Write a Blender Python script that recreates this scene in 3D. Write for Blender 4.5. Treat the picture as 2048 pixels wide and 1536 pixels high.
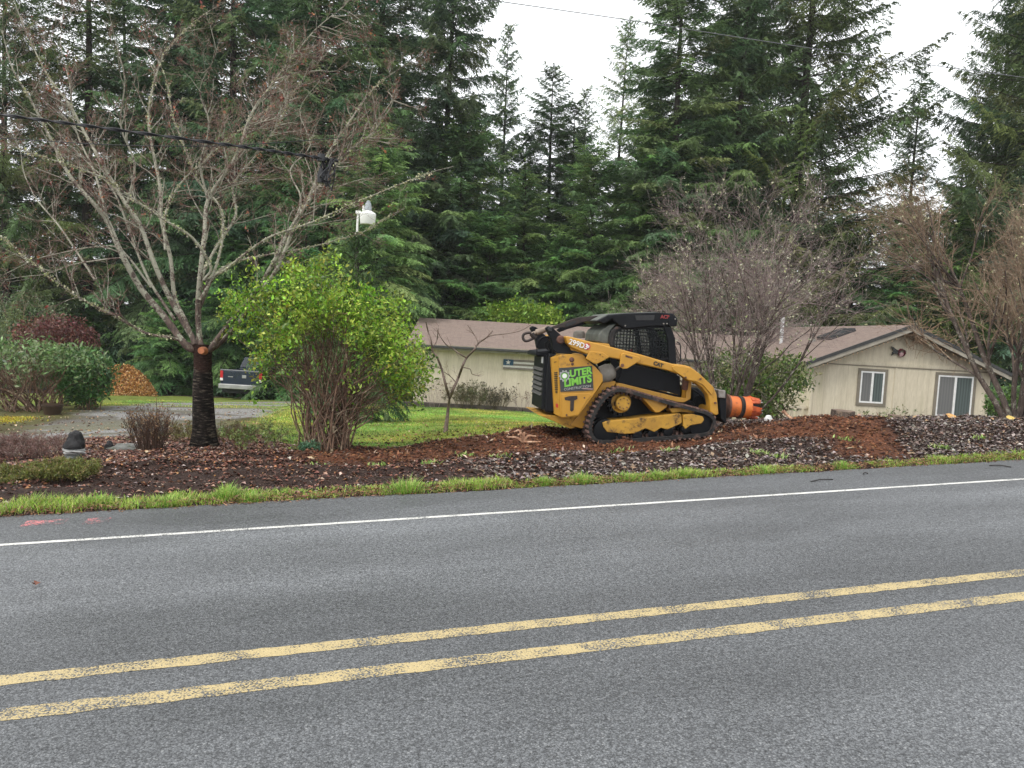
import bpy, bmesh, math, random
import numpy as np
from mathutils import Vector, Matrix

# ------------------------------------------------------------------ clearing
for o in list(bpy.data.objects):
    bpy.data.objects.remove(o, do_unlink=True)
SC = bpy.context.scene
COL = SC.collection

# ------------------------------------------------------------------ camera
FPX, CAMH = 1538.0, 1.9                    # focal length in pixels of a 2048 px wide frame, eye height
ROLL, HORIZON = math.radians(3.2), 664
PITCH = math.atan((768 - HORIZON) / FPX)
F_ = np.array([0, math.cos(PITCH), -math.sin(PITCH)])
R0 = np.array([1.0, 0, 0]); U0 = np.array([0, math.sin(PITCH), math.cos(PITCH)])
R_ = R0 * math.cos(ROLL) + U0 * math.sin(ROLL)
U_ = U0 * math.cos(ROLL) - R0 * math.sin(ROLL)
C_ = np.array([0, 0, CAMH])
cam_data = bpy.data.cameras.new('camera')
cam_data.sensor_width = 36.0
cam_data.lens = 36.0 * FPX / 2048
cam_data.clip_start, cam_data.clip_end = 0.05, 2000
cam = bpy.data.objects.new('camera', cam_data)
COL.objects.link(cam)
cam.matrix_world = Matrix(((R_[0], U_[0], -F_[0], 0), (R_[1], U_[1], -F_[1], 0), (R_[2], U_[2], -F_[2], CAMH), (0, 0, 0, 1)))
SC.camera = cam
SC.render.resolution_x, SC.render.resolution_y = 1024, 768

# ------------------------------------------------------------------ sky and sun (overcast)
SUN_EL, SUN_AZ = math.radians(50), math.radians(232)      # azimuth clockwise from +Y: behind the camera, a little left
world = bpy.data.worlds.new('World'); SC.world = world
world.use_nodes = True
wn, wl = world.node_tree.nodes, world.node_tree.links
wn.clear()
w_out = wn.new('ShaderNodeOutputWorld'); w_bg = wn.new('ShaderNodeBackground')
w_sky = wn.new('ShaderNodeTexSky'); w_sky.sky_type = 'NISHITA'; w_sky.sun_disc = False
w_sky.sun_elevation = SUN_EL; w_sky.sun_rotation = SUN_AZ
w_hs = wn.new('ShaderNodeHueSaturation'); w_hs.inputs['Saturation'].default_value = 0.25
w_mix = wn.new('ShaderNodeMix'); w_mix.data_type = 'RGBA'
w_mix.inputs['Factor'].default_value = 0.85                # a closed cloud layer over the sky
w_mix.inputs['B'].default_value = (14.6, 14.9, 15.3, 1)
wl.new(w_sky.outputs['Color'], w_hs.inputs['Color']); wl.new(w_hs.outputs['Color'], w_mix.inputs['A'])
wl.new(w_mix.outputs['Result'], w_bg.inputs['Color']); wl.new(w_bg.outputs['Background'], w_out.inputs['Surface'])
w_bg.inputs['Strength'].default_value = 0.082
sun_data = bpy.data.lights.new('sun', 'SUN'); sun_data.energy = 1.5; sun_data.angle = math.radians(18)
sun_data.color = (1.0, 0.96, 0.9)
sun = bpy.data.objects.new('sun', sun_data); COL.objects.link(sun)
sd = Vector((math.sin(SUN_AZ) * math.cos(SUN_EL), math.cos(SUN_AZ) * math.cos(SUN_EL), math.sin(SUN_EL)))
sun.rotation_euler = sd.to_track_quat('Z', 'Y').to_euler()
SC.view_settings.view_transform = 'Standard'; SC.view_settings.look = 'None'
SC.view_settings.exposure = 0.6; SC.view_settings.gamma = 1.0
SC.cycles.max_bounces = 6; SC.cycles.transparent_max_bounces = 8

# ------------------------------------------------------------------ helpers: placing
def ray(px, py): return F_ + R_ * (px - 1024) / FPX - U_ * (py - 768) / FPX
def at(px, py, d): return C_ + ray(px, py) * d
def proj(P):
    q = np.asarray(P, float) - C_; d = q @ F_
    return 1024 + FPX * (q @ R_) / d, 768 - FPX * (q @ U_) / d, d
D_S = ray(6600, 664); D_S = D_S / np.linalg.norm(D_S)       # the way the road runs (it climbs to the right)
HS = D_S[:2] / np.linalg.norm(D_S[:2]); GR = D_S[2] / np.linalg.norm(D_S[:2]); TT = np.array([-HS[1], HS[0]])
def st(xy):
    xy = np.asarray(xy, float); return xy @ HS, xy @ TT
def road_z(s): return GR * s
def road_hit(px, py, h=0.0):
    d = ray(px, py); k = (CAMH - h) / (GR * (HS @ d[:2]) - d[2]); P = C_ + d * k
    return HS @ P[:2], TT @ P[:2]
def unit(v):
    v = np.asarray(v, float); return v / np.maximum(np.linalg.norm(v, axis=-1, keepdims=True), 1e-9)

# ------------------------------------------------------------------ helpers: meshes
WT = {}
def mesh_np(name, V, faces, mats, cols=None, smooth=False, midx=None):
    """V (n,3); faces = list of (m,k) index arrays; cols (n,3) point colours in the attribute Col."""
    V = np.asarray(V, np.float32).reshape(-1, 3)
    faces = [np.asarray(f, np.int32) for f in faces if len(f)]
    me = bpy.data.meshes.new(name)
    me.vertices.add(len(V)); me.vertices.foreach_set('co', V.ravel())
    nl = sum(f.size for f in faces); nf = sum(len(f) for f in faces)
    me.loops.add(nl); me.polygons.add(nf)
    me.loops.foreach_set('vertex_index', np.concatenate([f.ravel() for f in faces]))
    tot = np.concatenate([np.full(len(f), f.shape[1], np.int32) for f in faces])
    start = np.concatenate([[0], np.cumsum(tot)[:-1]]).astype(np.int32)
    me.polygons.foreach_set('loop_start', start)
    try: me.polygons.foreach_set('loop_total', tot)
    except Exception: pass
    if smooth: me.polygons.foreach_set('use_smooth', np.ones(nf, bool))
    if midx is not None: me.polygons.foreach_set('material_index', np.asarray(midx, np.int32))
    for m in (mats if isinstance(mats, (list, tuple)) else [mats]): me.materials.append(m)
    if cols is not None:
        a = me.color_attributes.new('Col', 'FLOAT_COLOR', 'POINT')
        c = np.ones((len(V), 4), np.float32); c[:, :3] = cols
        a.data.foreach_set('color', c.ravel())
    me.update(calc_edges=True); me.validate()
    return me
class MB:
    """Collects shapes of one part."""
    def __init__(s): s.v = []; s.f = []; s.n = 0
    def add(s, V, F):
        V = np.asarray(V, float).reshape(-1, 3)
        for f in F: s.f.append([i + s.n for i in f])
        s.v.append(V); s.n += len(V); return s
    def hexa(s, P):                                       # 8 corners: bottom 4 ccw, top 4 ccw
        return s.add(P, [(3, 2, 1, 0), (4, 5, 6, 7), (0, 1, 5, 4), (1, 2, 6, 5), (2, 3, 7, 6), (3, 0, 4, 7)])
    def box(s, a, b):
        x0, y0, z0 = np.minimum(a, b); x1, y1, z1 = np.maximum(a, b)
        return s.hexa([(x0, y0, z0), (x1, y0, z0), (x1, y1, z0), (x0, y1, z0), (x0, y0, z1), (x1, y0, z1), (x1, y1, z1), (x0, y1, z1)])
    def beam(s, p, q, w, h, up=(0, 0, 1)):
        p, q = np.asarray(p, float), np.asarray(q, float); d = unit(q - p)
        u = np.cross(d, up); u = unit(u) if np.linalg.norm(u) > 1e-6 else np.array([1.0, 0, 0]); v = np.cross(u, d)
        return s.hexa([p - u*w/2 - v*h/2, p + u*w/2 - v*h/2, q + u*w/2 - v*h/2, q - u*w/2 - v*h/2,
                       p - u*w/2 + v*h/2, p + u*w/2 + v*h/2, q + u*w/2 + v*h/2, q - u*w/2 + v*h/2])
    def lathe(s, p, q, prof, k=24, caps=True):            # prof: (fraction along p-q, radius)
        p, q = np.asarray(p, float), np.asarray(q, float); d = q - p; dn = unit(d)
        a = np.array([0, 0, 1.0]) if abs(dn[2]) < .9 else np.array([1.0, 0, 0])
        u = unit(np.cross(dn, a)); v = np.cross(dn, u); an = np.arange(k) * 2 * math.pi / k
        ring = np.cos(an)[:, None] * u + np.sin(an)[:, None] * v
        V = np.concatenate([p + d * t + ring * r for t, r in prof]); Fs = []
        for i in range(len(prof) - 1):
            for j in range(k):
                Fs.append((i*k + j, i*k + (j+1) % k, (i+1)*k + (j+1) % k, (i+1)*k + j))
        if caps:
            Fs.append(tuple(range(k))[::-1]); Fs.append(tuple((len(prof)-1)*k + j for j in range(k)))
        return s.add(V, Fs)
    def cyl(s, p, q, r, k=20): return s.lathe(p, q, [(0, r), (1, r)], k)
    def tube(s, pts, r, k=8):
        V, Fs = tubes([(np.asarray(pts, float), np.full(len(pts), r) if np.isscalar(r) else np.asarray(r, float))], k)
        return s.add(V, Fs.tolist())
    def mesh(s, name, mats):
        me = bpy.data.meshes.new(name); me.from_pydata(np.concatenate(s.v).tolist(), [], s.f)
        bm = bmesh.new(); bm.from_mesh(me); bmesh.ops.recalc_face_normals(bm, faces=bm.faces); bm.to_mesh(me); bm.free()
        for m in (mats if isinstance(mats, (list, tuple)) else [mats]): me.materials.append(m)
        return me
    def build(s, name, mat, parent=None, bevel=0, smooth=None):
        o = link(name, s.mesh(name, mat), parent)
        if bevel:
            b = o.modifiers.new('bevel', 'BEVEL'); b.width = bevel; b.segments = 2; b.limit_method = 'ANGLE'; b.angle_limit = math.radians(40)
        if smooth: o.data.shade_auto_smooth(angle=smooth) if hasattr(o.data, 'shade_auto_smooth') else smooth_by_angle(o, smooth)
        return o
def smooth_by_angle(o, ang):
    me = o.data
    me.polygons.foreach_set('use_smooth', np.ones(len(me.polygons), bool))
    bm = bmesh.new(); bm.from_mesh(me)
    for e in bm.edges:
        if len(e.link_faces) == 2 and e.calc_face_angle(0) > ang: e.smooth = False
    bm.to_mesh(me); bm.free()
def link(name, me, parent=None):
    """An object whose mesh is in world coordinates, under an unrotated parent."""
    o = bpy.data.objects.new(name, me); COL.objects.link(o)
    WT[o.name] = Vector((0, 0, 0))
    if parent is not None:
        o.parent = parent; o.location = -WT[parent.name]
    return o
def tag(o, label=None, cat=None, group=None, kind=None):
    if label: o['label'] = label
    if cat: o['category'] = cat
    if group: o['group'] = group
    if kind: o['kind'] = kind
    return o
def thing(name, label, cat, loc, group=None):
    o = bpy.data.objects.new(name, None); COL.objects.link(o); o.empty_display_size = 0.2
    o.location = Vector(loc); WT[o.name] = Vector(loc)
    return tag(o, label, cat, group)
def tubes(paths, k=5):
    """Tapering tubes round many paths [(pts (n,3), radii (n,))]."""
    groups = {}
    for p, r in paths: groups.setdefault(len(p), []).append((p, r))
    Vs, Fs, off = [], [], 0
    an = np.arange(k) * 2 * math.pi / k
    for n, lst in groups.items():
        P = np.array([p for p, r in lst], float); Rr = np.array([r for p, r in lst], float); m = len(P)
        T = unit(np.gradient(P, axis=1)); mean = unit(P[:, -1] - P[:, 0])
        ax = np.argmin(np.abs(mean), axis=1); ref = np.eye(3)[ax][:, None, :].repeat(n, 1)
        u = unit(np.cross(T, ref)); v = np.cross(T, u)
        ring = P[:, :, None] + Rr[:, :, None, None] * (np.cos(an)[None, None, :, None] * u[:, :, None] + np.sin(an)[None, None, :, None] * v[:, :, None])
        Vs.append(ring.reshape(-1, 3))
        b = off + (np.arange(m) * n * k)[:, None, None] + (np.arange(n - 1) * k)[None, :, None]
        j = np.arange(k)[None, None, :]; j2 = (j + 1) % k
        Fs.append(np.stack([b + j, b + j2, b + k + j2, b + k + j], -1).reshape(-1, 4))
        off += m * n * k
    return np.concatenate(Vs), np.concatenate(Fs)
def leaf_quads(c, d, n, L, W, fold=0.25):
    c, d, n = map(lambda a: np.asarray(a, float), (c, d, n)); d = unit(d); sd_ = unit(np.cross(d, n)); nn = np.cross(sd_, d)
    L = np.broadcast_to(np.asarray(L, float), (len(c),))[:, None]; W = np.broadcast_to(np.asarray(W, float), (len(c),))[:, None]
    mid = c + d * L * .45 + nn * W * fold
    V = np.stack([c, mid + sd_ * W / 2, c + d * L, mid - sd_ * W / 2], 1).reshape(-1, 3)
    return V, np.arange(len(c) * 4).reshape(-1, 4)
def rand_unit(rng, n):
    v = rng.normal(size=(n, 3)); return unit(v)
_NT = np.random.default_rng(5).random((256, 256))
def vnoise(x, y):
    xi, yi = np.floor(x).astype(int), np.floor(y).astype(int); fx, fy = x - xi, y - yi
    fx = fx*fx*(3 - 2*fx); fy = fy*fy*(3 - 2*fy); g = lambda a, b: _NT[a & 255, b & 255]
    return (g(xi, yi)*(1-fx) + g(xi+1, yi)*fx)*(1-fy) + (g(xi, yi+1)*(1-fx) + g(xi+1, yi+1)*fx)*fy
def fbm(x, y, o=4):
    r, a = 0, .5
    for i in range(o): r = r + a*(vnoise(x, y) - .5)*2; x, y, a = x*2.03 + 17.1, y*2.03 + 5.3, a*.5
    return r

# ------------------------------------------------------------------ helpers: materials
MATS = {}
def nodes(name):
    m = bpy.data.materials.new(name); m.use_nodes = True; nt = m.node_tree
    b = nt.nodes['Principled BSDF']; return m, nt, b
def N(nt, typ, **kw):
    n = nt.nodes.new('ShaderNode' + typ)
    for k, v in kw.items(): setattr(n, k, v)
    return n
def noise(nt, scale, detail=4, rough=.55, vec=None, coord='Object', stretch=None):
    n = N(nt, 'TexNoise'); n.inputs['Scale'].default_value = scale; n.inputs['Detail'].default_value = detail; n.inputs['Roughness'].default_value = rough
    if vec is None:
        vec = N(nt, 'TexCoord').outputs[coord]
    if stretch:
        mp = N(nt, 'Mapping'); mp.inputs['Scale'].default_value = stretch; nt.links.new(vec, mp.inputs['Vector']); vec = mp.outputs['Vector']
    nt.links.new(vec, n.inputs['Vector']); return n.outputs['Fac']
def ramp(nt, src, stops):
    r = N(nt, 'ValToRGB'); nt.links.new(src, r.inputs['Fac']); e = r.color_ramp.elements
    while len(e) < len(stops): e.new(.5)
    for el, (p, c) in zip(e, stops):
        el.position = p; el.color = (*c, 1) if not np.isscalar(c) else (c, c, c, 1)
    return r.outputs['Color']
def mixc(nt, fac, a, b, mode='MIX'):
    m = N(nt, 'Mix', data_type='RGBA', blend_type=mode)
    for s, v in (('Factor', fac), ('A', a), ('B', b)):
        if hasattr(v, 'is_linked') or hasattr(v, 'links'): nt.links.new(v, m.inputs[s])
        elif s == 'Factor': m.inputs[s].default_value = v
        else: m.inputs[s].default_value = (*v, 1)
    return m.outputs['Result']
def mth(nt, op, a, b=None, clamp=False):
    m = N(nt, 'Math', operation=op, use_clamp=clamp)
    for i, v in enumerate((a, b)):
        if v is None: continue
        if hasattr(v, 'links'): nt.links.new(v, m.inputs[i])
        else: m.inputs[i].default_value = v
    return m.outputs[0]
def bump(nt, b, h, strength=.4, dist=.02):
    n = N(nt, 'Bump'); n.inputs['Strength'].default_value = strength; n.inputs['Distance'].default_value = dist
    nt.links.new(h, n.inputs['Height']); nt.links.new(n.outputs['Normal'], b.inputs['Normal'])
def mat(name, c1, c2=None, scale=8, rough=.6, metal=0, bmp=0, detail=5, lo=.35, hi=.65, stretch=None, dirt=None, dirt_amt=.0, dirt_scale=3, spec=None, coat=0):
    """Painted, stone, bark ...: two tones of noise, and patches of dirt with a shape of their own."""
    m, nt, b = nodes(name); c2 = c2 if c2 is not None else tuple(x * .75 for x in c1)
    f = noise(nt, scale, detail, stretch=stretch); col = ramp(nt, f, [(lo, c2), (hi, c1)])
    if dirt:
        g = noise(nt, dirt_scale, 8, .7); gm = ramp(nt, g, [(.62 - dirt_amt, 0.0), (.74 - dirt_amt, 1.0)]); col = mixc(nt, gm, col, dirt)
        rr = ramp(nt, gm, [(0, rough), (1, .95)]); nt.links.new(rr, b.inputs['Roughness'])
    else: b.inputs['Roughness'].default_value = rough
    nt.links.new(col, b.inputs['Base Color']); b.inputs['Metallic'].default_value = metal
    if spec is not None: b.inputs['Specular IOR Level'].default_value = spec
    if coat: b.inputs['Coat Weight'].default_value = coat
    if bmp: bump(nt, b, f, bmp, .02)
    return m
def leaf_mat(name, rough=.5, transl=.25, var=.35, spec=.4):
    """Colour from each leaf's own Col attribute, the plant's own tint and a small per-plant variation."""
    m, nt, b = nodes(name); a = N(nt, 'Attribute', attribute_name='Col'); oi = N(nt, 'ObjectInfo')
    c = mixc(nt, 1.0, a.outputs['Color'], oi.outputs['Color'], 'MULTIPLY')
    hs = N(nt, 'HueSaturation'); nt.links.new(c, hs.inputs['Color'])
    nt.links.new(mth(nt, 'ADD', mth(nt, 'MULTIPLY', oi.outputs['Random'], var), 1 - var/2), hs.inputs['Value'])
    c = hs.outputs['Color']; nt.links.new(c, b.inputs['Base Color']); b.inputs['Roughness'].default_value = rough
    b.inputs['Specular IOR Level'].default_value = spec
    if transl:
        t = N(nt, 'BsdfTranslucent'); nt.links.new(c, t.inputs['Color']); ms = N(nt, 'MixShader'); ms.inputs['Fac'].default_value = transl
        nt.links.new(b.outputs['BSDF'], ms.inputs[1]); nt.links.new(t.outputs['BSDF'], ms.inputs[2])
        nt.links.new(ms.outputs['Shader'], nt.nodes['Material Output'].inputs['Surface'])
    return m
M_LEAF = leaf_mat('leaf', .42, .3, .2, .5)
M_NEEDLE = leaf_mat('needles', .6, .32, .4, .3)
M_DEAD = leaf_mat('dead_leaf', .5, .1, .0, .5)
M_GRASS = leaf_mat('grass_blade', .5, .3, .0, .4)
M_SOIL = leaf_mat('soil_clod', .95, 0, .0, .2)
def palette(rng, n, cols, jit=.2, wts=None):
    cols = np.array(cols, float); c = cols[rng.choice(len(cols), n, p=wts)]
    return np.clip(c * (1 + rng.uniform(-jit, jit, (n, 1))) * (1 + rng.uniform(-jit*.3, jit*.3, (n, 3))), 0, 1)
# ================================================================== TERRAIN
T_EDGE = float(np.mean([road_hit(*p)[1] for p in [(0, 1037), (500, 1008), (1024, 980), (1500, 948), (2048, 915)]]))
T_WHITE = float(np.mean([road_hit(*p)[1] for p in [(0, 1090), (1024, 1024), (2048, 958)]]))
T_Y1 = float(np.mean([road_hit(*p)[1] for p in [(0, 1362), (1024, 1253), (2048, 1145)]]))
T_Y2 = float(np.mean([road_hit(*p)[1] for p in [(0, 1430), (1024, 1312), (2048, 1193)]]))
_ctl = [  # pixel, pixel, metres ahead
    (408, 892, 12.1), (650, 895, 12.1), (145, 918, 10.9), (300, 902, 11.7), (20, 905, 11.6), (500, 900, 12.0), (800, 905, 12.4),
    (100, 862, 16.5), (300, 842, 18.5), (60, 818, 20.5), (245, 790, 34), (450, 799, 36), (100, 800, 27), (350, 800, 32), (450, 850, 17.5),
    (760, 886, 14.6), (893, 864, 15.8), (1000, 848, 18.5), (800, 840, 22), (1080, 850, 16.5), (1000, 835, 24), (900, 815, 30.5), (1070, 826, 30.5), (1200, 832, 30.5),
    (1220, 886, 12.6), (1420, 872, 12.85), (1330, 879, 12.7), (1225, 872, 13.9), (1420, 862, 14.2), (1150, 884, 12.8), (1320, 893, 12.0), (1000, 882, 13.3), (1100, 866, 14.2), (1250, 850, 15.2),
    (1540, 842, 14.1), (1640, 835, 14.2), (1700, 834, 14.1), (1800, 836, 14.1), (1900, 836, 14.2), (2046, 836, 14.5), (2400, 836, 15.5),
    (1560, 880, 12.1), (1700, 880, 12.0), (1850, 880, 12.0), (2040, 872, 12.4),
]
_cw = [(-60, 40, -3.5), (-25, 45, -2.9), (0, 60, -2.8), (20, 60, -2), (40, 60, -1.5), (12, 26, -1.15), (18, 26, -1.1), (10, 20, -0.6), (14, 20, -.5), (8, 24, -1.15), (5, 29, -1.25), (24, 24, -.8),
       (-60, 110, -4), (60, 110, -2), (0, 120, -4), (60, 60, -1), (-20, 18, -1.4), (-40, 25, -2.5)]
_P = [at(*c) for c in _ctl] + [np.array(c, float) for c in _cw]
_S, _T, _H = [], [], []
for p in _P:
    s_, t_ = st(p[:2]); _S.append(s_); _T.append(t_); _H.append(p[2] - road_z(s_))
for s_ in np.linspace(-60, 80, 48):
    _S += [s_, s_, s_]; _T += [T_EDGE, T_EDGE + .45, T_EDGE - 2]; _H += [0, .03, 0]
_S, _T, _H = map(np.array, (_S, _T, _H))
def _ker(ds, dt):
    r = np.sqrt(ds*ds + dt*dt); return r
_K = _ker(_S[:, None] - _S, _T[:, None] - _T) - np.eye(len(_S)) * .06
_Wt = np.linalg.solve(np.block([[_K, np.ones((len(_S), 1))], [np.ones((1, len(_S))), np.zeros((1, 1))]]), np.append(_H, 0))
def base_h(s, t):
    s, t = np.asarray(s, float), np.asarray(t, float); return np.clip((t - T_EDGE) / .3, 0, 1) * _base_h(s, t)
def _base_h(s, t):
    out = np.empty(s.size); sf, tf = s.ravel(), t.ravel()
    for i in range(0, s.size, 20000):
        out[i:i+20000] = _ker(sf[i:i+20000, None] - _S, tf[i:i+20000, None] - _T) @ _Wt[:-1] + _Wt[-1]
    return out.reshape(s.shape)
MOUNDS = []
def xy(s, t): return s[..., None] * HS + t[..., None] * TT
def inpoly(px, py, poly):
    poly = np.array(poly, float); inside = np.zeros(px.shape, bool); j = len(poly) - 1
    for i in range(len(poly)):
        a, b = poly[i], poly[j]
        c = ((a[1] > py) != (b[1] > py)) & (px < (b[0] - a[0]) * (py - a[1]) / (b[1] - a[1] + 1e-12) + a[0]); inside ^= c; j = i
    return inside
# outlines of the ground areas, found in the photograph and laid down on the ground (s, t)
def ground_poly(pts):
    out = []
    for px, py in pts:
        d = ray(px, py); k = 2.0
        while k < 120:
            P = C_ + d * k; s_, t_ = st(P[:2])
            if P[2] < road_z(s_) + base_h(np.array([s_]), np.array([t_]))[0]: break
            k += .08
        out.append(st((C_ + d * k)[:2]))
    return out
LAWN_P = ground_poly([(690, 912), (760, 897), (850, 889), (960, 876), (1060, 869), (1140, 860), (1270, 856), (1270, 838), (1100, 829), (900, 817), (760, 812), (640, 808), (560, 812), (520, 850), (540, 880), (620, 900)])
DIRT_P = ground_poly([(600, 912), (740, 898), (900, 884), (1050, 867), (1160, 860), (1440, 856), (1560, 842), (1720, 838), (1765, 880), (1835, 915), (1700, 917), (1640, 886), (1500, 884), (1330, 898), (1100, 907), (950, 917), (800, 925), (640, 932), (560, 925)])
GRAV_P = ground_poly([(-300, 905), (0, 874), (60, 858), (140, 838), (230, 812), (330, 804), (600, 803), (600, 830), (470, 838), (430, 866), (290, 870), (150, 882), (-200, 930)])
def fsoft(s, t, poly, w=.35):
    """Soft membership: the outline with an uneven edge."""
    acc = 0
    for k in range(5):
        ox, oy = fbm(s * .9 + 31 * k, t * .9, 3) * w * 1.6, fbm(s * .9, t * .9 + 47 * k, 3) * w * 1.6
        acc = acc + inpoly(s + ox + w*.5*math.cos(k*1.26), t + oy + w*.5*math.sin(k*1.26), poly)
    return acc / 5.0
def masks(s, t):
    far = np.clip((t - 15) / 15, 0, 1)
    lawn = fsoft(s, t, LAWN_P, .45); dirt = fsoft(s, t, DIRT_P, .3); grav = fsoft(s, t, GRAV_P, .5) * (1 - .6 * (fbm(s * .35, t * .9, 3) > .12))
    lawn = np.maximum(lawn, (t > 26) * (t < 40) * (s > -20) * (1 - grav) * .7) * (1 - dirt)
    moss = np.clip((t > 13.5) * (t < 34) * (s < 4) * (1 - grav) * (fbm(s * .5, t * .5, 3) + .45), 0, 1)
    return lawn, dirt, grav, moss
def ground_z(s, t, m=None):
    s, t = np.asarray(s, float), np.asarray(t, float); h = base_h(s, t)
    lawn, dirt, grav, moss = masks(s, t) if m is None else m
    on = np.clip((t - T_EDGE - .05) / .5, 0, 1); bed = np.clip(1 - lawn - dirt - grav, 0, 1)
    h = h + on * (fbm(s * 1.3, t * 1.3, 4) * (.05 * bed + .10 * dirt + .02 * lawn) + fbm(s * 5, t * 5, 3) * (.02 * bed + .055 * dirt + .006 * lawn))
    for (a, b, A, ra, rb) in MOUNDS: h = h + A * np.exp(-((s - a) / ra) ** 2 - ((t - b) / rb) ** 2) * (1 + .35 * fbm(s * 3, t * 3, 3))
    h = h + on * .035 * bed * np.clip(1.3 - np.abs(t - T_EDGE - 1.6) / 1.2, 0, 1) * np.sin(t * 9 + 3 * fbm(s * .5, t * .5, 3)) * (s < 4)
    h = np.where(t < T_EDGE + .02, -.03, h)
    return road_z(s) + h
for px, py, d, A, ra, rb in ((1080, 872, 13.9, .16, .9, .4), (900, 890, 13.0, .12, .9, .35), (1010, 885, 12.9, .08, .5, .3), (1650, 850, 13.3, .16, .9, .45), (1740, 878, 12.3, .24, .8, .55), (1560, 862, 13.0, .08, .6, .3), (1600, 895, 11.6, .08, .6, .3), (1480, 905, 11.3, .07, .7, .25), (500, 925, 10.9, .07, 1.2, .25), (300, 945, 10.0, .06, .9, .22), (700, 935, 10.8, .06, .8, .25), (1330, 884, 12.45, -.11, .95, .38)):
    a_, b_ = st(at(px, py, d)[:2]); MOUNDS.append((a_, b_, A, ra, rb))
def on_ground(P):
    s_, t_ = st(np.asarray(P)[..., :2]); return ground_z(np.atleast_1d(s_), np.atleast_1d(t_))
def foot(px, py, d, sink=0.0):
    """The point at this pixel and distance, dropped onto the ground."""
    p = at(px, py, d); p[2] = on_ground(p)[0] - sink; return p

ss = np.concatenate([np.linspace(-140, -30, 24), np.linspace(-29, -7.2, 60), np.arange(-7, 16, .065), np.linspace(16.2, 40, 60), np.linspace(41, 150, 24)])
tt_ = np.concatenate([np.linspace(-40, 8, 14), np.arange(T_EDGE - .06, 15.5, .065), np.linspace(15.6, 42, 130), np.linspace(43, 160, 30)])
Sg, Tg = np.meshgrid(ss, tt_); mk = masks(Sg, Tg); Zg = ground_z(Sg, Tg, mk)
Vg = np.concatenate([xy(Sg, Tg), Zg[..., None]], -1).reshape(-1, 3); ns, nt_ = len(ss), len(tt_)
ii = np.arange(nt_ - 1)[:, None] * ns + np.arange(ns - 1)[None]
Fg = np.stack([ii, ii + 1, ii + 1 + ns, ii + ns], -1).reshape(-1, 4)
def ground_material():
    m, nt, b = nodes('ground')
    co = N(nt, 'TexCoord').outputs['Object']
    def att(n): return N(nt, 'Attribute', attribute_name=n).outputs['Fac']
    f1, f2, f3 = noise(nt, 2.2, 6, vec=co), noise(nt, 26, 6, .7, vec=co), noise(nt, 30, 5, .8, vec=co)
    bed = ramp(nt, f2, [(.3, (.012, .007, .006)), (.55, (.045, .026, .02)), (.75, (.10, .065, .05))])
    dirt = ramp(nt, f2, [(.32, (.038, .016, .009)), (.5, (.125, .046, .022)), (.7, (.20, .085, .043))])
    dirt = mixc(nt, ramp(nt, f1, [(.4, 0.0), (.65, .65)]), dirt, (.07, .03, .017))
    lawn = ramp(nt, f2, [(.3, (.08, .13, .018)), (.5, (.21, .28, .04)), (.7, (.36, .37, .10))])
    lawn = mixc(nt, ramp(nt, f1, [(.45, 0.0), (.7, .6)]), lawn, (.075, .13, .02))
    grav = ramp(nt, f3, [(.32, (.07, .068, .065)), (.5, (.24, .232, .225)), (.68, (.50, .485, .465))])
    grav = mixc(nt, ramp(nt, f1, [(.5, 0.0), (.68, .5)]), grav, (.16, .16, .07))
    moss = mixc(nt, f2, (.10, .11, .025), (.22, .22, .07))
    c = mixc(nt, att('moss'), bed, moss); c = mixc(nt, att('grav'), c, grav); c = mixc(nt, att('lawn'), c, lawn); c = mixc(nt, att('dirt'), c, dirt)
    nt.links.new(c, b.inputs['Base Color']); b.inputs['Roughness'].default_value = .9; b.inputs['Specular IOR Level'].default_value = .25
    bump(nt, b, mth(nt, 'ADD', f2, f3), .8, .03)
    return m
ground_me = mesh_np('ground', Vg, [Fg], ground_material(), smooth=True)
for nm, arr in zip(('lawn', 'dirt', 'grav', 'moss'), mk):
    a_ = ground_me.attributes.new(nm, 'FLOAT', 'POINT'); a_.data.foreach_set('value', np.ascontiguousarray(arr, np.float32).ravel())
tag(link('ground', ground_me), kind='structure')

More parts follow.
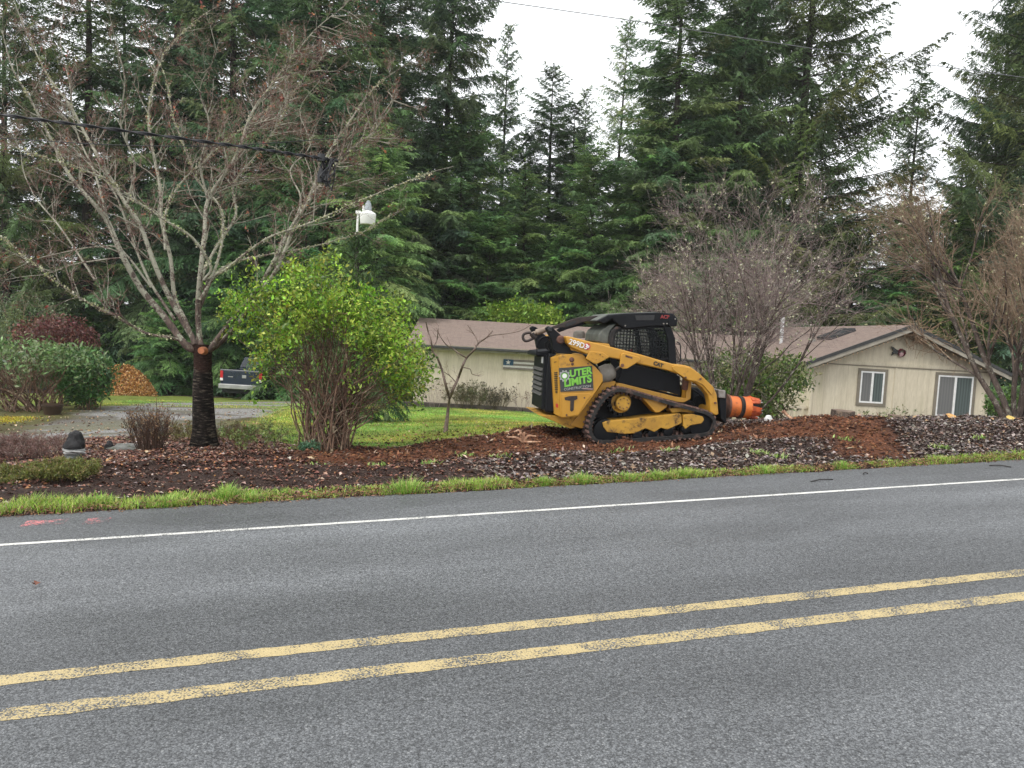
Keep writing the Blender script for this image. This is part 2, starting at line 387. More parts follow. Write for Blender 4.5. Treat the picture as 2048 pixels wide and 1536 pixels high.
# ------------------------------------------------------------------ road (local x runs along it, y across it)
road_normal = np.cross(D_S, [TT[0], TT[1], 0]); road_m = Matrix(((D_S[0], TT[0], road_normal[0], 0), (D_S[1], TT[1], road_normal[1], 0), (D_S[2], 0, road_normal[2], 0.0), (0, 0, 0, 1)))
def asphalt(nt, co):
    vo = N(nt, 'TexVoronoi'); vo.inputs['Scale'].default_value = 88; nt.links.new(co, vo.inputs['Vector'])
    sep = N(nt, 'SeparateColor'); nt.links.new(vo.outputs['Color'], sep.inputs['Color'])
    stone = ramp(nt, sep.outputs[0], [(0, (.060, .062, .066)), (.3, (.105, .109, .114)), (.6, (.135, .139, .144)), (.94, (.17, .173, .177)), (1, (.27, .27, .265))])
    gap = ramp(nt, vo.outputs['Distance'], [(.34, 0.0), (.68, .92)])
    c = mixc(nt, gap, stone, (.018, .019, .021))
    fine = noise(nt, 170, 2, .6, vec=co); c = mixc(nt, .30, c, ramp(nt, fine, [(.36, (.025, .026, .028)), (.64, (.28, .282, .285))]))
    c = mixc(nt, 1.0, c, ramp(nt, noise(nt, 34, 3, .65, vec=co), [(.34, .50), (.48, 1.0), (.66, 1.12)]), 'MULTIPLY')
    sx = N(nt, 'SeparateXYZ'); nt.links.new(co, sx.inputs['Vector'])
    wob = noise(nt, .5, 5, .6, vec=co, stretch=(.25, 1.6, 1))
    lane = mth(nt, 'ADD', sx.outputs['Y'], mth(nt, 'MULTIPLY', mth(nt, 'SUBTRACT', wob, .5), 1.1))
    def r(t): return (t + 1) / 11.0
    ln = mth(nt, 'DIVIDE', mth(nt, 'ADD', lane, 1.0), 11.0)
    band = ramp(nt, ln, [(r(1.8), 1.0), (r(2.7), 1.08), (r(3.6), .86), (r(4.2), .84), (r(4.75), .72), (r(5.15), .86), (r(5.7), 1.12), (r(6.2), .92), (r(6.85), 1.26), (r(7.2), 1.0), (r(8.2), .84)])
    patch = noise(nt, 1.1, 7, .65, vec=co, stretch=(.3, 1, 1)); pr = ramp(nt, patch, [(.3, .74), (.7, 1.18)])
    c = mixc(nt, 1.0, c, mixc(nt, 1.0, band, pr, 'MULTIPLY'), 'MULTIPLY')
    c = mixc(nt, 1.0, c, (1.17, 1.195, 1.21), 'MULTIPLY')
    h = mth(nt, 'ADD', mth(nt, 'MULTIPLY', vo.outputs['Distance'], -1.2), fine)
    return c, h, patch
def road_mat():
    m, nt, b = nodes('asphalt'); co = N(nt, 'TexCoord').outputs['Object']; c, h, patch = asphalt(nt, co)
    nt.links.new(c, b.inputs['Base Color']); nt.links.new(ramp(nt, patch, [(.35, .44), (.7, .74)]), b.inputs['Roughness']); bump(nt, b, h, .55, .007)
    return m
def paint_mat(name, c1, c2, keep, spray=False):
    m, nt, b = nodes(name); co = N(nt, 'TexCoord').outputs['Object']; c, h, patch = asphalt(nt, co)
    b_r = ramp(nt, patch, [(.35, .44), (.7, .74)])
    w = noise(nt, 75, 3, .6, vec=co); w2 = noise(nt, 3.5 if not spray else 5, 5, .7, vec=co)
    f = mth(nt, 'ADD', w, mth(nt, 'MULTIPLY', mth(nt, 'SUBTRACT', w2, .5), 1.3 if spray else .75)); k = ramp(nt, f, [(keep - .05, 0.0), (keep + .06, 1.0)])
    pc = mixc(nt, w2, c1, c2); nt.links.new(mixc(nt, k, c, pc), b.inputs['Base Color']); nt.links.new(mixc(nt, k, b_r, (.62, .62, .62)), b.inputs['Roughness']); bump(nt, b, h, .55, .007)
    return m
def road_sheet(name, s0, s1, fa, fb, z, m, step=.12, parent=None):
    s_ = np.arange(s0, s1, step); a, b_ = fa(s_), fb(s_); n = len(s_)
    V = np.concatenate([np.stack([s_, a, np.full(n, z)], -1), np.stack([s_, b_, np.full(n, z)], -1)]); i = np.arange(n - 1)
    me = mesh_np(name, V, [np.stack([i, i + 1, n + i + 1, n + i], -1)], m)
    o = bpy.data.objects.new(name, me); COL.objects.link(o)
    if parent is None: o.matrix_world = road_m
    else: o.parent = parent
    return o
jag = lambda a, f, k: (lambda s: a + k * fbm(s * f, s * 0 + a * 7, 4))
road = tag(road_sheet('road', -90, 110, lambda s: s * 0 - .35, jag(T_EDGE, 2.2, .07), 0.0, road_mat()), kind='structure')
white_m = paint_mat('white_paint', (.58, .57, .53), (.72, .71, .67), .40); yel_m = paint_mat('yellow_paint', (.40, .31, .14), (.50, .40, .21), .45)
lw = .055
for nm, t0, hw, m_ in (('edge_line', T_WHITE, .032, white_m), ('edge_line', 1.0, .05, white_m), ('centre_line', T_Y1, .062, yel_m), ('centre_line', T_Y2, .066, yel_m)):
    road_sheet(nm, -90, 110, jag(t0 - hw, 14, .005 if m_ is white_m else .012), jag(t0 + hw, 14.3, .005 if m_ is white_m else .012), .002, m_, .035, road)
for a_, b_ in (((48, 1046), (140, 1040)), ((172, 1041), (228, 1036))):
    q0, q1 = road_hit(*a_), road_hit(*b_)
    sp = road_sheet('spray_paint_mark', q0[0], q1[0], lambda s, q=q0: q[1] - .12 + .05 * fbm(s * 6, s), lambda s, q=q0: q[1] + .06 + .05 * fbm(s * 5, s + 9), .0012, paint_mat('red_spray', (.58, .12, .13), (.62, .22, .22), .53, True), .03, road)
    sp['label'] = 'faded red spray paint scrawl on the road shoulder'

# ------------------------------------------------------------------ loose cover of the ground
def scatter(rng, n, s0, s1, t0, t1): return rng.uniform(s0, s1, n), rng.uniform(t0, t1, n)
def place_leaves(name, label, rng, s, t, size, cols, wts=None, lift=.012, flat=.2, aspect=.62, m=M_DEAD):
    n = len(s); P = np.concatenate([xy(s, t), (ground_z(s, t) + lift * rng.random(n))[:, None]], -1)
    d = rng.normal(size=(n, 3)); d[:, 2] *= flat * .6; nn = rng.normal(size=(n, 3)) * flat; nn[:, 2] += 1
    L = size * rng.uniform(.55, 1.35, n); V, Fq = leaf_quads(P, d, nn, L, L * aspect, .35)
    return tag(link(name, mesh_np(name, V, [Fq], m, np.repeat(palette(rng, n, cols, .3, wts), 4, 0))), label, kind='stuff')
rng = np.random.default_rng(11)
PINK = [(.25, .11, .075), (.16, .065, .045), (.36, .23, .17), (.11, .055, .042), (.44, .21, .09), (.46, .38, .33), (.055, .03, .024)]
GREY = [(.25, .20, .18), (.15, .115, .10), (.40, .35, .32), (.055, .042, .036), (.18, .125, .10), (.50, .45, .42), (.34, .21, .13)]
s_, t_ = scatter(rng, 90000, -9, 3.2, T_EDGE + .25, 15.6); mk_ = masks(s_, t_)
k = (mk_[1] < .4) & (mk_[2] < .45) & (mk_[0] < .3) & (rng.random(len(s_)) < np.clip((t_ - T_EDGE - .9) / 2.3, .15, .8) * (.5 + .5 * (fbm(s_ * 1.1, t_ * 1.1, 3) > -.1)))
place_leaves('fallen_leaves', 'reddish brown fallen leaves covering the bed round the bare tree', rng, s_[k], t_[k], .06, PINK, [.20, .24, .11, .19, .06, .05, .15])
s_, t_ = scatter(rng, 84000, 2.2, 17, T_EDGE + .25, 15.8); mk_ = masks(s_, t_)
k = (mk_[1] < .5) & (mk_[0] < .4) & (rng.random(len(s_)) < np.where(s_ > 8.5, .72, .42) * (.5 + .6 * (fbm(s_ * 1.3, t_ * 1.3, 3) > -.1)))
place_leaves('fallen_leaves', 'grey brown fallen leaves covering the roadside bank', rng, s_[k], t_[k], .076, GREY, [.22, .26, .07, .20, .16, .02, .07])
s_, t_ = scatter(rng, 9000, -12, 6, 12, 33); mk_ = masks(s_, t_)
k = rng.random(len(s_)) < np.clip(1.2 - (t_ - 12) / 14, .08, 1) * (.25 + .75 * (mk_[0] < .5))
place_leaves('fallen_leaves', 'scattered tan leaves on the lawn and gravel drive', rng, s_[k], t_[k], .075, [(.34, .20, .09), (.24, .11, .06), (.5, .38, .24), (.13, .07, .045)])
s_, t_ = scatter(rng, 90000, -9, 17, T_EDGE + .22, 15.4); mk_ = masks(s_, t_); k = (mk_[0] < .3) & (mk_[2] < .4) & (rng.random(len(s_)) < .85 - .5 * mk_[1])
place_leaves('mulch_debris', 'fine dark mulch, twigs and leaf crumbs on the roadside bed', rng, s_[k], t_[k], .032, [(.05, .03, .024), (.025, .016, .014), (.09, .05, .035), (.14, .09, .07), (.04, .03, .03)], lift=.012, flat=.5, aspect=.4)
s_, t_ = scatter(rng, 2600, -9, 15, T_EDGE + .3, 14.5); mk_ = masks(s_, t_); k = (mk_[0] < .3) & (mk_[2] < .4)
place_leaves('mulch_debris', 'loose thin twigs lying on the roadside bed', rng, s_[k], t_[k], .2, [(.10, .07, .055), (.17, .12, .10), (.05, .035, .03), (.26, .2, .17)], lift=.03, flat=.15, aspect=.035)
# clods of turned soil
def lumps(rng, P, size):
    n = len(P); O = np.array([(1, 0, 0), (-1, 0, 0), (0, 1, 0), (0, -1, 0), (0, 0, 1), (0, 0, -1)], float)
    V = O[None] * rng.uniform(.5, 1.3, (n, 6, 1)) + rng.normal(0, .18, (n, 6, 3)); V[..., 2] *= .7
    V = P[:, None] + V * size[:, None, None]
    Ft = np.array([(0, 2, 4), (2, 1, 4), (1, 3, 4), (3, 0, 4), (2, 0, 5), (1, 2, 5), (3, 1, 5), (0, 3, 5)])
    return V.reshape(-1, 3), (np.arange(n)[:, None, None] * 6 + Ft).reshape(-1, 3)
s_, t_ = scatter(rng, 75000, -2.5, 13, T_EDGE + .3, 15.8); mk_ = masks(s_, t_); k = rng.random(len(s_)) < mk_[1] * .95 + .10
s_, t_ = s_[k], t_[k]; sz = .008 + .035 * rng.random(len(s_)) ** 3
P = np.concatenate([xy(s_, t_), (ground_z(s_, t_) + sz * .2)[:, None]], -1); V, Ft = lumps(rng, P, sz)
dk = masks(s_, t_)[1][:, None]
cl = palette(rng, len(s_), [(.14, .058, .03), (.085, .035, .019), (.20, .092, .048), (.04, .018, .012)], .3) * (.35 + .65 * dk)
tag(link('soil_clods', mesh_np('soil_clods', V, [Ft], M_SOIL, np.repeat(cl, 6, 0))), 'red brown clods of freshly turned soil round the track loader', kind='stuff')
# pale wood chips and bark
s_, t_ = scatter(rng, 5000, 0, 13.5, T_EDGE + .4, 15.2); mk_ = masks(s_, t_); k = rng.random(len(s_)) < mk_[1] * .22 + .03
place_leaves('wood_chips', 'pale splintered wood chips lying on the turned soil', rng, s_[k], t_[k], .09, [(.55, .40, .27), (.42, .26, .15), (.66, .52, .40), (.3, .14, .07)], lift=.03, flat=.9, aspect=.32)
# grass along the road edge
def blades(name, label, rng, s, t, h, lean, w, cols, cluster=True, jit=.25, zadd=0, away=None, tone=None):
    n = len(s); P = np.concatenate([xy(s, t), (ground_z(s, t) - .01 + zadd)[:, None]], -1); a = rng.uniform(0, 2*math.pi, n) if away is None else np.arctan2(away[1], away[0]) + rng.normal(0, .7, n)
    out = np.stack([np.cos(a), np.sin(a), np.zeros(n)], -1); side = np.stack([-np.sin(a), np.cos(a), np.zeros(n)], -1); H = (h * rng.uniform(.5, 1.25, n))[:, None]; L_ = (lean * rng.uniform(.2, 1.3, n))[:, None]; up = np.array([0, 0, 1.0])
    w = w * rng.uniform(.7, 1.3, n)[:, None]
    V = np.stack([P - side*w/2, P + side*w/2, P + up*H*.62 + out*H*L_*.4 + side*w*.4, P + up*H*.62 + out*H*L_*.4 - side*w*.4, P + up*H + out*H*L_], 1)
    i = np.arange(n)[:, None] * 5
    return tag(link(name, mesh_np(name, V.reshape(-1, 3), [i + np.array([[0, 1, 2, 3]]), i + np.array([[3, 2, 4]])], M_GRASS, np.repeat(palette(rng, n, cols, jit) * (1 if tone is None else tone), 5, 0))), label, kind='stuff')
GR_C = [(.34, .55, .06), (.24, .44, .045), (.44, .58, .10), (.46, .46, .16), (.10, .20, .03), (.42, .34, .16)]
rng = np.random.default_rng(21)
nt_uft = 2100; cs = rng.uniform(-7, 15.5, nt_uft); width = np.where(cs < 2, .36, .22); ct = T_EDGE + .05 + width * rng.random(nt_uft) ** .9; dens = fbm(cs * .9, cs * 0 + 3, 3) + fbm(cs * 4, ct * 4, 2) * .6
keep = dens > -.56; cs, ct, dens = cs[keep], ct[keep], dens[keep]
nb = 34; sB = (cs[:, None] + rng.normal(0, .045, (len(cs), nb))).ravel(); tB = np.maximum(ct[:, None] + rng.normal(0, .04, (len(cs), nb)), T_EDGE + .02).ravel(); hB = np.repeat(np.clip(.046 + .07 * (dens + .02), .028, .10) * rng.uniform(.6, 1.4, len(dens)), nb)
blades('roadside_grass', 'strip of bright green grass tufts along the road edge', rng, sB, tB, hB, np.full(len(sB), 1.0), .0065, GR_C)
big = []
for px, py, hh, rr in ((820, 985, .26, .16), (450, 992, .22, .14), (455, 985, .2, .1), (500, 1000, .17, .15), (1100, 968, .17, .12), (1180, 964, .19, .14), (1330, 955, .18, .15), (1260, 955, .16, .14), (1550, 945, .14, .2), (1720, 938, .14, .2), (1380, 950, .16, .12), (180, 1005, .18, .2), (330, 1003, .18, .22)):
    s0, t0 = road_hit(px, py + 8); t0 = max(t0, T_EDGE + .09)
    big.append((s0, t0 + .02, hh * .64, rr * rng.uniform(.8, 1.3)))
sB = np.concatenate([rng.normal(a, r*.5, 420) for a, b, h, r in big]); tB = np.concatenate([rng.normal(b, r*.4, 420) for a, b, h, r in big]); c_s = np.repeat([q[0] for q in big], 420); c_t = np.repeat([q[1] for q in big], 420); rB = np.repeat([q[3] for q in big], 420); dd_ = np.hypot(sB - c_s, tB - c_t) / rB
hB = np.repeat([q[2] for q in big], 420) * (1.05 - .5 * np.clip(dd_, 0, 1.4)) * rng.uniform(.55, 1.2, len(sB)); aw_ = (np.stack([sB - c_s, tB - c_t], -1) @ np.array([HS, TT])).T
blades('roadside_grass', 'taller grass clumps standing in the roadside strip', rng, sB, np.maximum(tB, T_EDGE + .02), hB, np.full(len(sB), .4) + .9 * dd_, .0065, [(.24, .42, .06), (.15, .34, .04), (.34, .48, .10), (.44, .46, .15)], away=aw_)
# lawn
s_, t_ = scatter(rng, 150000, -6, 12, 12.5, 32); lm = masks(s_, t_)[0]; k = rng.random(len(s_)) < lm * np.clip(1.5 - (t_ - 12) / 22, .35, 1); s_, t_ = s_[k], t_[k]
blades('lawn_grass', 'mossy yellow green lawn grass in front of the house', rng, s_, t_, np.full(len(s_), .045), np.full(len(s_), .8), .013, [(.25, .38, .05), (.36, .43, .08), (.16, .32, .035), (.46, .42, .14)], tone=np.clip(1 + 1.1 * fbm(s_ * .45, t_ * .45, 4) + .9 * fbm(s_ * 2.2, t_ * 2.2, 3), .35, 1.5)[:, None] * np.stack([1 + .9 * np.clip(fbm(s_ * .6 + 9, t_ * .6, 3), -.4, .5), np.ones(len(s_)), np.ones(len(s_))], -1))
wd = []
rngw = np.random.default_rng(77)
for px, py, d in ((1340, 912, 11.4), (1235, 905, 11.9), (1690, 895, 11.7), (1880, 905, 11.2), (1775, 845, 13.9), (1000, 925, 11.0), (640, 945, 10.2), (930, 915, 11.6), (1515, 925, 10.9), (745, 952, 10.2), (1960, 880, 12.2), (1560, 935, 10.6), (860, 950, 10.5)):
    a_, b_ = st(at(px, py, d)[:2]); k_ = rngw.integers(25, 60); wd.append((rngw.normal(a_, .07, k_), rngw.normal(b_, .06, k_)))
wd = np.concatenate([np.stack(q) for q in wd], 1); blades('bank_weeds', 'small light green weeds dotted over the leafy bank', rngw, wd[0], wd[1], np.full(wd.shape[1], .07), np.full(wd.shape[1], 1.3), .022, [(.26, .38, .08), (.36, .44, .16), (.16, .28, .05)])
# dry pine straw and dirt edge beside the asphalt
s_, t_ = scatter(rng, 13000, -7, 15, T_EDGE - .10, T_EDGE + .16)
place_leaves('pine_straw', 'rusty pine straw along the edge of the asphalt', rng, s_, t_ + .05, .05, [(.22, .09, .04), (.30, .16, .08), (.10, .045, .025)], lift=.045, flat=.4, aspect=.22)
# weeds among the leaves
for (px, py, d) in ():
    pass
# ================================================================== HOUSE
def siding_mat():
    m, nt, b = nodes('siding'); co = N(nt, 'TexCoord').outputs['Object']
    w = N(nt, 'TexWave', wave_type='BANDS', bands_direction='DIAGONAL'); w.inputs['Scale'].default_value = 1.0
    sx = N(nt, 'SeparateXYZ'); nt.links.new(co, sx.inputs['Vector'])
    xyv = mth(nt, 'ADD', sx.outputs['X'], sx.outputs['Y'])
    gro = mth(nt, 'PINGPONG', xyv, .205); groove = ramp(nt, mth(nt, 'MULTIPLY', gro, 4.9), [(0, 0.0), (.045, 0.0), (.09, 1.0)])
    n1 = noise(nt, 1.3, 6, .6, vec=co, stretch=(3, 3, .35)); n2 = noise(nt, 14, 4, .6, vec=co, stretch=(2, 2, .3))
    c = ramp(nt, n1, [(.3, (.54, .48, .355)), (.6, (.645, .58, .44)), (.75, (.69, .63, .49))])
    st_ = ramp(nt, noise(nt, .9, 6, .6, vec=co, stretch=(2.5, 2.5, .22)), [(.54, 0.0), (.72, .5)])
    c = mixc(nt, st_, c, (.33, .31, .17)); c = mixc(nt, ramp(nt, n2, [(.35, .25), (.6, 0.0)]), c, (.34, .28, .18))
    c = mixc(nt, groove, mixc(nt, .13, c, (.2, .16, .1)), c); nt.links.new(c, b.inputs['Base Color']); b.inputs['Roughness'].default_value = .75
    bump(nt, b, groove, .35, .006); return m
def shingle_mat():
    m, nt, b = nodes('shingles'); co = N(nt, 'TexCoord').outputs['UV']
    br = N(nt, 'TexBrick'); br.inputs['Scale'].default_value = 1.0; br.inputs['Brick Width'].default_value = .32; br.inputs['Row Height'].default_value = .14; br.inputs['Mortar Size'].default_value = .006
    br.inputs['Color1'].default_value = (.235, .168, .138, 1); br.inputs['Color2'].default_value = (.155, .113, .094, 1); br.inputs['Mortar'].default_value = (.07, .045, .04, 1); nt.links.new(co, br.inputs['Vector'])
    n1 = noise(nt, 6, 6, .7, coord='Object'); n2 = noise(nt, 45, 3, .6, coord='Object')
    c = mixc(nt, ramp(nt, n1, [(.40, 0.0), (.66, .65)]), br.outputs['Color'], (.27, .22, .18))
    c = mixc(nt, .5, c, ramp(nt, n2, [(.34, (.07, .054, .047)), (.66, (.30, .218, .182))]))
    nt.links.new(c, b.inputs['Base Color']); b.inputs['Roughness'].default_value = .85
    bump(nt, b, br.outputs['Fac'], -.5, .01); return m
M_SID, M_SHIN = siding_mat(), shingle_mat()
M_TRIM = mat('trim_grey', (.34, .31, .25), (.26, .235, .19), 4, .7, dirt=(.14, .14, .09), dirt_amt=.05)
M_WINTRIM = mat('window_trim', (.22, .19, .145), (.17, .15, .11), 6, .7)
M_WHITE = mat('white_vinyl', (.80, .80, .78), (.68, .68, .65), 8, .4)
M_SOFFIT = mat('soffit', (.42, .36, .25), (.34, .29, .2), 4, .8)
M_DARK = mat('dark_trim', (.045, .045, .043), (.025, .025, .024), 10, .6)
M_CONC = mat('concrete', (.22, .20, .18), (.13, .12, .105), 6, .9, bmp=.3)
def glass_mat(name, tint, curtain):
    m, nt, b = nodes(name); sx = N(nt, 'SeparateXYZ'); nt.links.new(N(nt, 'TexCoord').outputs['Object'], sx.inputs['Vector'])
    w = N(nt, 'TexWave', bands_direction='X'); w.inputs['Scale'].default_value = 3.2; w.inputs['Distortion'].default_value = 1.5; nt.links.new(N(nt, 'TexCoord').outputs['Object'], w.inputs['Vector'])
    nt.links.new(mixc(nt, ramp(nt, w.outputs['Fac'], [(.2, 0.0), (.8, 1.0)]), tint, curtain), b.inputs['Base Color']); b.inputs['Roughness'].default_value = .06; b.inputs['Specular IOR Level'].default_value = .6
    return m
M_SCREEN = glass_mat('window_screen', (.15, .152, .148), (.175, .178, .172)); M_GLASS = glass_mat('window_glass', (.075, .095, .09), (.11, .135, .13))

# main block: front wall faces the camera; wing: gable wall nearer the camera on the right
mA, mB = at(826, 806, 31.5), at(1070, 821, 31.5)
YM = 0.5 * (mA[1] + mB[1]); XL = mA[0]; ZB = 0.5 * (mA[2] + mB[2])
ZE = ZB + 2.42                                      # main eave
gpk = at(1812, 650, 27.0); YW = gpk[1]; XP = gpk[0]; ZPK = gpk[2]
SL = 0.42                                            # slope of every roof
XWL, XWR = at(1641, 780, 27.0)[0], at(1999, 780, 27.0)[0]   # corners of the gable wall
ov = .42
house = thing('house', 'long single storey house with cream board siding and reddish shingle roof', 'house', (XL + 8, YM + 2, ZB))
half = .5 * (XWR - XWL); XWL, XWR = XP - half, XP + half
ZWE = ZPK - .12 - SL * half                          # where the wing's wall meets the roof
YBK = YM + 6.6
# main roof: ridge along x
RIDGE_Y = YM + 3.6; SLM = .27; ZR = ZE + SLM * (RIDGE_Y - YM)   # the main roof is flatter
wall = MB(); wall.box((XL, YM, ZB - .1), (XWL + .3, YM + .14, ZE + .02)); wall.box((XL, YM + .14, ZB - .1), (XL + .14, YBK, ZE))
wall.add([(XL, YM + .14, ZE), (XL, YBK - .8, ZE), (XL, RIDGE_Y, ZR - .1), (XL + .14, YM + .14, ZE), (XL + .14, YBK - .8, ZE), (XL + .14, RIDGE_Y, ZR - .1)], [(0, 1, 2), (3, 5, 4), (0, 3, 4, 1), (1, 4, 5, 2), (2, 5, 3, 0)])
wall.build('front_wall', M_SID, house)
fd = MB(); fd.box((XL - .02, YM - .03, ZB - .6), (XWL + .2, YM - .004, ZB - .02)); fd.build('foundation', M_CONC, house)
gw = MB(); x0, x1 = XWL, XWR
W1 = (at(1725, 744, 27)[0], at(1770, 800, 27)[0], at(1745, 807, 27)[2], at(1745, 743, 27)[2])
W2 = (at(1880, 755, 27)[0], at(1947, 830, 27)[0], at(1910, 835, 27)[2], at(1913, 752, 27)[2])
ZG = ZPK - .14
gw.add([(x0, YW, ZB - .6), (x1, YW, ZB - .6), (x1, YW, ZWE), (XP, YW, ZG), (x0, YW, ZWE), (x0, YW + .14, ZB - .6), (x1, YW + .14, ZB - .6), (x1, YW + .14, ZWE), (XP, YW + .14, ZG), (x0, YW + .14, ZWE)],
       [(0, 1, 2, 3, 4), (9, 8, 7, 6, 5), (0, 5, 6, 1), (1, 6, 7, 2), (4, 9, 5, 0), (2, 7, 8, 3), (3, 8, 9, 4)])
gw.build('gable_wall', M_SID, house)
sw = MB(); sw.box((x0, YW + .14, ZB - .6), (x0 + .14, YBK + 3, ZWE)); sw.box((x1 - .14, YW + .14, ZB - .6), (x1, YBK + 3, ZWE)); sw.build('side_wall', M_SID, house)
def slab(name, P, th, mats, parent, uv):
    """A roof plane with thickness; P = 4 corners ccw from above; uv along its slope in metres."""
    P = np.array(P, float); n = unit(np.cross(P[1] - P[0], P[3] - P[0])); Q = P - n * th
    me = bpy.data.meshes.new(name); me.from_pydata(np.concatenate([Q, P]).tolist(), [], [(3, 2, 1, 0), (4, 5, 6, 7), (0, 1, 5, 4), (1, 2, 6, 5), (2, 3, 7, 6), (3, 0, 4, 7)])
    for m in mats: me.materials.append(m)
    me.polygons.foreach_set('material_index', [1, 0, 1, 1, 1, 1]); u = unit(P[1] - P[0]); v = np.cross(n, u); ul = me.uv_layers.new(name='UVMap')
    for lp in me.loops:
        c = np.array(me.vertices[lp.vertex_index].co); ul.data[lp.index].uv = (c @ u, c @ v)
    return link(name, me, parent)
ye = YM - ov; ze = ZE - SLM * ov + .16
slab('roof', [(XL - .35, ye, ze), (XP - .5, ye, ze), (XP - .5, RIDGE_Y, ZR + .16), (XL - .35, RIDGE_Y, ZR + .16)], .10, [M_SHIN, M_SOFFIT], house, 0)
slab('roof', [(XP - .5, YBK + .2, ZE + .1 - .3), (XL - .35, YBK + .2, ZE + .1 - .3), (XL - .35, RIDGE_Y + .002, ZR + .158), (XP - .5, RIDGE_Y + .002, ZR + .158)], .10, [M_SHIN, M_SOFFIT], house, 0)
yf = YW - .45; yb = YBK + 3; xo = half + .42; zlo = ZPK - SL * xo
slab('roof', [(XP - xo, yb, zlo), (XP - xo, yf, zlo), (XP, yf, ZPK), (XP, yb, ZPK)], .09, [M_SHIN, M_SOFFIT], house, 0)
slab('roof', [(XP + xo, yf, zlo), (XP + xo, yb, zlo), (XP + .001, yb, ZPK - .001), (XP + .001, yf, ZPK - .001)], .09, [M_SHIN, M_SOFFIT], house, 0)
fa = MB(); fa.box((XL - .36, ye - .035, ze - .2), (XWL - .45, ye - .003, ze - .02)); fa.build('fascia', M_TRIM, house)
gt = MB()
for i in range(1):
    n = 40; xs = np.linspace(XL - .4, XWL - .5, n); prof = [(0, 0), (-.11, .01), (-.125, .1), (-.1, .1), (-.09, .025), (-.015, .02)]
    for y_, z_ in (((0, -.11)),):
        gt.box((XL - .4, ye - .16, ze - .13), (XWL - .5, ye - .037, ze - .03))
gt.build('gutter', M_DARK, house, bevel=.015)
for sgn in (-1, 1):
    b_ = MB(); P0 = np.array((XP, yf - .02, ZPK - .135)); P1 = np.array((XP + sgn * xo, yf - .02, zlo - .135))
    off = np.array((0, 0, .1)); nn = np.array((0, .036, 0))
    q = [P0 - off, P1 - off, P1 + off * .3, P0 + off * .3]; V = [a - nn for a in q] + [a - nn*0 for a in q]
    b_.add(V, [(0, 1, 2, 3), (7, 6, 5, 4), (0, 4, 5, 1), (1, 5, 6, 2), (2, 6, 7, 3), (3, 7, 4, 0)]); b_.build('barge_board', M_TRIM, house)
    e_ = MB(); q = [P0 + off * .34, P1 + off * .34, P1 + off * 1.5, P0 + off * 1.5]; V = [a - nn * 1.6 for a in q] + [a + nn * .4 for a in q]
    e_.add(V, [(0, 1, 2, 3), (7, 6, 5, 4), (0, 4, 5, 1), (1, 5, 6, 2), (2, 6, 7, 3), (3, 7, 4, 0)]); e_.build('drip_edge', M_DARK, house)
tb = MB(); zt = at(1780, 732, 27)[2]
tb.box((x0 + .01, YW - .02, zt - .02), (x1 - .01, YW - .003, zt + .005)); tb.box((x0 + .01, YW - .028, zt + .006), (x1 - .01, YW - .003, zt + .1)); tb.build('belt_board', M_SID, house)
belt_sh = MB(); belt_sh.box((x0 + .01, YW - .03, zt - .05), (x1 - .01, YW - .003, zt - .021)); belt_sh.build('belt_shade_strip', M_WINTRIM, house)  # dark strip added as the shade line under the belt board
tv = MB(); xv = at(1793, 780, 27)[0]; tv.box((xv - .035, YW - .024, ZB - .5), (xv + .035, YW - .003, zt - .052)); tv.build('batten', M_SID, house)
cb = MB(); cb.box((x0 - .025, YW - .024, ZB - .55), (x0 + .07, YW - .003, ZWE - .02)); cb.build('corner_board', M_SID, house)
for (xa, xb, za, zb) in (W1, W2):
    w_ = MB(); t = .10
    w_.box((xa - t, YW - .035, za - t), (xb + t, YW - .003, za)); w_.box((xa - t, YW - .035, zb), (xb + t, YW - .003, zb + t)); w_.box((xa - t, YW - .0345, za), (xa, YW - .003, zb)); w_.box((xb, YW - .0345, za), (xb + t, YW - .003, zb))
    win = w_.build('window', M_WINTRIM, house)
    fr = MB(); q = .055; xm = (xa + xb) / 2
    for a, b in (((xa, za), (xb, za + q)), ((xa, zb - q), (xb, zb)), ((xa, za + q), (xa + q, zb - q)), ((xb - q, za + q), (xb, zb - q)), ((xm - q*.7, za + q), (xm + q*.7, zb - q))):
        fr.box((a[0], YW - .03, a[1]), (b[0], YW - .004, b[1]))
    fr.build('frame', M_WHITE, win)
    for (a, b, m_) in ((xa + q, xm - q*.7, M_SCREEN), (xm + q*.7, xb - q, M_GLASS)):
        g_ = MB(); g_.box((a, YW - .014, za + q), (b, YW - .005, zb - q)); g_.build('pane', m_, win)
# roof fittings on the wing's left slope
def on_slope(x, y): return np.array((x, y, ZPK - SL * (XP - x)))
def roofpt(px, py):                                        # where the view meets the wing's left slope
    d = ray(px, py); k = (ZPK - SL * XP - C_[2]) / (d[2] - SL * d[0]); return C_ + d * k
p0, p1 = roofpt(1662, 680), roofpt(1738, 654)
sk = MB(); nrm = unit(np.array((-SL, 0, 1))); yy0, yy1 = p0[1], min(p1[1], p0[1] + 2.2)
dy = np.array((0, 1.0, 0)); dx = unit(np.array((1, 0, SL))); Ls = (XP - p0[0]) / dx[0] * .62
P_ = on_slope(p0[0], p0[1])
for k_ in range(2):
    o_ = P_ + dy * (k_ * .75)
    sk.hexa([o_, o_ + dx * Ls, o_ + dx * Ls + dy * .6, o_ + dy * .6] + [v + nrm * .13 for v in (o_, o_ + dx * Ls, o_ + dx * Ls + dy * .6, o_ + dy * .6)])
sk.build('solar_panel', mat('solar_panel', (.03, .032, .035), (.018, .02, .022), 5, .5), house, bevel=.01)
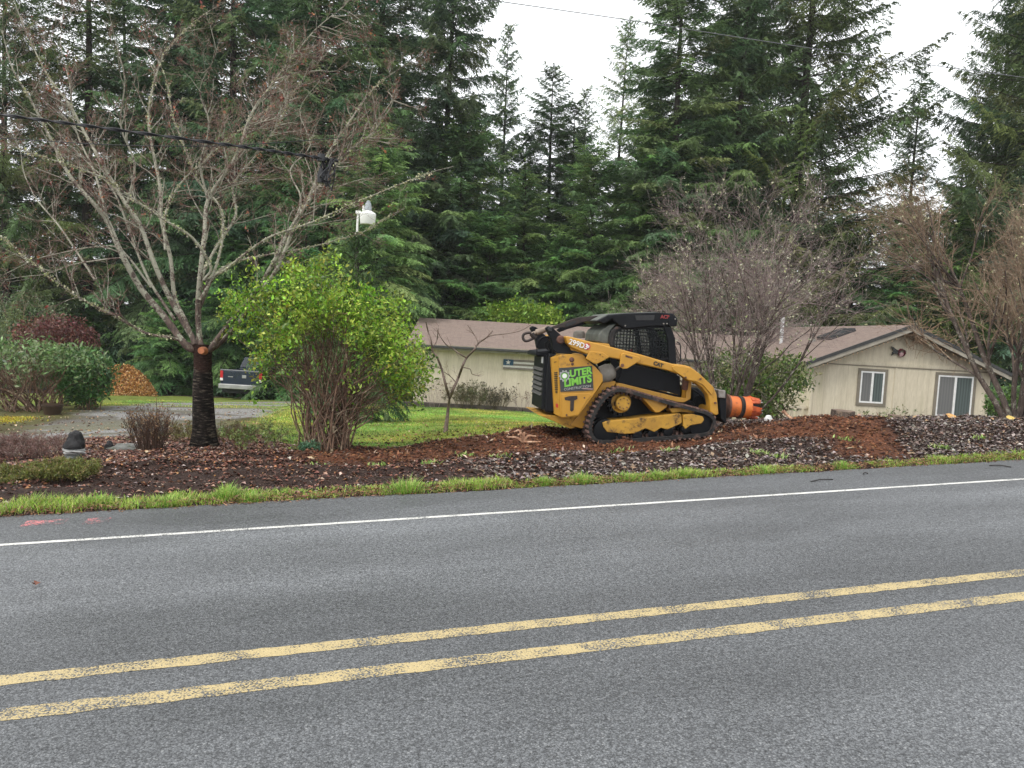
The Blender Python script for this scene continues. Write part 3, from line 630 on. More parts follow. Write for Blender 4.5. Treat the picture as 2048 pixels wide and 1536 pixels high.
q = roofpt(1626, 683); vp = MB(); vp.cyl(q - (0, 0, .1), q + (0, 0, .34), .045, 12); vp.build('vent_pipe', M_DARK, house)
vf = MB(); vf.lathe(q - (0, 0, .05), q + (0, 0, .13), [(0, .2), (.6, .1), (1, .06)], 12); vf.build('flashing', M_CONC, house)
q = roofpt(1562, 686); st_p = MB(); st_p.cyl(q - (0, 0, .3), q + (0, 0, 1.0), .075, 12); st_p.lathe(q + (0, 0, 1.0), q + (0, 0, 1.16), [(0, .1), (.5, .1), (1, .03)], 12); st_p.build('flue_pipe', mat('galvanised', (.72, .73, .73), (.6, .61, .61), 5, .45), house)
# black box on the corner and the low rail beside it
bx = MB(); q = at(1630, 800, 27.4); bx.box((q[0] - .17, YW + .05, q[2] - .22), (q[0] + .1, YW + .35, q[2] + .14)); tag(bx.build('planter', M_DARK, None, bevel=.02), 'black planter box sitting on the low deck rail beside the gable wall', 'planter')
rl = thing('deck_railing', 'low cream deck railing beside the black planter box', 'railing', (x0 - .7, YW + .3, ZB))
zr_ = q[2] - .23; r_ = MB(); r_.box((x0 - 1.6, YW + .1, zr_ - .09), (x0 - .04, YW + .28, zr_)); r_.build('top_rail', M_SID, rl)
for i in range(6):
    p_ = MB(); xx = x0 - 1.5 + i * .28; p_.box((xx, YW + .15, ZB - .6), (xx + .16, YW + .2, zr_ - .092)); p_.build('picket', M_SID, rl)
# flag-like wooden sign on the main wall
fs = thing('wooden_flag_sign', 'weathered plank flag sign with a blue corner on the house wall', 'sign', tuple(at(1035, 731, 31.4)))
c0, c1 = at(1007, 718, 31.4), at(1066, 743, 31.4); fz0, fz1 = c1[2] + .04, c0[2]; fx0, fx1 = c0[0], c1[0] + .05; hgt = (fz1 - fz0) / 5
M_WDW, M_WDG = mat('whitewashed_plank', (.72, .70, .66), (.5, .48, .44), 9, .7, stretch=(1, 1, 8)), mat('grey_plank', (.27, .235, .2), (.15, .13, .11), 9, .8, stretch=(1, 1, 8))
M_BLUE = mat('blue_plank', (.025, .085, .15), (.015, .055, .10), 9, .6)
for i in range(5):
    b_ = MB(); b_.box((fx0 + (.0 if i < 2 else .42), YM - .06, fz0 + i * hgt) if i >= 2 else (fx0, YM - .06, fz0 + i * hgt), (fx1, YM - .03, fz0 + (i + .93) * hgt)); b_.build('plank', M_WDG if i % 2 == 0 else M_WDW, fs)
b_ = MB(); b_.box((fx0, YM - .065, fz0 + 2 * hgt), (fx0 + .415, YM - .03, fz1)); b_.build('blue_corner', M_BLUE, fs)
sp = MB(); cx_, cz_ = fx0 + .2, fz0 + 3.5 * hgt; pts = []
for i in range(10):
    a = math.pi/2 + i * math.pi/5; r = .11 if i % 2 == 0 else .045; pts.append((cx_ + r*math.cos(a), cz_ + r*math.sin(a)))
sp.add([(x, YM - .07, z) for x, z in pts] + [(x, YM - .064, z) for x, z in pts], [tuple(range(10)), tuple(range(19, 9, -1))] + [(i, (i+1) % 10, 10 + (i+1) % 10, 10 + i) for i in range(10)]); sp.build('star', M_WDW, fs)
bk = MB(); bk.box((fx0 + .05, YM - .029, fz0), (fx1 - .05, YM - .003, fz1)); bk.build('backing', M_WDG, fs)
# timber edging under the main wall
eg = MB(); zz = at(950, 817, 30.6)[2]
for i in range(4):
    xa = XL - .3 + i * 2.4; eg.box((xa, YM - 1.0, zz - .2), (xa + 2.37, YM - .86, zz + .12))
tag(eg.build('timber_edging', mat('old_timber', (.09, .075, .06), (.04, .033, .027), 7, .9, bmp=.5), None, bevel=.015), 'dark timber edging of the flower bed below the cream house wall', 'edging')
bed_soil = MB(); bed_soil.box((XL - .3, YM - .88, zz - .3), (XL + 9.3, YM - .004, zz + .06)); tag(bed_soil.build('flower_bed_soil', mat('bed_soil', (.05, .032, .022), (.02, .013, .01), 12, .95, bmp=.6), None), kind='structure')
# ornament, string lights and dry vine on the gable
q = at(1795, 703, 26.9)
orn = thing('wall_ornament', 'dark bird shaped ornament with a red wreath on the gable wall', 'ornament', tuple(q))
sil = [(1781, 692), (1786, 694), (1794, 700), (1800, 701), (1802, 706), (1795, 708), (1788, 707), (1783, 712), (1784, 705), (1787, 702)]
o_ = MB(); V = [at(px, py, 27)[[0, 2]] for px, py in sil]; n = len(V)
o_.add([(x, YW - .09, z) for x, z in V] + [(x, YW - .04, z) for x, z in V], [tuple(range(n)), tuple(range(2*n - 1, n - 1, -1))] + [(i, (i+1) % n, n + (i+1) % n, n + i) for i in range(n)]); o_.build('silhouette', M_DARK, orn, bevel=.01)
rngh = np.random.default_rng(3); q2 = at(1803, 706, 27); wv = lumps(rngh, np.stack([q2 + (.11 * math.cos(a), -.08 - q2[1] + YW, .11 * math.sin(a) + .01) for a in np.linspace(0, 6.3, 26)]), np.full(26, .055)); w_ = MB(); w_.add(wv[0], wv[1].tolist()); w_.build('wreath', mat('wreath_red', (.16, .02, .03), (.06, .01, .015), 20, .7), orn)
w_ = MB(); w_.lathe(q2 + (-.01, YW - q2[1] - .12, -.06), q2 + (-.01, YW - q2[1] - .05, -.06), [(0, .05), (.4, .085), (1, .09)], 14); w_.build('bow', mat('pink_bow', (.5, .33, .33), (.35, .2, .2), 20, .6), orn)
sl = thing('string_lights', 'string of small warm lights hanging along the gable eaves', 'string lights', (XP, yf + .1, ZPK - .3))
rngh = np.random.default_rng(8); cpts, bl = [], []
for sgn in (-1, 1):
    run = []
    for i, u in enumerate(np.linspace(.06, .97, 46)):
        x_ = XP + sgn * xo * u; z_ = ZPK - SL * xo * u - .25 - .035 * abs(math.sin(i * .9)) - .02 * rngh.random(); run.append((x_, yf + .02, z_))
        if i % 2 == 0 and rngh.random() < .8: bl.append((x_, yf + .02, z_ - .03))
    cpts.append(run)
w_ = MB()
for r_ in cpts: w_.tube(r_, .006, 4)
w_.build('wire', M_DARK, sl)
m_, nt, b = nodes('bulb'); b.inputs['Base Color'].default_value = (.55, .36, .2, 1); b.inputs['Emission Color'].default_value = (1, .62, .38, 1); b.inputs['Emission Strength'].default_value = .2
for p_ in bl:
    w_ = MB(); w_.lathe(np.array(p_) + (0, 0, .02), np.array(p_) - (0, 0, .03), [(0, .005), (.4, .011), (.8, .009), (1, .003)], 6); w_.build('bulb', m_, sl)
vn = []; rngh = np.random.default_rng(17)
for i in range(280):
    u0 = rngh.uniform(-.10, .62) * rngh.random() ** .6; x_ = XP + xo * u0; z_ = ZPK - SL * abs(xo * u0) - .2
    p_ = np.array((x_, yf + .06 + .2 * rngh.random(), z_)); v_ = rngh.normal(size=3) * (.09, .04, .06); run = [p_]
    for j in range(5):
        p_ = p_ + v_ + np.array((.04, 0, -.015)); v_ = v_ * .8 + rngh.normal(size=3) * (.05, .03, .045); run.append(p_); 
    vn.append((np.array(run), np.full(6, .0065)))
V, Fq = tubes(vn, 3); tag(link('dry_vine', mesh_np('dry_vine', V, [Fq], mat('dry_stem', (.36, .24, .15), (.2, .12, .07), 9, .8))), 'tangle of dry brown vine hanging under the gable peak', 'vine')
# ================================================================== TREES AND SHRUBS
def bark_mat(name, c1, c2, c3=None, scale=14, stretch=(1, 1, .25), bmp=.6, lich=.0):
    m, nt, b = nodes(name); co = N(nt, 'TexCoord').outputs['Object']
    f = noise(nt, scale, 6, .65, vec=co, stretch=stretch); c = ramp(nt, f, [(.35, c2), (.62, c1)])
    if c3 is not None:
        g = noise(nt, 6, 7, .7, vec=co); g2 = noise(nt, 38, 4, .6, vec=co); k = ramp(nt, mth(nt, 'ADD', mth(nt, 'MULTIPLY', g, .7), mth(nt, 'MULTIPLY', g2, .3)), [(.50 - lich, 0.0), (.56 - lich, 1.0)]); c = mixc(nt, k, c, c3)
    nt.links.new(c, b.inputs['Base Color']); b.inputs['Roughness'].default_value = .85; b.inputs['Specular IOR Level'].default_value = .3
    bump(nt, b, f, bmp, .02); return m
M_CBARK = bark_mat('conifer_bark', (.055, .042, .033), (.02, .016, .013), (.10, .10, .085), lich=-.06)
M_CWOOD = bark_mat('conifer_branch', (.05, .04, .03), (.022, .017, .014))

def conifer(seed, H, cb, Lmax, nper=9.0, e_lo=-.1, e_hi=.9, droop=.10, tip=.02, hang=.35, sp=.17, tw=.30, ll=.20, lw=.06, bare=.12, prof=.8, cols=((.035, .065, .022),), nl=7, lean=0.0, first=.0):
    rng = np.random.default_rng(seed)
    n = int(H * nper * (1 - cb)); rel = np.sort(rng.random(n) ** .92); z = H * (cb + (1 - cb) * rel * .99)
    L = Lmax * ((1 - rel) ** prof) * rng.uniform(.55, 1.15, n) * (1 - first * np.clip(1 - rel / .12, 0, 1)) + .25
    az = (np.arange(n) * 2.399 + rng.uniform(-.5, .5, n)); e0 = e_lo + (e_hi - e_lo) * rel + rng.normal(0, .12, n)
    m = 9; u = np.linspace(0, 1, m); bow = rng.normal(0, .12, n)
    rr = L[:, None] * u; zz = z[:, None] + L[:, None] * (np.tan(np.clip(e0, -1, 1.2))[:, None] * u * .6 - (droop * L[:, None] * .28 + .03) * u**2 + tip * L[:, None] * u**3)
    A = az[:, None] + bow[:, None] * u
    ax = np.stack([rr * np.cos(A), rr * np.sin(A), zz], -1)
    wood = [(ax[i], np.linspace(.007 * L[i] + .008, .003, m)) for i in range(n)]
    zt = np.linspace(0, H, 24); tr = np.stack([.12 * np.sin(zt * .21 + seed), .12 * np.cos(zt * .17 + seed), zt], -1); tr[:, :2] -= tr[0, :2]
    trunk = tubes([(tr, np.maximum(.0115 * H * (1 - zt / H) ** .85 * (1 + .35 * np.exp(-zt * 1.5)), .012))], 9)
    ax[..., 0] += np.interp(ax[:, :1, 2], zt, tr[:, 0]); ax[..., 1] += np.interp(ax[:, :1, 2], zt, tr[:, 1])
    B, T, Sd, LT, BI = [], [], [], [], []
    for i in range(n):
        k = max(4, int(L[i] / sp)); uu = bare + (1 - bare) * (np.arange(k) + rng.random(k)) / k; x = uu * (m - 1); j = np.minimum(x.astype(int), m - 2); fr = (x - j)[:, None]
        P = ax[i, j] * (1 - fr) + ax[i, j + 1] * fr; tg = unit(ax[i, j + 1] - ax[i, j]); side = unit(np.stack([-tg[:, 1], tg[:, 0], np.zeros(k)], -1))
        lt = (tw * L[i] * (1 - uu) ** .75 + .16) * rng.uniform(.55, 1.25, k)
        for sg in (-1, 1):
            B.append(P); T.append(tg); Sd.append(side * sg); LT.append(lt * rng.uniform(.7, 1.2, k)); BI.append(np.full(k, i))
        B.append(ax[i, -1:]); T.append(tg[-1:]); Sd.append(side[-1:] * .2); LT.append(np.array([.3])); BI.append(np.array([i]))
    B, T, Sd, LT, BI = map(np.concatenate, (B, T, Sd, LT, BI)); nt = len(B)
    D = unit(T * rng.uniform(.45, .95, (nt, 1)) + Sd * rng.uniform(.5, 1.1, (nt, 1)) + np.array([0, 0, -1]) * (hang * rng.uniform(.2, 1.5, (nt, 1))) + rng.normal(0, .12, (nt, 3)))
    up = unit(np.cross(D, np.cross(np.array([0, 0, 1.0]), D)) + rng.normal(0, .25, (nt, 3))); s2 = unit(np.cross(D, up))
    C, DD, NN, LL, WW, II = [B], [D], [up], [LT], [np.full(nt, lw * .8)], [BI]
    for q in range(nl):
        fu = (q + rng.random(nt)) / nl; sg = 1 if q % 2 else -1
        C.append(B + D * (LT * fu)[:, None] - np.array([0, 0, 1]) * (hang * .18 * LT * fu ** 2)[:, None]); DD.append(D * .75 + s2 * sg * rng.uniform(.35, .85, (nt, 1)) + np.array([0, 0, -1]) * hang * .5 * rng.random((nt, 1)))
        NN.append(up + rng.normal(0, .45, (nt, 3))); LL.append(ll * rng.uniform(.6, 1.3, nt) * np.clip(LT / .5, .5, 1.2)); WW.append(lw * rng.uniform(.7, 1.3, nt)); II.append(BI)
    C, DD, NN, LL, WW, II = map(np.concatenate, (C, DD, NN, LL, WW, II))
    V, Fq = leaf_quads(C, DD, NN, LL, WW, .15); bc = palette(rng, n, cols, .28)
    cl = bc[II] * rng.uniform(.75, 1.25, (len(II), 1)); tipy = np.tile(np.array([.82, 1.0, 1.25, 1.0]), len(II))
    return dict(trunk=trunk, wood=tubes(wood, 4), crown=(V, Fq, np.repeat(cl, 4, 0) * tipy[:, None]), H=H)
DARKG = [(.100, .150, .070), (.124, .180, .076), (.080, .126, .066), (.150, .186, .076)]
OLIVE = [(.130, .165, .058), (.098, .145, .058), (.160, .178, .066), (.080, .124, .056)]
FRESH = [(.128, .198, .068), (.104, .170, .068), (.162, .222, .080), (.088, .144, .066)]
BLUE = [(.09, .13, .10), (.07, .11, .085), (.11, .15, .115)]
KIND = {}
def kind(key, **kw): 
    d = conifer(**kw); t = mesh_np('trunk', d['trunk'][0], [d['trunk'][1]], M_CBARK, smooth=True)
    w = mesh_np('branches', d['wood'][0], [d['wood'][1]], M_CWOOD); c = mesh_np('crown', d['crown'][0], [d['crown'][1]], M_NEEDLE, d['crown'][2]); KIND[key] = (t, w, c, d['H'])
kind('fir', seed=1, H=27, cb=.06, Lmax=5.4, nper=11, cols=DARKG, droop=.26, hang=.5, prof=.62, ll=.21, lw=.06, tw=.34, nl=11, sp=.14)
kind('fir2', seed=2, H=25, cb=.05, Lmax=5.0, nper=12, cols=DARKG, droop=.2, hang=.7, e_lo=-.1, prof=.6, ll=.21, lw=.06, tw=.34, nl=11, sp=.14)
kind('spruce', seed=3, H=28, cb=.06, Lmax=6.6, nper=8.5, cols=OLIVE, droop=.10, tip=.05, hang=.85, bare=.15, e_lo=.05, e_hi=.8, prof=.5, sp=.13, ll=.22, lw=.055, tw=.24, nl=10)
kind('sparse', seed=4, H=27, cb=.14, Lmax=4.4, nper=9.5, cols=OLIVE, droop=.12, hang=.6, sp=.2, prof=.6, nl=9, ll=.22, lw=.06)
kind('hemlock', seed=5, H=15, cb=.02, Lmax=4.8, nper=15, cols=FRESH, droop=.30, tip=-.02, hang=.45, tw=.38, ll=.19, lw=.052, e_lo=.10, prof=.6, sp=.13, nl=9)
kind('hemlock2', seed=6, H=14, cb=.02, Lmax=5.0, nper=14, cols=FRESH, droop=.24, tip=-.01, hang=.4, tw=.38, ll=.20, lw=.055, e_lo=.2, prof=.55, sp=.14, nl=9)
kind('small', seed=7, H=6.5, cb=.0, Lmax=3.6, nper=24, cols=FRESH, droop=.42, tip=-.02, hang=.5, tw=.34, ll=.16, lw=.05, e_lo=.45, prof=.6, sp=.13, nl=9)
kind('pointed', seed=8, H=24, cb=.05, Lmax=4.0, nper=11, cols=DARKG, droop=.16, hang=.6, e_lo=.0, e_hi=1.0, prof=.75, ll=.21, lw=.06, nl=10, sp=.14)
def tree(name, key, px, d, top=None, h=None, label='', group=None, tint=(1, 1, 1), rot=0, wide=1.0, base_py=790):
    p = at(px, base_py, d); s_, t__ = st(p[:2]); p[2] = ground_z(np.array([s_]), np.array([t__]))[0] - .15
    t, w, c, H = KIND[key]
    if top is not None: h = at(px, top, d)[2] - p[2]
    r = thing(name, label, 'tree', p, group); k = h / H; r.scale = (k * wide, k * wide, k); r.rotation_euler = (0, math.radians(-1.6), rot)
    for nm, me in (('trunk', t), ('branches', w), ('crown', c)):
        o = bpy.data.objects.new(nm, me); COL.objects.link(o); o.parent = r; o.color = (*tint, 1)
    return r
g1, g2, g3 = 'tall conifers behind the house and drive', 'feathery conifers in the middle of the woods edge', 'conifers at the back of the forest'
trng = random.Random(4)
for (key, px, d, top, wide, tint, label) in [
    ('spruce', 20, 42, -160, .9, (1.0, 1, 1), 'sparse olive conifer at the left edge with sky showing through'),
    ('sparse', 178, 44, -260, 1.1, (.9, 1.05, .95), 'tall olive conifer behind the upper left limbs of the bare tree'),
    ('fir', 315, 46, -350, .95, (.95, 1.15, 1.1), 'tall dark conifer directly behind the middle of the bare tree'),
    ('fir2', 470, 44, -300, .95, (1.0, 1.2, 1.15), 'tall deep green conifer above the drive and the pickup truck'),
    ('fir', 640, 41, -330, .95, (1.0, 1.2, 1.1), 'tall dark dense conifer rising behind the yard light'),
    ('fir2', 850, 46, -230, .85, (.95, 1.05, 1.1), 'tall grey green conifer on the left side of the sky gap'),
    ('fir', 760, 50, -260, 1.1, (.9, 1.0, 1.0), 'tall conifer between the yard light and the sky gap'),
    ('fir', 925, 49, 205, .9, (1.0, 1.1, 1.1), 'grey green conifer closing the left lower side of the sky gap'),
    ('fir2', 1022, 52, 262, 1.0, (1.0, 1.1, 1.05), 'short full conifer at the lowest point of the sky gap'),
    ('fir', 1118, 52, 215, 1.0, (1, 1.1, 1.05), 'full conifer right of the rounded tree in the sky gap'),
    ('fir2', 1262, 47, 120, 1.0, (1.0, 1.1, .95), 'full green conifer closing the right lower side of the sky gap'),
    ('pointed', 978, 54, 70, .75, (1.1, 1.2, 1.25), 'slim spire shaped conifer in the left half of the sky gap'),
    ('fir', 1078, 54, 148, 1.1, (1.0, 1.05, 1.1), 'rounded conifer with its pointed tip in the middle of the sky gap'),
    ('pointed', 1152, 60, 188, .8, (1.1, 1.15, 1.15), 'short dark conifer between the rounded and the pale tree in the gap'),
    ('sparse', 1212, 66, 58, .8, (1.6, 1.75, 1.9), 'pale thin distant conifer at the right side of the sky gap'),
    ('fir', 1340, 43, -170, 1.0, (.95, 1.05, .9), 'tall green conifer at the right edge of the sky gap'),
    ('fir2', 1455, 43, -220, .85, (.9, 1.0, .9), 'tall dark conifer just left of the broad olive spruce'),
    ('spruce', 1568, 45, -420, .98, (.9, .9, .8), 'broad olive spruce with long drooping limbs reaching into the right sky gap'),
    ('pointed', 1800, 58, 122, .85, (1, 1.05, 1), 'slim conifer standing alone in the right sky gap'),
    ('spruce', 2030, 41, -380, .9, (.8, .9, .85), 'large dark spruce at the right edge with limbs reaching left'),
    ('spruce', 1935, 46, -20, .62, (.8, .95, .85), 'dark conifer behind the right hand bare tree'),
]:
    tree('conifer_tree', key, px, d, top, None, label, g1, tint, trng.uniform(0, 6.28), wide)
for (key, px, d, top, wide, tint, label) in [
    ('hemlock', 735, 36, 255, 1.0, (1.38, 1.45, 1.31), 'feathery green conifer right behind the yard light'),
    ('hemlock2', 905, 45, 235, 1.0, (1.45, 1.50, 1.38), 'feathery conifer with pale drooping sprays left of the sky gap'),
    ('hemlock', 1030, 44, 345, 1.05, (1.31, 1.38, 1.24), 'feathery conifer below the rounded tree in the sky gap'),
    ('hemlock2', 1170, 43, 300, .95, (1.24, 1.38, 1.17), 'feathery dark green conifer above the cab of the track loader'),
    ('hemlock', 1290, 43, 250, 1.0, (1.17, 1.38, 1.10), 'leafy green conifer at the foot of the right sky gap edge'),
    ('hemlock2', 1420, 44, 330, .9, (1.03, 1.24, 0.97), 'low dark conifer behind the bare lichen covered tree'),
    ('hemlock2', 600, 38, 330, .9, (0.83, 1.10, 0.97), 'dark low conifer behind the right limbs of the bare tree'),
    ('hemlock', 455, 40, 430, 1.0, (0.83, 1.10, 0.97), 'dark low conifer behind the pickup truck'),
    ('hemlock', 800, 45, 420, 1.2, (1.10, 1.31, 1.10), 'low spreading conifer behind the left end of the house roof'),
    ('hemlock2', 960, 43, 430, 1.2, (1.03, 1.24, 1.03), 'low spreading conifer above the middle of the house roof'),
    ('hemlock', 1110, 43, 470, 1.2, (0.97, 1.24, 0.97), 'low dark conifer right above the bright leafy bush behind the roof'),
    ('hemlock', 1690, 44, 360, .85, (0.97, 1.17, 0.97), 'low conifer under the right sky gap behind the gable roof'),
    ('hemlock2', 1790, 42, 420, .9, (0.83, 1.10, 0.90), 'dark low conifer right behind the roof peak'),
    ('hemlock', 1880, 41, 380, .9, (0.97, 1.10, 0.83), 'low olive conifer behind the right slope of the gable roof'),
]:
    tree('feathery_conifer', key, px, d, top, None, label, g2, tint, trng.uniform(0, 6.28), wide)
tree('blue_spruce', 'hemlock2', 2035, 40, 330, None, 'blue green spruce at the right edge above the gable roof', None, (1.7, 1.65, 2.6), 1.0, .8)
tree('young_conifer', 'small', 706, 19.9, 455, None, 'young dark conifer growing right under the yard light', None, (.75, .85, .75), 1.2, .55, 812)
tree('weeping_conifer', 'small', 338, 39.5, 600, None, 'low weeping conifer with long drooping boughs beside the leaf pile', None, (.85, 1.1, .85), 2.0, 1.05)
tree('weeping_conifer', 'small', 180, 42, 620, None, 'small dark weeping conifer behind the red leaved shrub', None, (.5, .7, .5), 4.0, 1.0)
for i, (px, d, top) in enumerate([(95, 57, 110), (-25, 54, 190), (150, 62, 60), (235, 62, -100), (390, 60, -60), (540, 58, -200), (720, 60, -20), (1260, 62, 170), (1400, 58, -40), (1640, 60, 360), (1870, 60, 260), (2010, 62, 100), (2150, 50, -100), (2260, 46, -200),
                                 (620, 72, 60), (1020, 74, 350), (1340, 74, 160), (1520, 70, 130), (1760, 76, 440)]):
    tree('forest_conifer', ('fir', 'fir2', 'pointed', 'sparse')[i % 4] if px > 150 else ('sparse', 'fir2')[i % 2], px, d, top, None, 'dark conifer half hidden among the others at the back of the forest', g3, (.95, 1.1, 1.05), trng.uniform(0, 6.28), 1.0)
for i, px in enumerate(range(-40, 2100, 90)):
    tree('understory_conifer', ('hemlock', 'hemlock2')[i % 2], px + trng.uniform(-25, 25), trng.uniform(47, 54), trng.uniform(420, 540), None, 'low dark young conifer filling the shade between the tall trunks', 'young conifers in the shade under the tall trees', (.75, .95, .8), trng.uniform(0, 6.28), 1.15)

# ------------------------------------------------------------------ bare trees: limbs, then branching twigs
def rot_about(v, ax, a):
    return v * math.cos(a) + np.cross(ax, v) * math.sin(a) + ax * (ax @ v) * (1 - math.cos(a))
def sprout(rng, out, P, D, L, r, lev, cfg):
    """One branch of about length L and its side branches; cfg: per level (children, length ratio, spread, up, wiggle, points)."""
    nch, ratio, spread, up, wig, npt = cfg[lev]
    pts = [P]; d = D.copy(); seg = L / npt
    for i in range(npt):
        d = d + rng.normal(size=3) * wig + np.array([0, 0, up]); d /= np.linalg.norm(d); pts.append(pts[-1] + d * seg)
    pts = np.array(pts); rr = np.linspace(r, max(r * .38, .0016), npt + 1); out.setdefault(lev, []).append((pts, rr))
    if lev + 1 < len(cfg):
        n = max(1, int(round(nch * rng.uniform(.7, 1.3))))
        for c in range(n):
            u = rng.uniform(.22, 1.0); x = u * npt; j = min(int(x), npt - 1); q = pts[j] + (pts[j + 1] - pts[j]) * (x - j); t = unit(pts[j + 1] - pts[j])
            a = unit(np.cross(t, rng.normal(size=3))); d2 = rot_about(t, a, spread * rng.uniform(.6, 1.35))
            sprout(rng, out, q, unit(d2), L * ratio * (1.15 - .5 * u) * rng.uniform(.65, 1.3), max(rr[min(j, npt)] * .55, .0018), lev + 1, cfg)
def along(rng, out, pts, rr, n, L, spread, lev, cfg, u0=.25, bias=(0, 0, .3), r=.011):
    pts = np.asarray(pts); seg = np.linalg.norm(np.diff(pts, axis=0), axis=1); cum = np.concatenate([[0], np.cumsum(seg)]) / seg.sum()
    for i in range(n):
        u = u0 + (1 - u0) * rng.random() ** .85; q = np.array([np.interp(u, cum, pts[:, k]) for k in range(3)]); j = min(np.searchsorted(cum, u) - 1, len(pts) - 2); t = unit(pts[max(j, 0) + 1] - pts[max(j, 0)])
        d2 = rot_about(t, unit(np.cross(t, rng.normal(size=3))), spread * rng.uniform(.6, 1.3)); sprout(rng, out, q, unit(d2 + np.array(bias)), L * (1.2 - .6 * u) * rng.uniform(.5, 1.3), min(r, np.interp(u, cum, rr) * .6), lev, cfg)
def refine(pts, k=4):
    """A smooth curve through points (Catmull-Rom)."""
    p = np.asarray(pts, float); p = np.concatenate([[2*p[0] - p[1]], p, [2*p[-1] - p[-2]]]); out = []
    for i in range(1, len(p) - 2):
        for t in np.arange(k) / k:
            out.append(.5 * (2*p[i] + (p[i+1] - p[i-1])*t + (2*p[i-1] - 5*p[i] + 4*p[i+1] - p[i+2])*t*t + (3*p[i] - p[i-1] - 3*p[i+1] + p[i+2])*t**3))
    return np.array(out + [p[-2]])
M_LICHEN = bark_mat('lichen_bark', (.16, .125, .10), (.06, .043, .035), (.38, .37, .295), 20, (1, 1, .4), .5, .03)
M_BROWNB = bark_mat('brown_bark', (.19, .14, .11), (.085, .06, .048), (.32, .28, .22), 20, (1, 1, .4), .5, -.07)
M_TWIG = bark_mat('red_twig', (.25, .155, .125), (.13, .075, .06), (.42, .38, .31), 12, (1, 1, 1), .2, -.02)
M_GTWIG = bark_mat('grey_twig', (.34, .26, .245), (.18, .13, .122), (.44, .41, .35), 14, (1, 1, 1), .2, -.03)
M_BTWIG = bark_mat('tan_twig', (.33, .235, .16), (.17, .118, .08), (.44, .39, .29), 12, (1, 1, 1), .2, -.05)
M_MOSS = leaf_mat('lichen_tuft', .9, .1, 0, .1)

def limb_mat():
    m, nt, b = nodes('cherry_limb'); co = N(nt, 'TexCoord').outputs['Object']
    f = noise(nt, 20, 6, .65, vec=co, stretch=(1, 1, .4)); c = ramp(nt, f, [(.35, (.045, .03, .025)), (.62, (.13, .09, .07))])
    g = noise(nt, 6, 7, .7, vec=co); g2 = noise(nt, 38, 4, .6, vec=co); sx = N(nt, 'SeparateXYZ'); nt.links.new(co, sx.inputs['Vector'])
    up = mth(nt, 'MULTIPLY', mth(nt, 'SUBTRACT', sx.outputs['Z'], float(at(402, 640, 12.1)[2])), .09); up = mth(nt, 'MINIMUM', mth(nt, 'MAXIMUM', up, -.06), .06)
    k = ramp(nt, mth(nt, 'ADD', up, mth(nt, 'ADD', mth(nt, 'MULTIPLY', g, .7), mth(nt, 'MULTIPLY', g2, .3))), [(.50, 0.0), (.56, 1.0)])
    nt.links.new(mixc(nt, k, c, mixc(nt, g2, (.21, .20, .16), (.37, .36, .27))), b.inputs['Base Color']); b.inputs['Roughness'].default_value = .85; bump(nt, b, f, .5, .02); return m
M_LIMB = limb_mat()
# the big bare tree by the drive
TD = 12.1; base = foot(408, 892, TD, .05)
ct = thing('bare_tree', 'large bare spreading tree with a dark ringed trunk and lichen covered limbs', 'tree', base)
def trunk_mat():
    m, nt, b = nodes('ringed_bark'); co = N(nt, 'TexCoord').outputs['Object']
    f = noise(nt, 9, 6, .7, vec=co, stretch=(.9, .9, 6)); g = noise(nt, 30, 5, .7, vec=co, stretch=(.6, .6, 2.2))
    c = ramp(nt, f, [(.40, (.007, .006, .0055)), (.54, (.026, .020, .017)), (.59, (.10, .08, .062)), (.66, (.28, .23, .17))]); c = mixc(nt, ramp(nt, g, [(.52, 0.0), (.66, .7)]), c, (.016, .013, .011))
    sx = N(nt, 'SeparateXYZ'); nt.links.new(co, sx.inputs['Vector'])
    c2 = ramp(nt, g, [(.38, (.022, .011, .009)), (.62, (.075, .042, .032)), (.77, (.30, .26, .19))])
    zb = float(at(405, 742, TD)[2]); k = ramp(nt, mth(nt, 'ADD', mth(nt, 'MULTIPLY', mth(nt, 'SUBTRACT', sx.outputs['Z'], zb), 3.0), mth(nt, 'ADD', mth(nt, 'MULTIPLY', g, .3), .35)), [(.40, 0.0), (.62, 1.0)])
    nt.links.new(mixc(nt, k, c, c2), b.inputs['Base Color']); b.inputs['Roughness'].default_value = .9; b.inputs['Specular IOR Level'].default_value = .12; bump(nt, b, mth(nt, 'ADD', f, mth(nt, 'MULTIPLY', g, .9)), 1.0, .06); return m
zs = [(900, 30), (893, 27.5), (880, 25), (860, 23), (830, 21.5), (795, 20.5), (760, 19.5), (745, 19), (742, 17.5), (730, 17), (715, 17.5), (700, 19), (690, 20)]
tp = [at(408 - (900 - y) * .018, y, TD) for y, w in zs]; rr = [w / FPX * TD for y, w in zs]
P_ = refine(tp, 3); R_r = np.interp(np.linspace(0, 1, len(P_)), np.linspace(0, 1, len(rr)), rr); V, Fq = tubes([(P_, R_r)], 26)
ang = np.arctan2(V[:, 1] - P_[0, 1], V[:, 0] - P_[0, 0]); ctr = np.stack([np.interp(V[:, 2], P_[:, 2], P_[:, k]) for k in range(2)], -1)
flare = np.exp(-(V[:, 2] - P_[0, 2]) * 5) * .20 * np.sin(ang * 5 + 1) + .035 * np.sin(ang * 3 + V[:, 2] * 2) + .05 * fbm(ang * 2, V[:, 2] * 14, 3)
V[:, :2] += (V[:, :2] - ctr) * flare[:, None]
link('trunk', mesh_np('trunk', V, [Fq], trunk_mat(), smooth=True), ct)
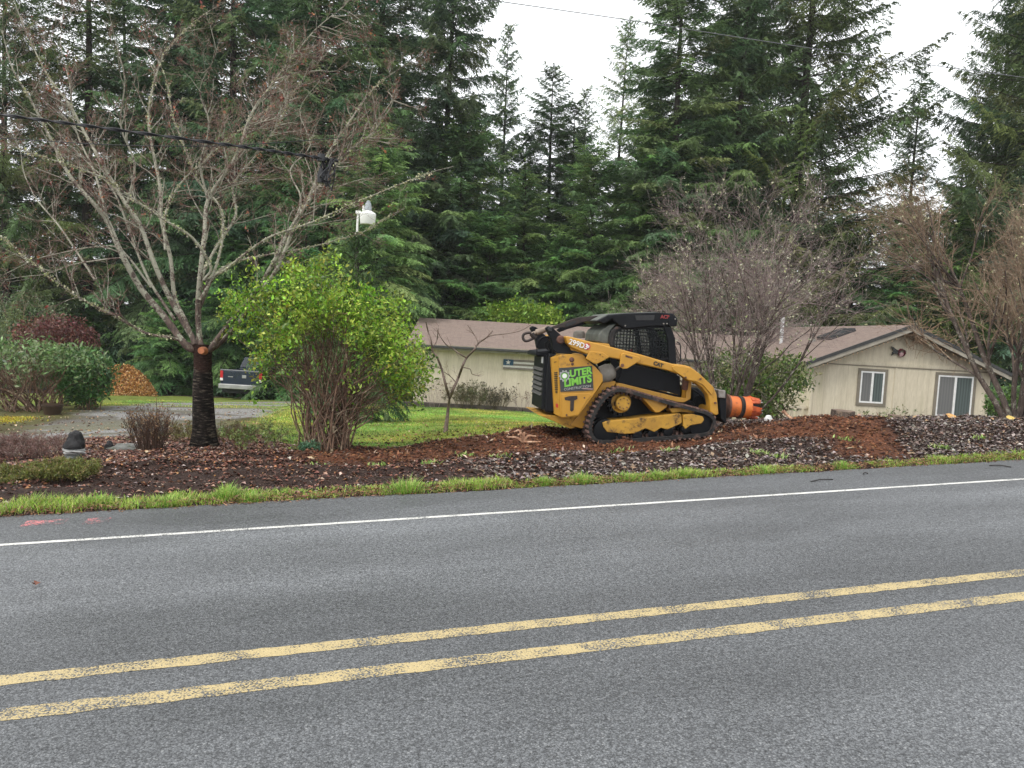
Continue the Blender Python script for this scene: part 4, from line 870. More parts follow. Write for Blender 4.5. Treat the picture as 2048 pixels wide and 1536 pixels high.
LIMBS = [  # pixels along each limb, radius in pixels at its root, metres it leans towards (+) or away from (-) the far side
    ([(398, 700), (375, 692), (328, 633), (281, 577), (244, 506), (216, 445), (187, 408), (141, 352), (108, 290), (61, 200), (28, 140), (5, 60)], 12, -.9),
    ([(400, 698), (389, 680), (342, 605), (309, 530), (281, 450), (253, 408), (201, 319), (164, 262), (136, 206), (98, 155), (52, 61), (25, -10)], 10, .9),
    ([(404, 700), (398, 675), (398, 609), (401, 539), (408, 469), (417, 398), (462, 328), (482, 285), (506, 225), (544, 169), (577, 127), (628, 61), (694, 9)], 10, .5),
    ([(390, 690), (370, 640), (349, 595), (340, 516), (323, 445), (319, 375), (302, 281), (300, 225), (305, 178), (323, 117), (352, 80), (408, 28), (469, -5)], 8, 1.8),
    ([(412, 702), (420, 698), (441, 670), (469, 633), (516, 581), (553, 516), (577, 469), (609, 412), (647, 361), (675, 323), (712, 290), (750, 262), (769, 225), (792, 192)], 10, -.6),
    ([(414, 702), (431, 694), (469, 656), (516, 590), (556, 539), (591, 450), (628, 375), (656, 309), (694, 248), (731, 197), (769, 159), (834, 117)], 9, .8),
    ([(385, 690), (342, 675), (291, 666), (225, 628), (183, 609), (145, 586), (94, 548), (47, 511), (0, 473), (-60, 440)], 5, -1.3),
    ([(400, 600), (430, 553), (450, 539), (492, 506), (539, 473), (609, 450), (660, 428), (703, 408), (797, 370), (860, 345), (905, 333)], 5, -1.1),
    ([(404, 580), (422, 553), (469, 525), (530, 511), (609, 497), (666, 483), (727, 464), (773, 436), (811, 417)], 4.5, 1.4),
    ([(406, 560), (422, 534), (389, 478), (338, 445), (263, 394), (206, 356), (117, 323), (47, 300), (-20, 255)], 5, -1.4),
    ([(400, 620), (430, 530), (447, 462), (440, 410), (398, 365), (372, 300), (345, 230), (330, 150), (280, 60)], 5, 1.3),
    ([(300, 575), (244, 500), (200, 494), (164, 497), (115, 508), (70, 520), (0, 553), (-50, 575)], 3.4, -.5),
    ([(250, 515), (200, 520), (141, 530), (94, 548), (47, 553), (0, 562)], 2.8, .4),
    ([(190, 560), (159, 511), (117, 450), (80, 410), (66, 389), (47, 342), (38, 300), (20, 260)], 3.6, 1.2),
    ([(398, 640), (402, 560), (430, 500), (470, 430), (470, 370), (520, 300), (560, 240), (590, 180), (660, 100)], 6, 1.7),
    ([(330, 500), (330, 430), (360, 370), (420, 310), (470, 270), (540, 215), (570, 200)], 4, 2.0),
    ([(216, 445), (190, 350), (150, 260), (140, 170), (120, 90), (130, 20)], 4, 1.6),
    ([(253, 408), (270, 330), (240, 250), (250, 160), (230, 80), (215, 10)], 4, -1.2),
    ([(417, 398), (400, 330), (420, 250), (400, 180), (430, 110), (420, 50)], 4, -1.5),
    ([(577, 469), (600, 400), (580, 340), (620, 290), (600, 220), (640, 160)], 3.4, 1.4),
    ([(350, 640), (300, 560), (262, 470), (225, 380), (170, 320), (120, 270), (80, 230)], 5, 1.5),
]
rng = np.random.default_rng(33); limbs, tw = [], {}
TCFG = [(5, .55, .75, .05, .16, 5), (4, .55, .8, .03, .2, 4), (0, .5, .8, .02, .25, 3)]
for li, (pts, w, dz) in enumerate(LIMBS):
    n = len(pts); d_ = TD + dz * np.linspace(0, 1, n) ** .9 + rng.normal(0, .05, n); d_[0] = TD if dz and pts[0][1] > 640 else TD + .1 * dz
    P_ = refine([at(px + rng.normal(0, 1.5), py, d) for (px, py), d in zip(pts, d_)], 4); r_ = np.linspace(1, .10, len(P_)) ** 1.0 * w * .64 / FPX * TD; limbs.append((P_, np.maximum(r_, .004)))
    ln = np.linalg.norm(np.diff(P_, axis=0), axis=1).sum()
    along(rng, tw, P_, r_, int(ln * (1.3 if li in (7, 8) else 4.6)), .75, .85, 0, TCFG, .22, (0, 0, .25))
# the thick mat of fine reddish shoots in the upper middle of the crown
for pts, w, dz in (LIMBS[2], LIMBS[14], LIMBS[15], LIMBS[4]):
    P_ = refine([at(px, py, TD + dz * i / len(pts)) for i, (px, py) in enumerate(pts)], 3)
    along(rng, tw, P_, np.full(len(P_), .02), 21, .9, .95, 0, [(7, .6, .7, .0, .16, 5), (5, .6, .7, .0, .18, 4), (0, .5, .8, 0, .25, 3)], .42, (.35, 0, .05))
V, Fq = tubes(limbs, 9); link('limbs', mesh_np('limbs', V, [Fq], M_LIMB, smooth=True), ct)
V, Fq = tubes(tw[0], 4); b0 = link('branches', mesh_np('branches', V, [Fq], M_LIMB, smooth=True), ct)
V, Fq = tubes(tw[1] + tw.get(2, []), 3); link('crown', mesh_np('crown', V, [Fq], M_TWIG), ct)
# lichen tufts along limbs, red buds on twigs
def tufts(rng, paths, n, size, cols, lo=0.1, hi=.9):
    c = []
    for i in rng.integers(0, len(paths), n):
        p, r = paths[i]; j = int(rng.uniform(lo, hi) * (len(p) - 1)); c.append(p[j] + (p[j+1] - p[j]) * rng.random() if j + 1 < len(p) else p[j])
    c = np.array(c); k = 4; C = np.repeat(c, k, 0) + rng.normal(0, size * .35, (n * k, 3)); L = size * rng.uniform(.5, 1.3, n * k)
    V, Fq = leaf_quads(C, rand_unit(rng, n * k), rand_unit(rng, n * k), L, L * .8, .3); return V, Fq, np.repeat(palette(rng, n * k, cols, .25), 4, 0)
V, Fq, cl = tufts(rng, limbs[:11] + limbs[14:16], 2000, .034, [(.50, .50, .30), (.42, .43, .27), (.55, .53, .40), (.36, .40, .18)]); link('lichen_tufts', mesh_np('lichen_tufts', V, [Fq], M_MOSS, cl), ct)
V, Fq, cl = tufts(rng, tw[1] + tw[2], 2200, .016, [(.22, .06, .04), (.3, .09, .05), (.16, .05, .04)]); link('buds', mesh_np('buds', V, [Fq], M_MOSS, cl), ct)
V, Fq, cl = tufts(rng, tw[1] + tw[2], 90, .05, [(.32, .10, .05), (.4, .18, .08), (.25, .06, .05)], .5, 1); link('dead_leaves', mesh_np('dead_leaves', V, [Fq], M_DEAD, cl), ct)
q = at(402, 701, TD - .27); sc_ = MB(); sc_.lathe(q + (0, .12, -.01), q, [(0, .065), (.7, .06), (1, .052)], 18); link('sawn_stub', sc_.mesh('sawn_stub', mat('sawn_wood', (.42, .15, .055), (.28, .09, .035), 20, .7)), ct)

def bush_tree(name, label, px, py, d, stems, L, spread, cfg, r0, mats, seed, br=.3, cat='tree', wide=(1, 1), group=None, tuft=None, parts=('stems', 'crown'), up=.0, sink=.05):
    rng = np.random.default_rng(seed); p = foot(px, py, d, sink); root = thing(name, label, cat, p, group); out = {}
    for i in range(stems):
        a = 2.399 * i + rng.uniform(-.3, .3); rad = br * math.sqrt((i + .5) / stems); tilt = spread * (rad / br) * rng.uniform(.6, 1.2)
        D = np.array([math.sin(tilt) * math.cos(a) * wide[0], math.sin(tilt) * math.sin(a) * wide[1], math.cos(tilt)])
        sprout(rng, out, p + np.array([rad * math.cos(a), rad * math.sin(a), 0]), unit(D), L * rng.uniform(.75, 1.15) * (1 - .12 * rad / br), r0 * rng.uniform(.6, 1.15), 0, cfg)
    lv = sorted(out); hi = [x for l in lv[:max(1, len(lv) - 2)] for x in out[l]]; lo = [x for l in lv[max(1, len(lv) - 2):] for x in out[l]]
    V, Fq = tubes(hi, 5); link(parts[0], mesh_np(parts[0], V, [Fq], mats[0], smooth=True), root)
    if lo: V, Fq = tubes(lo, 3); link(parts[1], mesh_np(parts[1], V, [Fq], mats[1]), root)
    if tuft:
        n, size, cols = tuft; V, Fq, cl = tufts(rng, lo, n, size, cols); link('lichen_tufts', mesh_np('lichen_tufts', V, [Fq], M_MOSS, cl), root)
    return root, out, rng
M_BSTEM = bark_mat('grey_brown_stem', (.12, .09, .075), (.045, .033, .028), (.30, .285, .23), 18, (1, 1, .4), .5, -.04)
# multi-stemmed bare tree behind the loader, and the bare tree at the right edge
_, o1, rg1 = bush_tree('bare_tree', 'bare many stemmed tree full of grey twigs and lichen behind the track loader', 1450, 842, 17.5, 17, 4.2, .62, [(10, .5, .55, .03, .07, 8), (8, .55, .65, .02, .13, 6), (7, .6, .7, .0, .16, 4), (0, .5, .8, 0, .2, 3)], .036, (M_BSTEM, M_GTWIG), 51, .45, wide=(1.15, .9), tuft=(1300, .034, [(.50, .50, .32), (.55, .53, .42), (.40, .43, .22)]))
_, o2, rg2 = bush_tree('bare_tree', 'bare tan twigged tree at the right edge beside the gable house', 2050, 838, 15.6, 10, 4.5, .55, [(11, .5, .5, .03, .07, 8), (9, .55, .55, .05, .12, 6), (8, .6, .6, .02, .16, 4), (0, .5, .8, 0, .2, 3)], .06, (M_BSTEM, M_BTWIG), 52, .3, wide=(1.1, .8), tuft=(600, .04, [(.50, .48, .32), (.40, .40, .22)]))
# slim sapling on the lawn, limbs traced
SD = 15.8; root = thing('sapling', 'slim bare forked sapling standing on the lawn in front of the cream wall', 'tree', foot(893, 864, SD))
paths = []
for pts, w in (([(891, 866), (894, 840), (897, 812), (899, 796)], 6), ([(899, 796), (890, 765), (884, 740), (874, 714), (866, 703), (862, 680), (856, 662), (852, 645)], 3.6), ([(899, 796), (908, 775), (917, 755), (926, 730), (934, 715), (948, 700), (957, 686), (972, 676), (985, 662)], 4),
               ([(912, 765), (900, 752), (888, 744)], 1.6), ([(933, 716), (920, 708), (905, 697), (893, 690), (880, 672), (872, 655)], 2), ([(957, 687), (950, 672), (942, 660), (935, 650)], 1.6), ([(957, 687), (980, 672), (1010, 668), (1040, 662), (1062, 650)], 1.4), ([(866, 703), (860, 706), (850, 704)], 1.3), ([(868, 692), (874, 680), (876, 660), (878, 650)], 1.5),
               ([(884, 738), (870, 733), (862, 732), (850, 727)], 1.4), ([(925, 735), (940, 738), (944, 748), (958, 752)], 1.2)):
    paths.append((refine([at(px, py, SD + .3 * math.sin(i + px)) if i > 0 else at(px, py, SD) for i, (px, py) in enumerate(pts)], 3), None))
    paths[-1] = (paths[-1][0], np.linspace(w, max(w * .4, .6), len(paths[-1][0])) * .8 / FPX * SD)
V, Fq = tubes(paths[:1], 10); link('trunk', mesh_np('trunk', V, [Fq], M_BROWNB, smooth=True), root)
rng = np.random.default_rng(71); out = {}
for P_, r_ in paths[1:]: along(rng, out, P_, r_, 4, .3, .8, 0, [(3, .5, .8, .04, .2, 4), (0, .5, .8, .02, .25, 3)], .2, (0, 0, .3), .005)
V, Fq = tubes(paths[1:], 7); link('limbs', mesh_np('limbs', V, [Fq], M_BROWNB, smooth=True), root)
V, Fq = tubes(out[0] + out.get(1, []), 3); link('crown', mesh_np('crown', V, [Fq], M_TWIG), root)

# ------------------------------------------------------------------ leafy shrubs
def leaves_on(rng, tips, per, spreadr, L, asp, cols, m, name, parent, outward=None, jit=.28, updir=.35, wts=None):
    n = len(tips); C = np.repeat(tips, per, 0) + rng.normal(0, 1, (n * per, 3)) * spreadr; d = rand_unit(rng, n * per) + np.array([0, 0, updir])
    nn = rand_unit(rng, n * per) * .8 + np.array([0, 0, .8]); Ls = L * rng.uniform(.45, 1.5, n * per); V, Fq = leaf_quads(C, d, nn, Ls, Ls * asp, .2)
    cb = np.repeat(palette(rng, n, cols, jit, wts), per, 0) * rng.uniform(.8, 1.2, (n * per, 1)); return link(name, mesh_np(name, V, [Fq], m, np.repeat(cb, 4, 0)), parent)
def shell_pts(rng, n, shape, base, inner=.55):
    """Points in the outer part of a lumpy crown; shape: list of (centre, radii)."""
    out = []
    per = np.array([r[0] * r[1] * r[2] for c, r in shape]); per = per / per.sum()
    for (c, r), f in zip(shape, per):
        k = max(4, int(n * f)); u = rand_unit(rng, k) * (inner + (1 - inner) * rng.random((k, 1)) ** .6); out.append(np.array(c) + u * np.array(r))
    return np.concatenate(out)
def stems_to(rng, base, tips, n, r, br=.3, wob=.12, bow=.25, npt=7):
    paths = []
    for i in range(n):
        t = tips[rng.integers(len(tips))]; a = rng.uniform(0, 6.28); b = base + np.array([math.cos(a), math.sin(a), 0]) * br * math.sqrt(rng.random()); u = np.linspace(0, 1, npt)[:, None]
        p = b + (t - b) * u; out_ = (t - b) * np.array([1, 1, 0]); p = p - out_ * (u * (1 - u)) * bow * 2 + rng.normal(0, wob, (npt, 3)) * np.sqrt(u * (1.02 - u)) ; paths.append((p, np.linspace(r, r * .3, npt) * rng.uniform(.6, 1.3)))
    return paths
def ell(px, py, d, rx, ry, rd):
    return at(px, py, d), (rx / FPX * d, rd, ry / FPX * d)
def leafy(name, label, base, shape, nt, per, L, asp, cols, seed, nst=30, sr=.012, stem_m=None, spreadr=.06, m=None, inner=.5, br=.3, cat='shrub', cut=None, wts=None, bow=.25, stray=0):
    rng = np.random.default_rng(seed); root = thing(name, label, cat, base); tips = shell_pts(rng, nt, shape, base, inner)
    dens = fbm(tips[:, 0] * 1.9 + seed, tips[:, 2] * 1.9 + tips[:, 1], 3); tips = tips[dens > -.16 - .2 * rng.random(len(tips))]
    if cut is not None: tips = tips[cut(tips, rng)]
    if stray:
        hi_ = tips[tips[:, 2] > np.quantile(tips[:, 2], .6)]; q_ = hi_[rng.integers(0, len(hi_), stray)]; d_ = rng.normal(0, .28, (stray, 3)); d_[:, 2] = 1; ln_ = rng.uniform(.15, .5, (stray, 1)); tips = np.concatenate([tips] + [q_ + d_ * ln_ * f for f in (.2, .4, .6, .8, 1)])
    gz = base[2] + .05; tips = tips[tips[:, 2] > gz]
    st_ = stems_to(rng, base, tips, nst, sr, br, bow=bow); tw_ = []
    for i in range(nst * 5):
        p, r = st_[rng.integers(nst)]; j = rng.integers(2, len(p)); q = p[j]; near = tips[np.argsort(((tips[rng.integers(0, len(tips), 40)] - q) ** 2).sum(1))[:1]] if False else None
        sub = tips[rng.integers(0, len(tips), 40)]; t = sub[np.argmin(((sub - q) ** 2).sum(1))]; u = np.linspace(0, 1, 5)[:, None]; tw_.append((q + (t - q) * u + rng.normal(0, .035, (5, 3)) * np.sqrt(u), np.linspace(.006, .002, 5)))
    V, Fq = tubes(st_, 5); link('stems', mesh_np('stems', V, [Fq], stem_m or M_BTWIG, smooth=True), root); V, Fq = tubes(tw_, 3); link('twigs', mesh_np('twigs', V, [Fq], stem_m or M_BTWIG), root)
    leaves_on(rng, tips, per, spreadr, L, asp, cols, m or M_LEAF, 'foliage', root, wts=wts, jit=.42)
    return root, tips, rng
M_RSTEM = bark_mat('brown_stem', (.20, .12, .08), (.075, .045, .033), (.34, .28, .19), 16, (1, 1, .3), .3, -.03)
GD = 12.0; gb = foot(650, 895, GD)
def gcut(t, rng):
    px = 1024 + FPX * ((t - C_) @ R_) / ((t - C_) @ F_); py = 768 - FPX * ((t - C_) @ U_) / ((t - C_) @ F_); inner = ((px - 650) / 130) ** 2 + ((py - 820) / 150) ** 2
    lump = fbm(t[:, 0] * 2.6 + 7, t[:, 2] * 2.6 + t[:, 1] * 1.3, 3)
    return ((inner > 1.0) | (rng.random(len(t)) < .10)) & (lump > .0 - .13 * rng.random(len(t))) & ~((px < 497) & (py > 715))
leafy('green_shrub', 'big bright green leafy shrub with a thicket of bare stems', gb, [ell(640, 610, GD, 105, 75, .95), ell(560, 650, GD, 95, 80, 1.0), ell(730, 660, GD + .2, 90, 85, 1.0), ell(800, 720, GD, 62, 80, .85), ell(548, 715, GD, 55, 75, .8), ell(650, 690, GD, 150, 100, 1.3), ell(770, 790, GD, 80, 55, .8), ell(545, 795, GD - .1, 42, 45, .6), ell(482, 610, GD, 46, 48, .35), ell(450, 640, GD, 26, 22, .25), ell(842, 735, GD, 34, 60, .5), ell(640, 540, GD, 16, 30, .2), ell(590, 560, GD, 18, 32, .2), ell(690, 560, GD, 30, 40, .3), ell(615, 555, GD, 22, 38, .25)],
      3300, 12, .06, .5, [(.25, .46, .035), (.34, .54, .05), (.16, .33, .03), (.45, .58, .10), (.07, .15, .022), (.30, .34, .05)], 61, nst=100, sr=.015, stem_m=M_RSTEM, spreadr=.07, inner=.45, br=.42, cut=gcut, bow=.3, stray=70)
RHOD = [(.12, .20, .065), (.18, .27, .095), (.07, .13, .04), (.27, .35, .17)]
leafy('rhododendron', 'large rounded green rhododendron with dark bare stems at the left edge', foot(60, 822, 20.3), [ell(20, 724, 20.3, 125, 50, 1.4), ell(135, 740, 20.3, 60, 48, 1.1), ell(-60, 740, 20.3, 120, 70, 1.3)], 1500, 7, .13, .36, RHOD, 62, nst=55, sr=.02, stem_m=M_RSTEM, spreadr=.1, br=.6, inner=.62, cut=lambda t, r: (t[:, 2] > at(60, 732, 20.3)[2]) | (r.random(len(t)) < .05), bow=.1)
leafy('rhododendron', 'smaller rounded rhododendron with leaves down to the ground beside the leaf pile', foot(172, 812, 21.5), [ell(172, 755, 21.5, 46, 55, .9)], 620, 8, .12, .38, [(.06, .15, .035), (.10, .22, .06), (.045, .10, .03)], 63, nst=24, sr=.015, stem_m=M_RSTEM, spreadr=.1, br=.4, inner=.6)
leafy('red_leaved_shrub', 'dark red leaved shrub behind the large rhododendron', foot(120, 812, 23), [ell(112, 684, 23, 74, 50, 1.1), ell(152, 700, 23, 38, 45, .8), ell(80, 662, 23, 42, 28, .8)], 1900, 8, .08, .5, [(.14, .045, .042), (.20, .075, .065), (.08, .03, .03), (.22, .11, .075)], 64, nst=40, sr=.012, stem_m=M_RSTEM, spreadr=.1)
leafy('grey_green_shrub', 'pale grey green shrub behind the red leaved shrub', foot(40, 812, 28), [ell(30, 640, 28, 120, 55, 1.4), ell(-60, 660, 28, 90, 60, 1.3)], 1100, 9, .09, .3, [(.12, .17, .08), (.17, .22, .11), (.09, .13, .06)], 65, nst=30, sr=.012, spreadr=.14)
leafy('deck_shrub', 'loose evergreen shrub between the loader drill and the gable wall', foot(1555, 842, 19), [ell(1540, 768, 19, 62, 58, 1.0), ell(1470, 760, 19.5, 75, 62, 1.0), ell(1592, 745, 19, 34, 34, .6), ell(1515, 800, 18.6, 58, 42, .8)], 1500, 8, .105, .4, [(.13, .22, .04), (.19, .27, .06), (.06, .11, .03), (.28, .30, .12)], 66, nst=46, sr=.014, stem_m=M_RSTEM, spreadr=.1, br=.6)
leafy('bright_bush', 'bright lime green leafy bush showing over the house roof', np.array((*at(1040, 660, 39.6)[:2], ZB)), [ell(1040, 634, 39.6, 72, 26, .8), ell(985, 640, 39.6, 30, 22, .7), ell(1090, 645, 39.6, 40, 24, .7)], 900, 10, .16, .5, [(.22, .36, .04), (.30, .42, .06), (.15, .27, .03)], 67, nst=20, sr=.02, spreadr=.2)
leafy('corner_shrub', 'small leafy shrub at the right corner of the gable wall', foot(2010, 836, 20.5), [ell(2012, 805, 20.5, 32, 28, .6)], 260, 8, .1, .42, [(.10, .19, .04), (.15, .25, .06), (.06, .12, .03)], 68, nst=16, sr=.01, spreadr=.09)
leafy('roof_side_shrub', 'olive leafy growth to the right of the gable roof', foot(1930, 836, 40), [ell(1900, 690, 40, 120, 60, 1.5), ell(1990, 640, 40, 120, 70, 1.5)], 900, 9, .17, .4, [(.09, .12, .03), (.12, .15, .04), (.14, .12, .05)], 69, nst=20, sr=.02, spreadr=.25)
# low bushes in the bed
def twiggy(name, label, px, py, d, n, L, spread, seed, stem_m, cfg=None, cols=None, leafn=0, leafL=.02, br=.2, r=.006, asp=.3):
    root, out, rng = bush_tree(name, label, px, py, d, n, L, spread, cfg or [(5, .5, .5, .04, .1, 5), (4, .5, .6, .04, .16, 4), (0, .5, .6, 0, .2, 3)], r, (stem_m, stem_m), seed, br, 'shrub', parts=('stems', 'twigs'), sink=.02)
    if leafn:
        src = [x for l in sorted(out)[-2:] for x in out[l]]; c = np.array([src[i][0][rng.integers(len(src[i][0]) // 2, len(src[i][0]))] for i in rng.integers(0, len(src), leafn)])
        leaves_on(rng, c, 3, .015, leafL, asp, cols, M_LEAF, 'foliage', root, updir=.8)
    return root
twiggy('brown_bush', 'leafless brown twiggy bush left of the dark tree trunk', 300, 902, 11.8, 85, .56, .48, 81, bark_mat('dark_brown_stem', (.13, .08, .055), (.05, .03, .024)), [(4, .5, .32, .06, .06, 6), (3, .5, .45, .05, .12, 4), (0, .5, .5, .0, .15, 3)], br=.16, r=.007, cols=[(.22, .12, .06), (.3, .18, .09)], leafn=260, leafL=.03, asp=.6)
HC = [(5, .5, .4, .05, .1, 4), (5, .55, .5, .05, .14, 4), (0, .5, .6, 0, .2, 3)]
twiggy('heather', 'mauve brown heather mound left of the dark stones', 66, 918, 11.3, 80, .27, 1.05, 82, M_TWIG, HC, [(.20, .11, .10), (.15, .09, .075), (.24, .15, .12)], 2200, .028, .45)
twiggy('heather', 'mauve heather clump cut by the left picture edge', -20, 915, 11.4, 60, .27, 1.0, 83, M_TWIG, HC, [(.20, .11, .10), (.15, .09, .075)], 1300, .028, .4)
GH = [(.15, .18, .035), (.21, .22, .05), (.11, .13, .035), (.24, .18, .07)]
M_OSTEM = bark_mat('olive_stem', (.13, .11, .05), (.07, .055, .03))
twiggy('green_heather', 'feathery olive green heather bush beside the grass strip', 128, 998, 9.1, 90, .17, .85, 84, M_OSTEM, HC, GH, 5200, .03, .28, .004)
twiggy('green_heather', 'lower olive brown heather at the left end of the grass strip', 25, 1000, 9.1, 80, .19, 1.0, 85, M_OSTEM, HC, GH, 4200, .03, .3, .004)
twiggy('small_bush', 'small olive bush right behind the dark tree trunk', 470, 872, 13.2, 34, .28, .8, 86, M_RSTEM, HC, [(.13, .14, .05), (.17, .13, .06)], 900, .035, .25)
twiggy('small_bush', 'small yellow green bush left of the tree trunk', 378, 868, 13.4, 30, .27, .8, 87, M_RSTEM, HC, [(.18, .19, .06), (.2, .15, .06)], 800, .035, .22)
twiggy('weedy_plant', 'thin leafy weed stems between the trunk and the green shrub', 515, 902, 11.7, 16, .40, .7, 88, M_RSTEM, None, [(.13, .2, .05), (.2, .24, .07)], 320, .045, .28, asp=.5)
twiggy('green_sprig', 'tiny blue green conifer sprig under the big green shrub', 617, 902, 11.5, 22, .15, .8, 89, M_OSTEM, HC, [(.07, .17, .09), (.1, .22, .12)], 700, .028, .06)
# small planting along the cream house wall
for i, (px, py, d, L, n, cl, lab) in enumerate([(868, 812, 30.7, 1.15, 16, (.16, .12, .08), 'bare brown shrub at the left end of the cream wall'), (945, 814, 30.7, .9, 34, (.10, .11, .05), 'grey olive bush left of centre under the flag sign wall'), (992, 818, 30.8, .8, 40, (.06, .055, .035), 'dark low bush under the flag sign'), (1050, 820, 30.8, 1.0, 10, (.2, .15, .1), 'thin dry weeds at the wall behind the loader'), (925, 812, 30.6, .75, 18, (.12, .11, .06), 'thin stemmed bush behind the forked sapling')]):
    twiggy('wall_shrub', lab, px, py, d, n, L, .5, 100 + i, M_GTWIG if i in (0, 3) else M_OSTEM, None, [cl, tuple(x * 1.5 for x in cl)], 500 if i in (1, 2, 4) else 60, .06, .4, .008, .5)
for i, (px, d, lab) in enumerate([(1735, 25.5, 'thin weeds below the small gable window'), (1812, 25.5, 'green weeds between the stumps below the gable wall')]):
    twiggy('wall_weed', lab, px, 838, d, 12, 1.0, .5, 120 + i, M_OSTEM, None, [(.13, .19, .06), (.2, .2, .09)], 160, .07, .3, .006, .5)
# ================================================================== TRACK LOADER
M_YEL = mat('yellow_paint_metal', (.52, .265, .028), (.44, .22, .022), 3, .38, dirt=(.13, .07, .04), dirt_amt=.02, dirt_scale=4.5, coat=.15)
M_YELD = mat('muddy_yellow', (.50, .275, .03), (.36, .19, .025), 5, .6, dirt=(.06, .032, .018), dirt_amt=.10, dirt_scale=7)
M_BLK = mat('black_paint', (.006, .007, .0095), (.004, .0045, .006), 6, .5, dirt=(.03, .025, .02), dirt_amt=-.06, dirt_scale=6, spec=.2)
M_RUB = mat('track_rubber', (.018, .017, .016), (.011, .010, .010), 12, .8, dirt=(.11, .066, .052), dirt_amt=.09, dirt_scale=6, bmp=.4)
M_RUBM = mat('muddy_rubber', (.19, .11, .09), (.08, .046, .037), 9, .9, bmp=.5)
M_STL = mat('bare_steel', (.42, .40, .37), (.25, .22, .2), 10, .4, .8)
M_RUST = mat('rusty_steel', (.16, .07, .045), (.07, .035, .025), 12, .8, bmp=.3)
M_DRUST = mat('dark_rust', (.045, .03, .026), (.02, .014, .012), 12, .7, dirt=(.12, .06, .045), dirt_amt=-.03, dirt_scale=9)
M_OLV = mat('dusty_tank', (.12, .13, .11), (.07, .075, .065), 8, .5)
M_ORG = mat('orange_paint', (.66, .175, .03), (.48, .105, .02), 4, .55, dirt=(.14, .05, .03), dirt_amt=.07, dirt_scale=6)
M_ORGD = mat('burnt_orange', (.55, .10, .02), (.25, .04, .012), 9, .6, bmp=.4)
M_DECW, M_DECK, M_DECR = mat('decal_white', (.78, .78, .76), (.7, .7, .68), 20, .5), mat('decal_black', (.015, .015, .016), (.01, .01, .011), 20, .5), mat('decal_red', (.50, .03, .03), (.42, .025, .025), 20, .5)
M_GRN = mat('sign_green', (.20, .52, .06), (.16, .45, .05), 12, .45); M_SGN = mat('sign_charcoal', (.045, .048, .048), (.03, .032, .032), 9, .5); M_GRY = mat('sign_grey', (.35, .36, .35), (.3, .3, .3), 12, .5)
YAW = math.radians(9); MA = at(1300, 878, 12.72); AX = np.array([math.cos(YAW), math.sin(YAW), 0]); AY = np.array([-math.sin(YAW), math.cos(YAW), 0]); AZ = np.array([0, 0, 1.0])
def Mw(x, y, z): return MA + AX * x + AY * y + AZ * z
def T2(px, py, y=0.0):
    """Side profile point: where the view through this pixel meets the machine's lengthwise plane y."""
    d = ray(px, py); P0 = MA + AY * y; k = ((P0 - C_) @ AY) / (d @ AY); P = C_ + d * k - MA; return P @ AX, P[2]
def cr(cx, cy): return 1030 + cx * .25391, 600 + cy * .25381        # the pixel of a point measured in an enlarged crop
def prof(pts, y=0.0): return [T2(*cr(*p), y) for p in pts]
def prism(mb, pts2, y0, y1):
    n = len(pts2); V = [Mw(x, y0, z) for x, z in pts2] + [Mw(x, y1, z) for x, z in pts2]
    return mb.add(V, [tuple(range(n)), tuple(range(2*n - 1, n - 1, -1))] + [(i, (i+1) % n, n + (i+1) % n, n + i) for i in range(n)])
def P3(cx, cy, y): x, z = T2(*cr(cx, cy), y); return Mw(x, y, z)
W = 1.92                                                   # overall width over the tracks
ML = thing('track_loader', 'yellow compact track loader with black cab standing on the turned soil', 'loader', Mw(0, W/2, 0))
def both(fn): fn(lambda y: y); fn(lambda y: W - y)
def part(name, m, parent=ML, bevel=.012, smooth=None): return lambda mb: mb.build(name, m, parent, bevel, smooth)
def text_on(s, cx, cy, y, size, m, parent, rotdeg=0.0, name='lettering', bold=.0, extr=.003, align='CENTER', shear=0):
    cu = bpy.data.curves.new('t', 'FONT'); cu.body = s; cu.size = size; cu.extrude = extr; cu.offset = bold; cu.align_x = align; cu.align_y = 'CENTER'; cu.shear = shear
    o = bpy.data.objects.new('t', cu); COL.objects.link(o); dg = bpy.context.evaluated_depsgraph_get(); me = bpy.data.meshes.new_from_object(o.evaluated_get(dg)); bpy.data.objects.remove(o)
    a = math.radians(rotdeg); c = P3(cx, cy, y)
    for v in me.vertices:
        x, z = v.co.x * math.cos(a) - v.co.y * math.sin(a), v.co.x * math.sin(a) + v.co.y * math.cos(a); p = c + AX * x + AZ * z - AY * (v.co.z + extr + .001); v.co = p
    me.materials.clear(); me.materials.append(m); me.name = name; return link(name, me, parent)

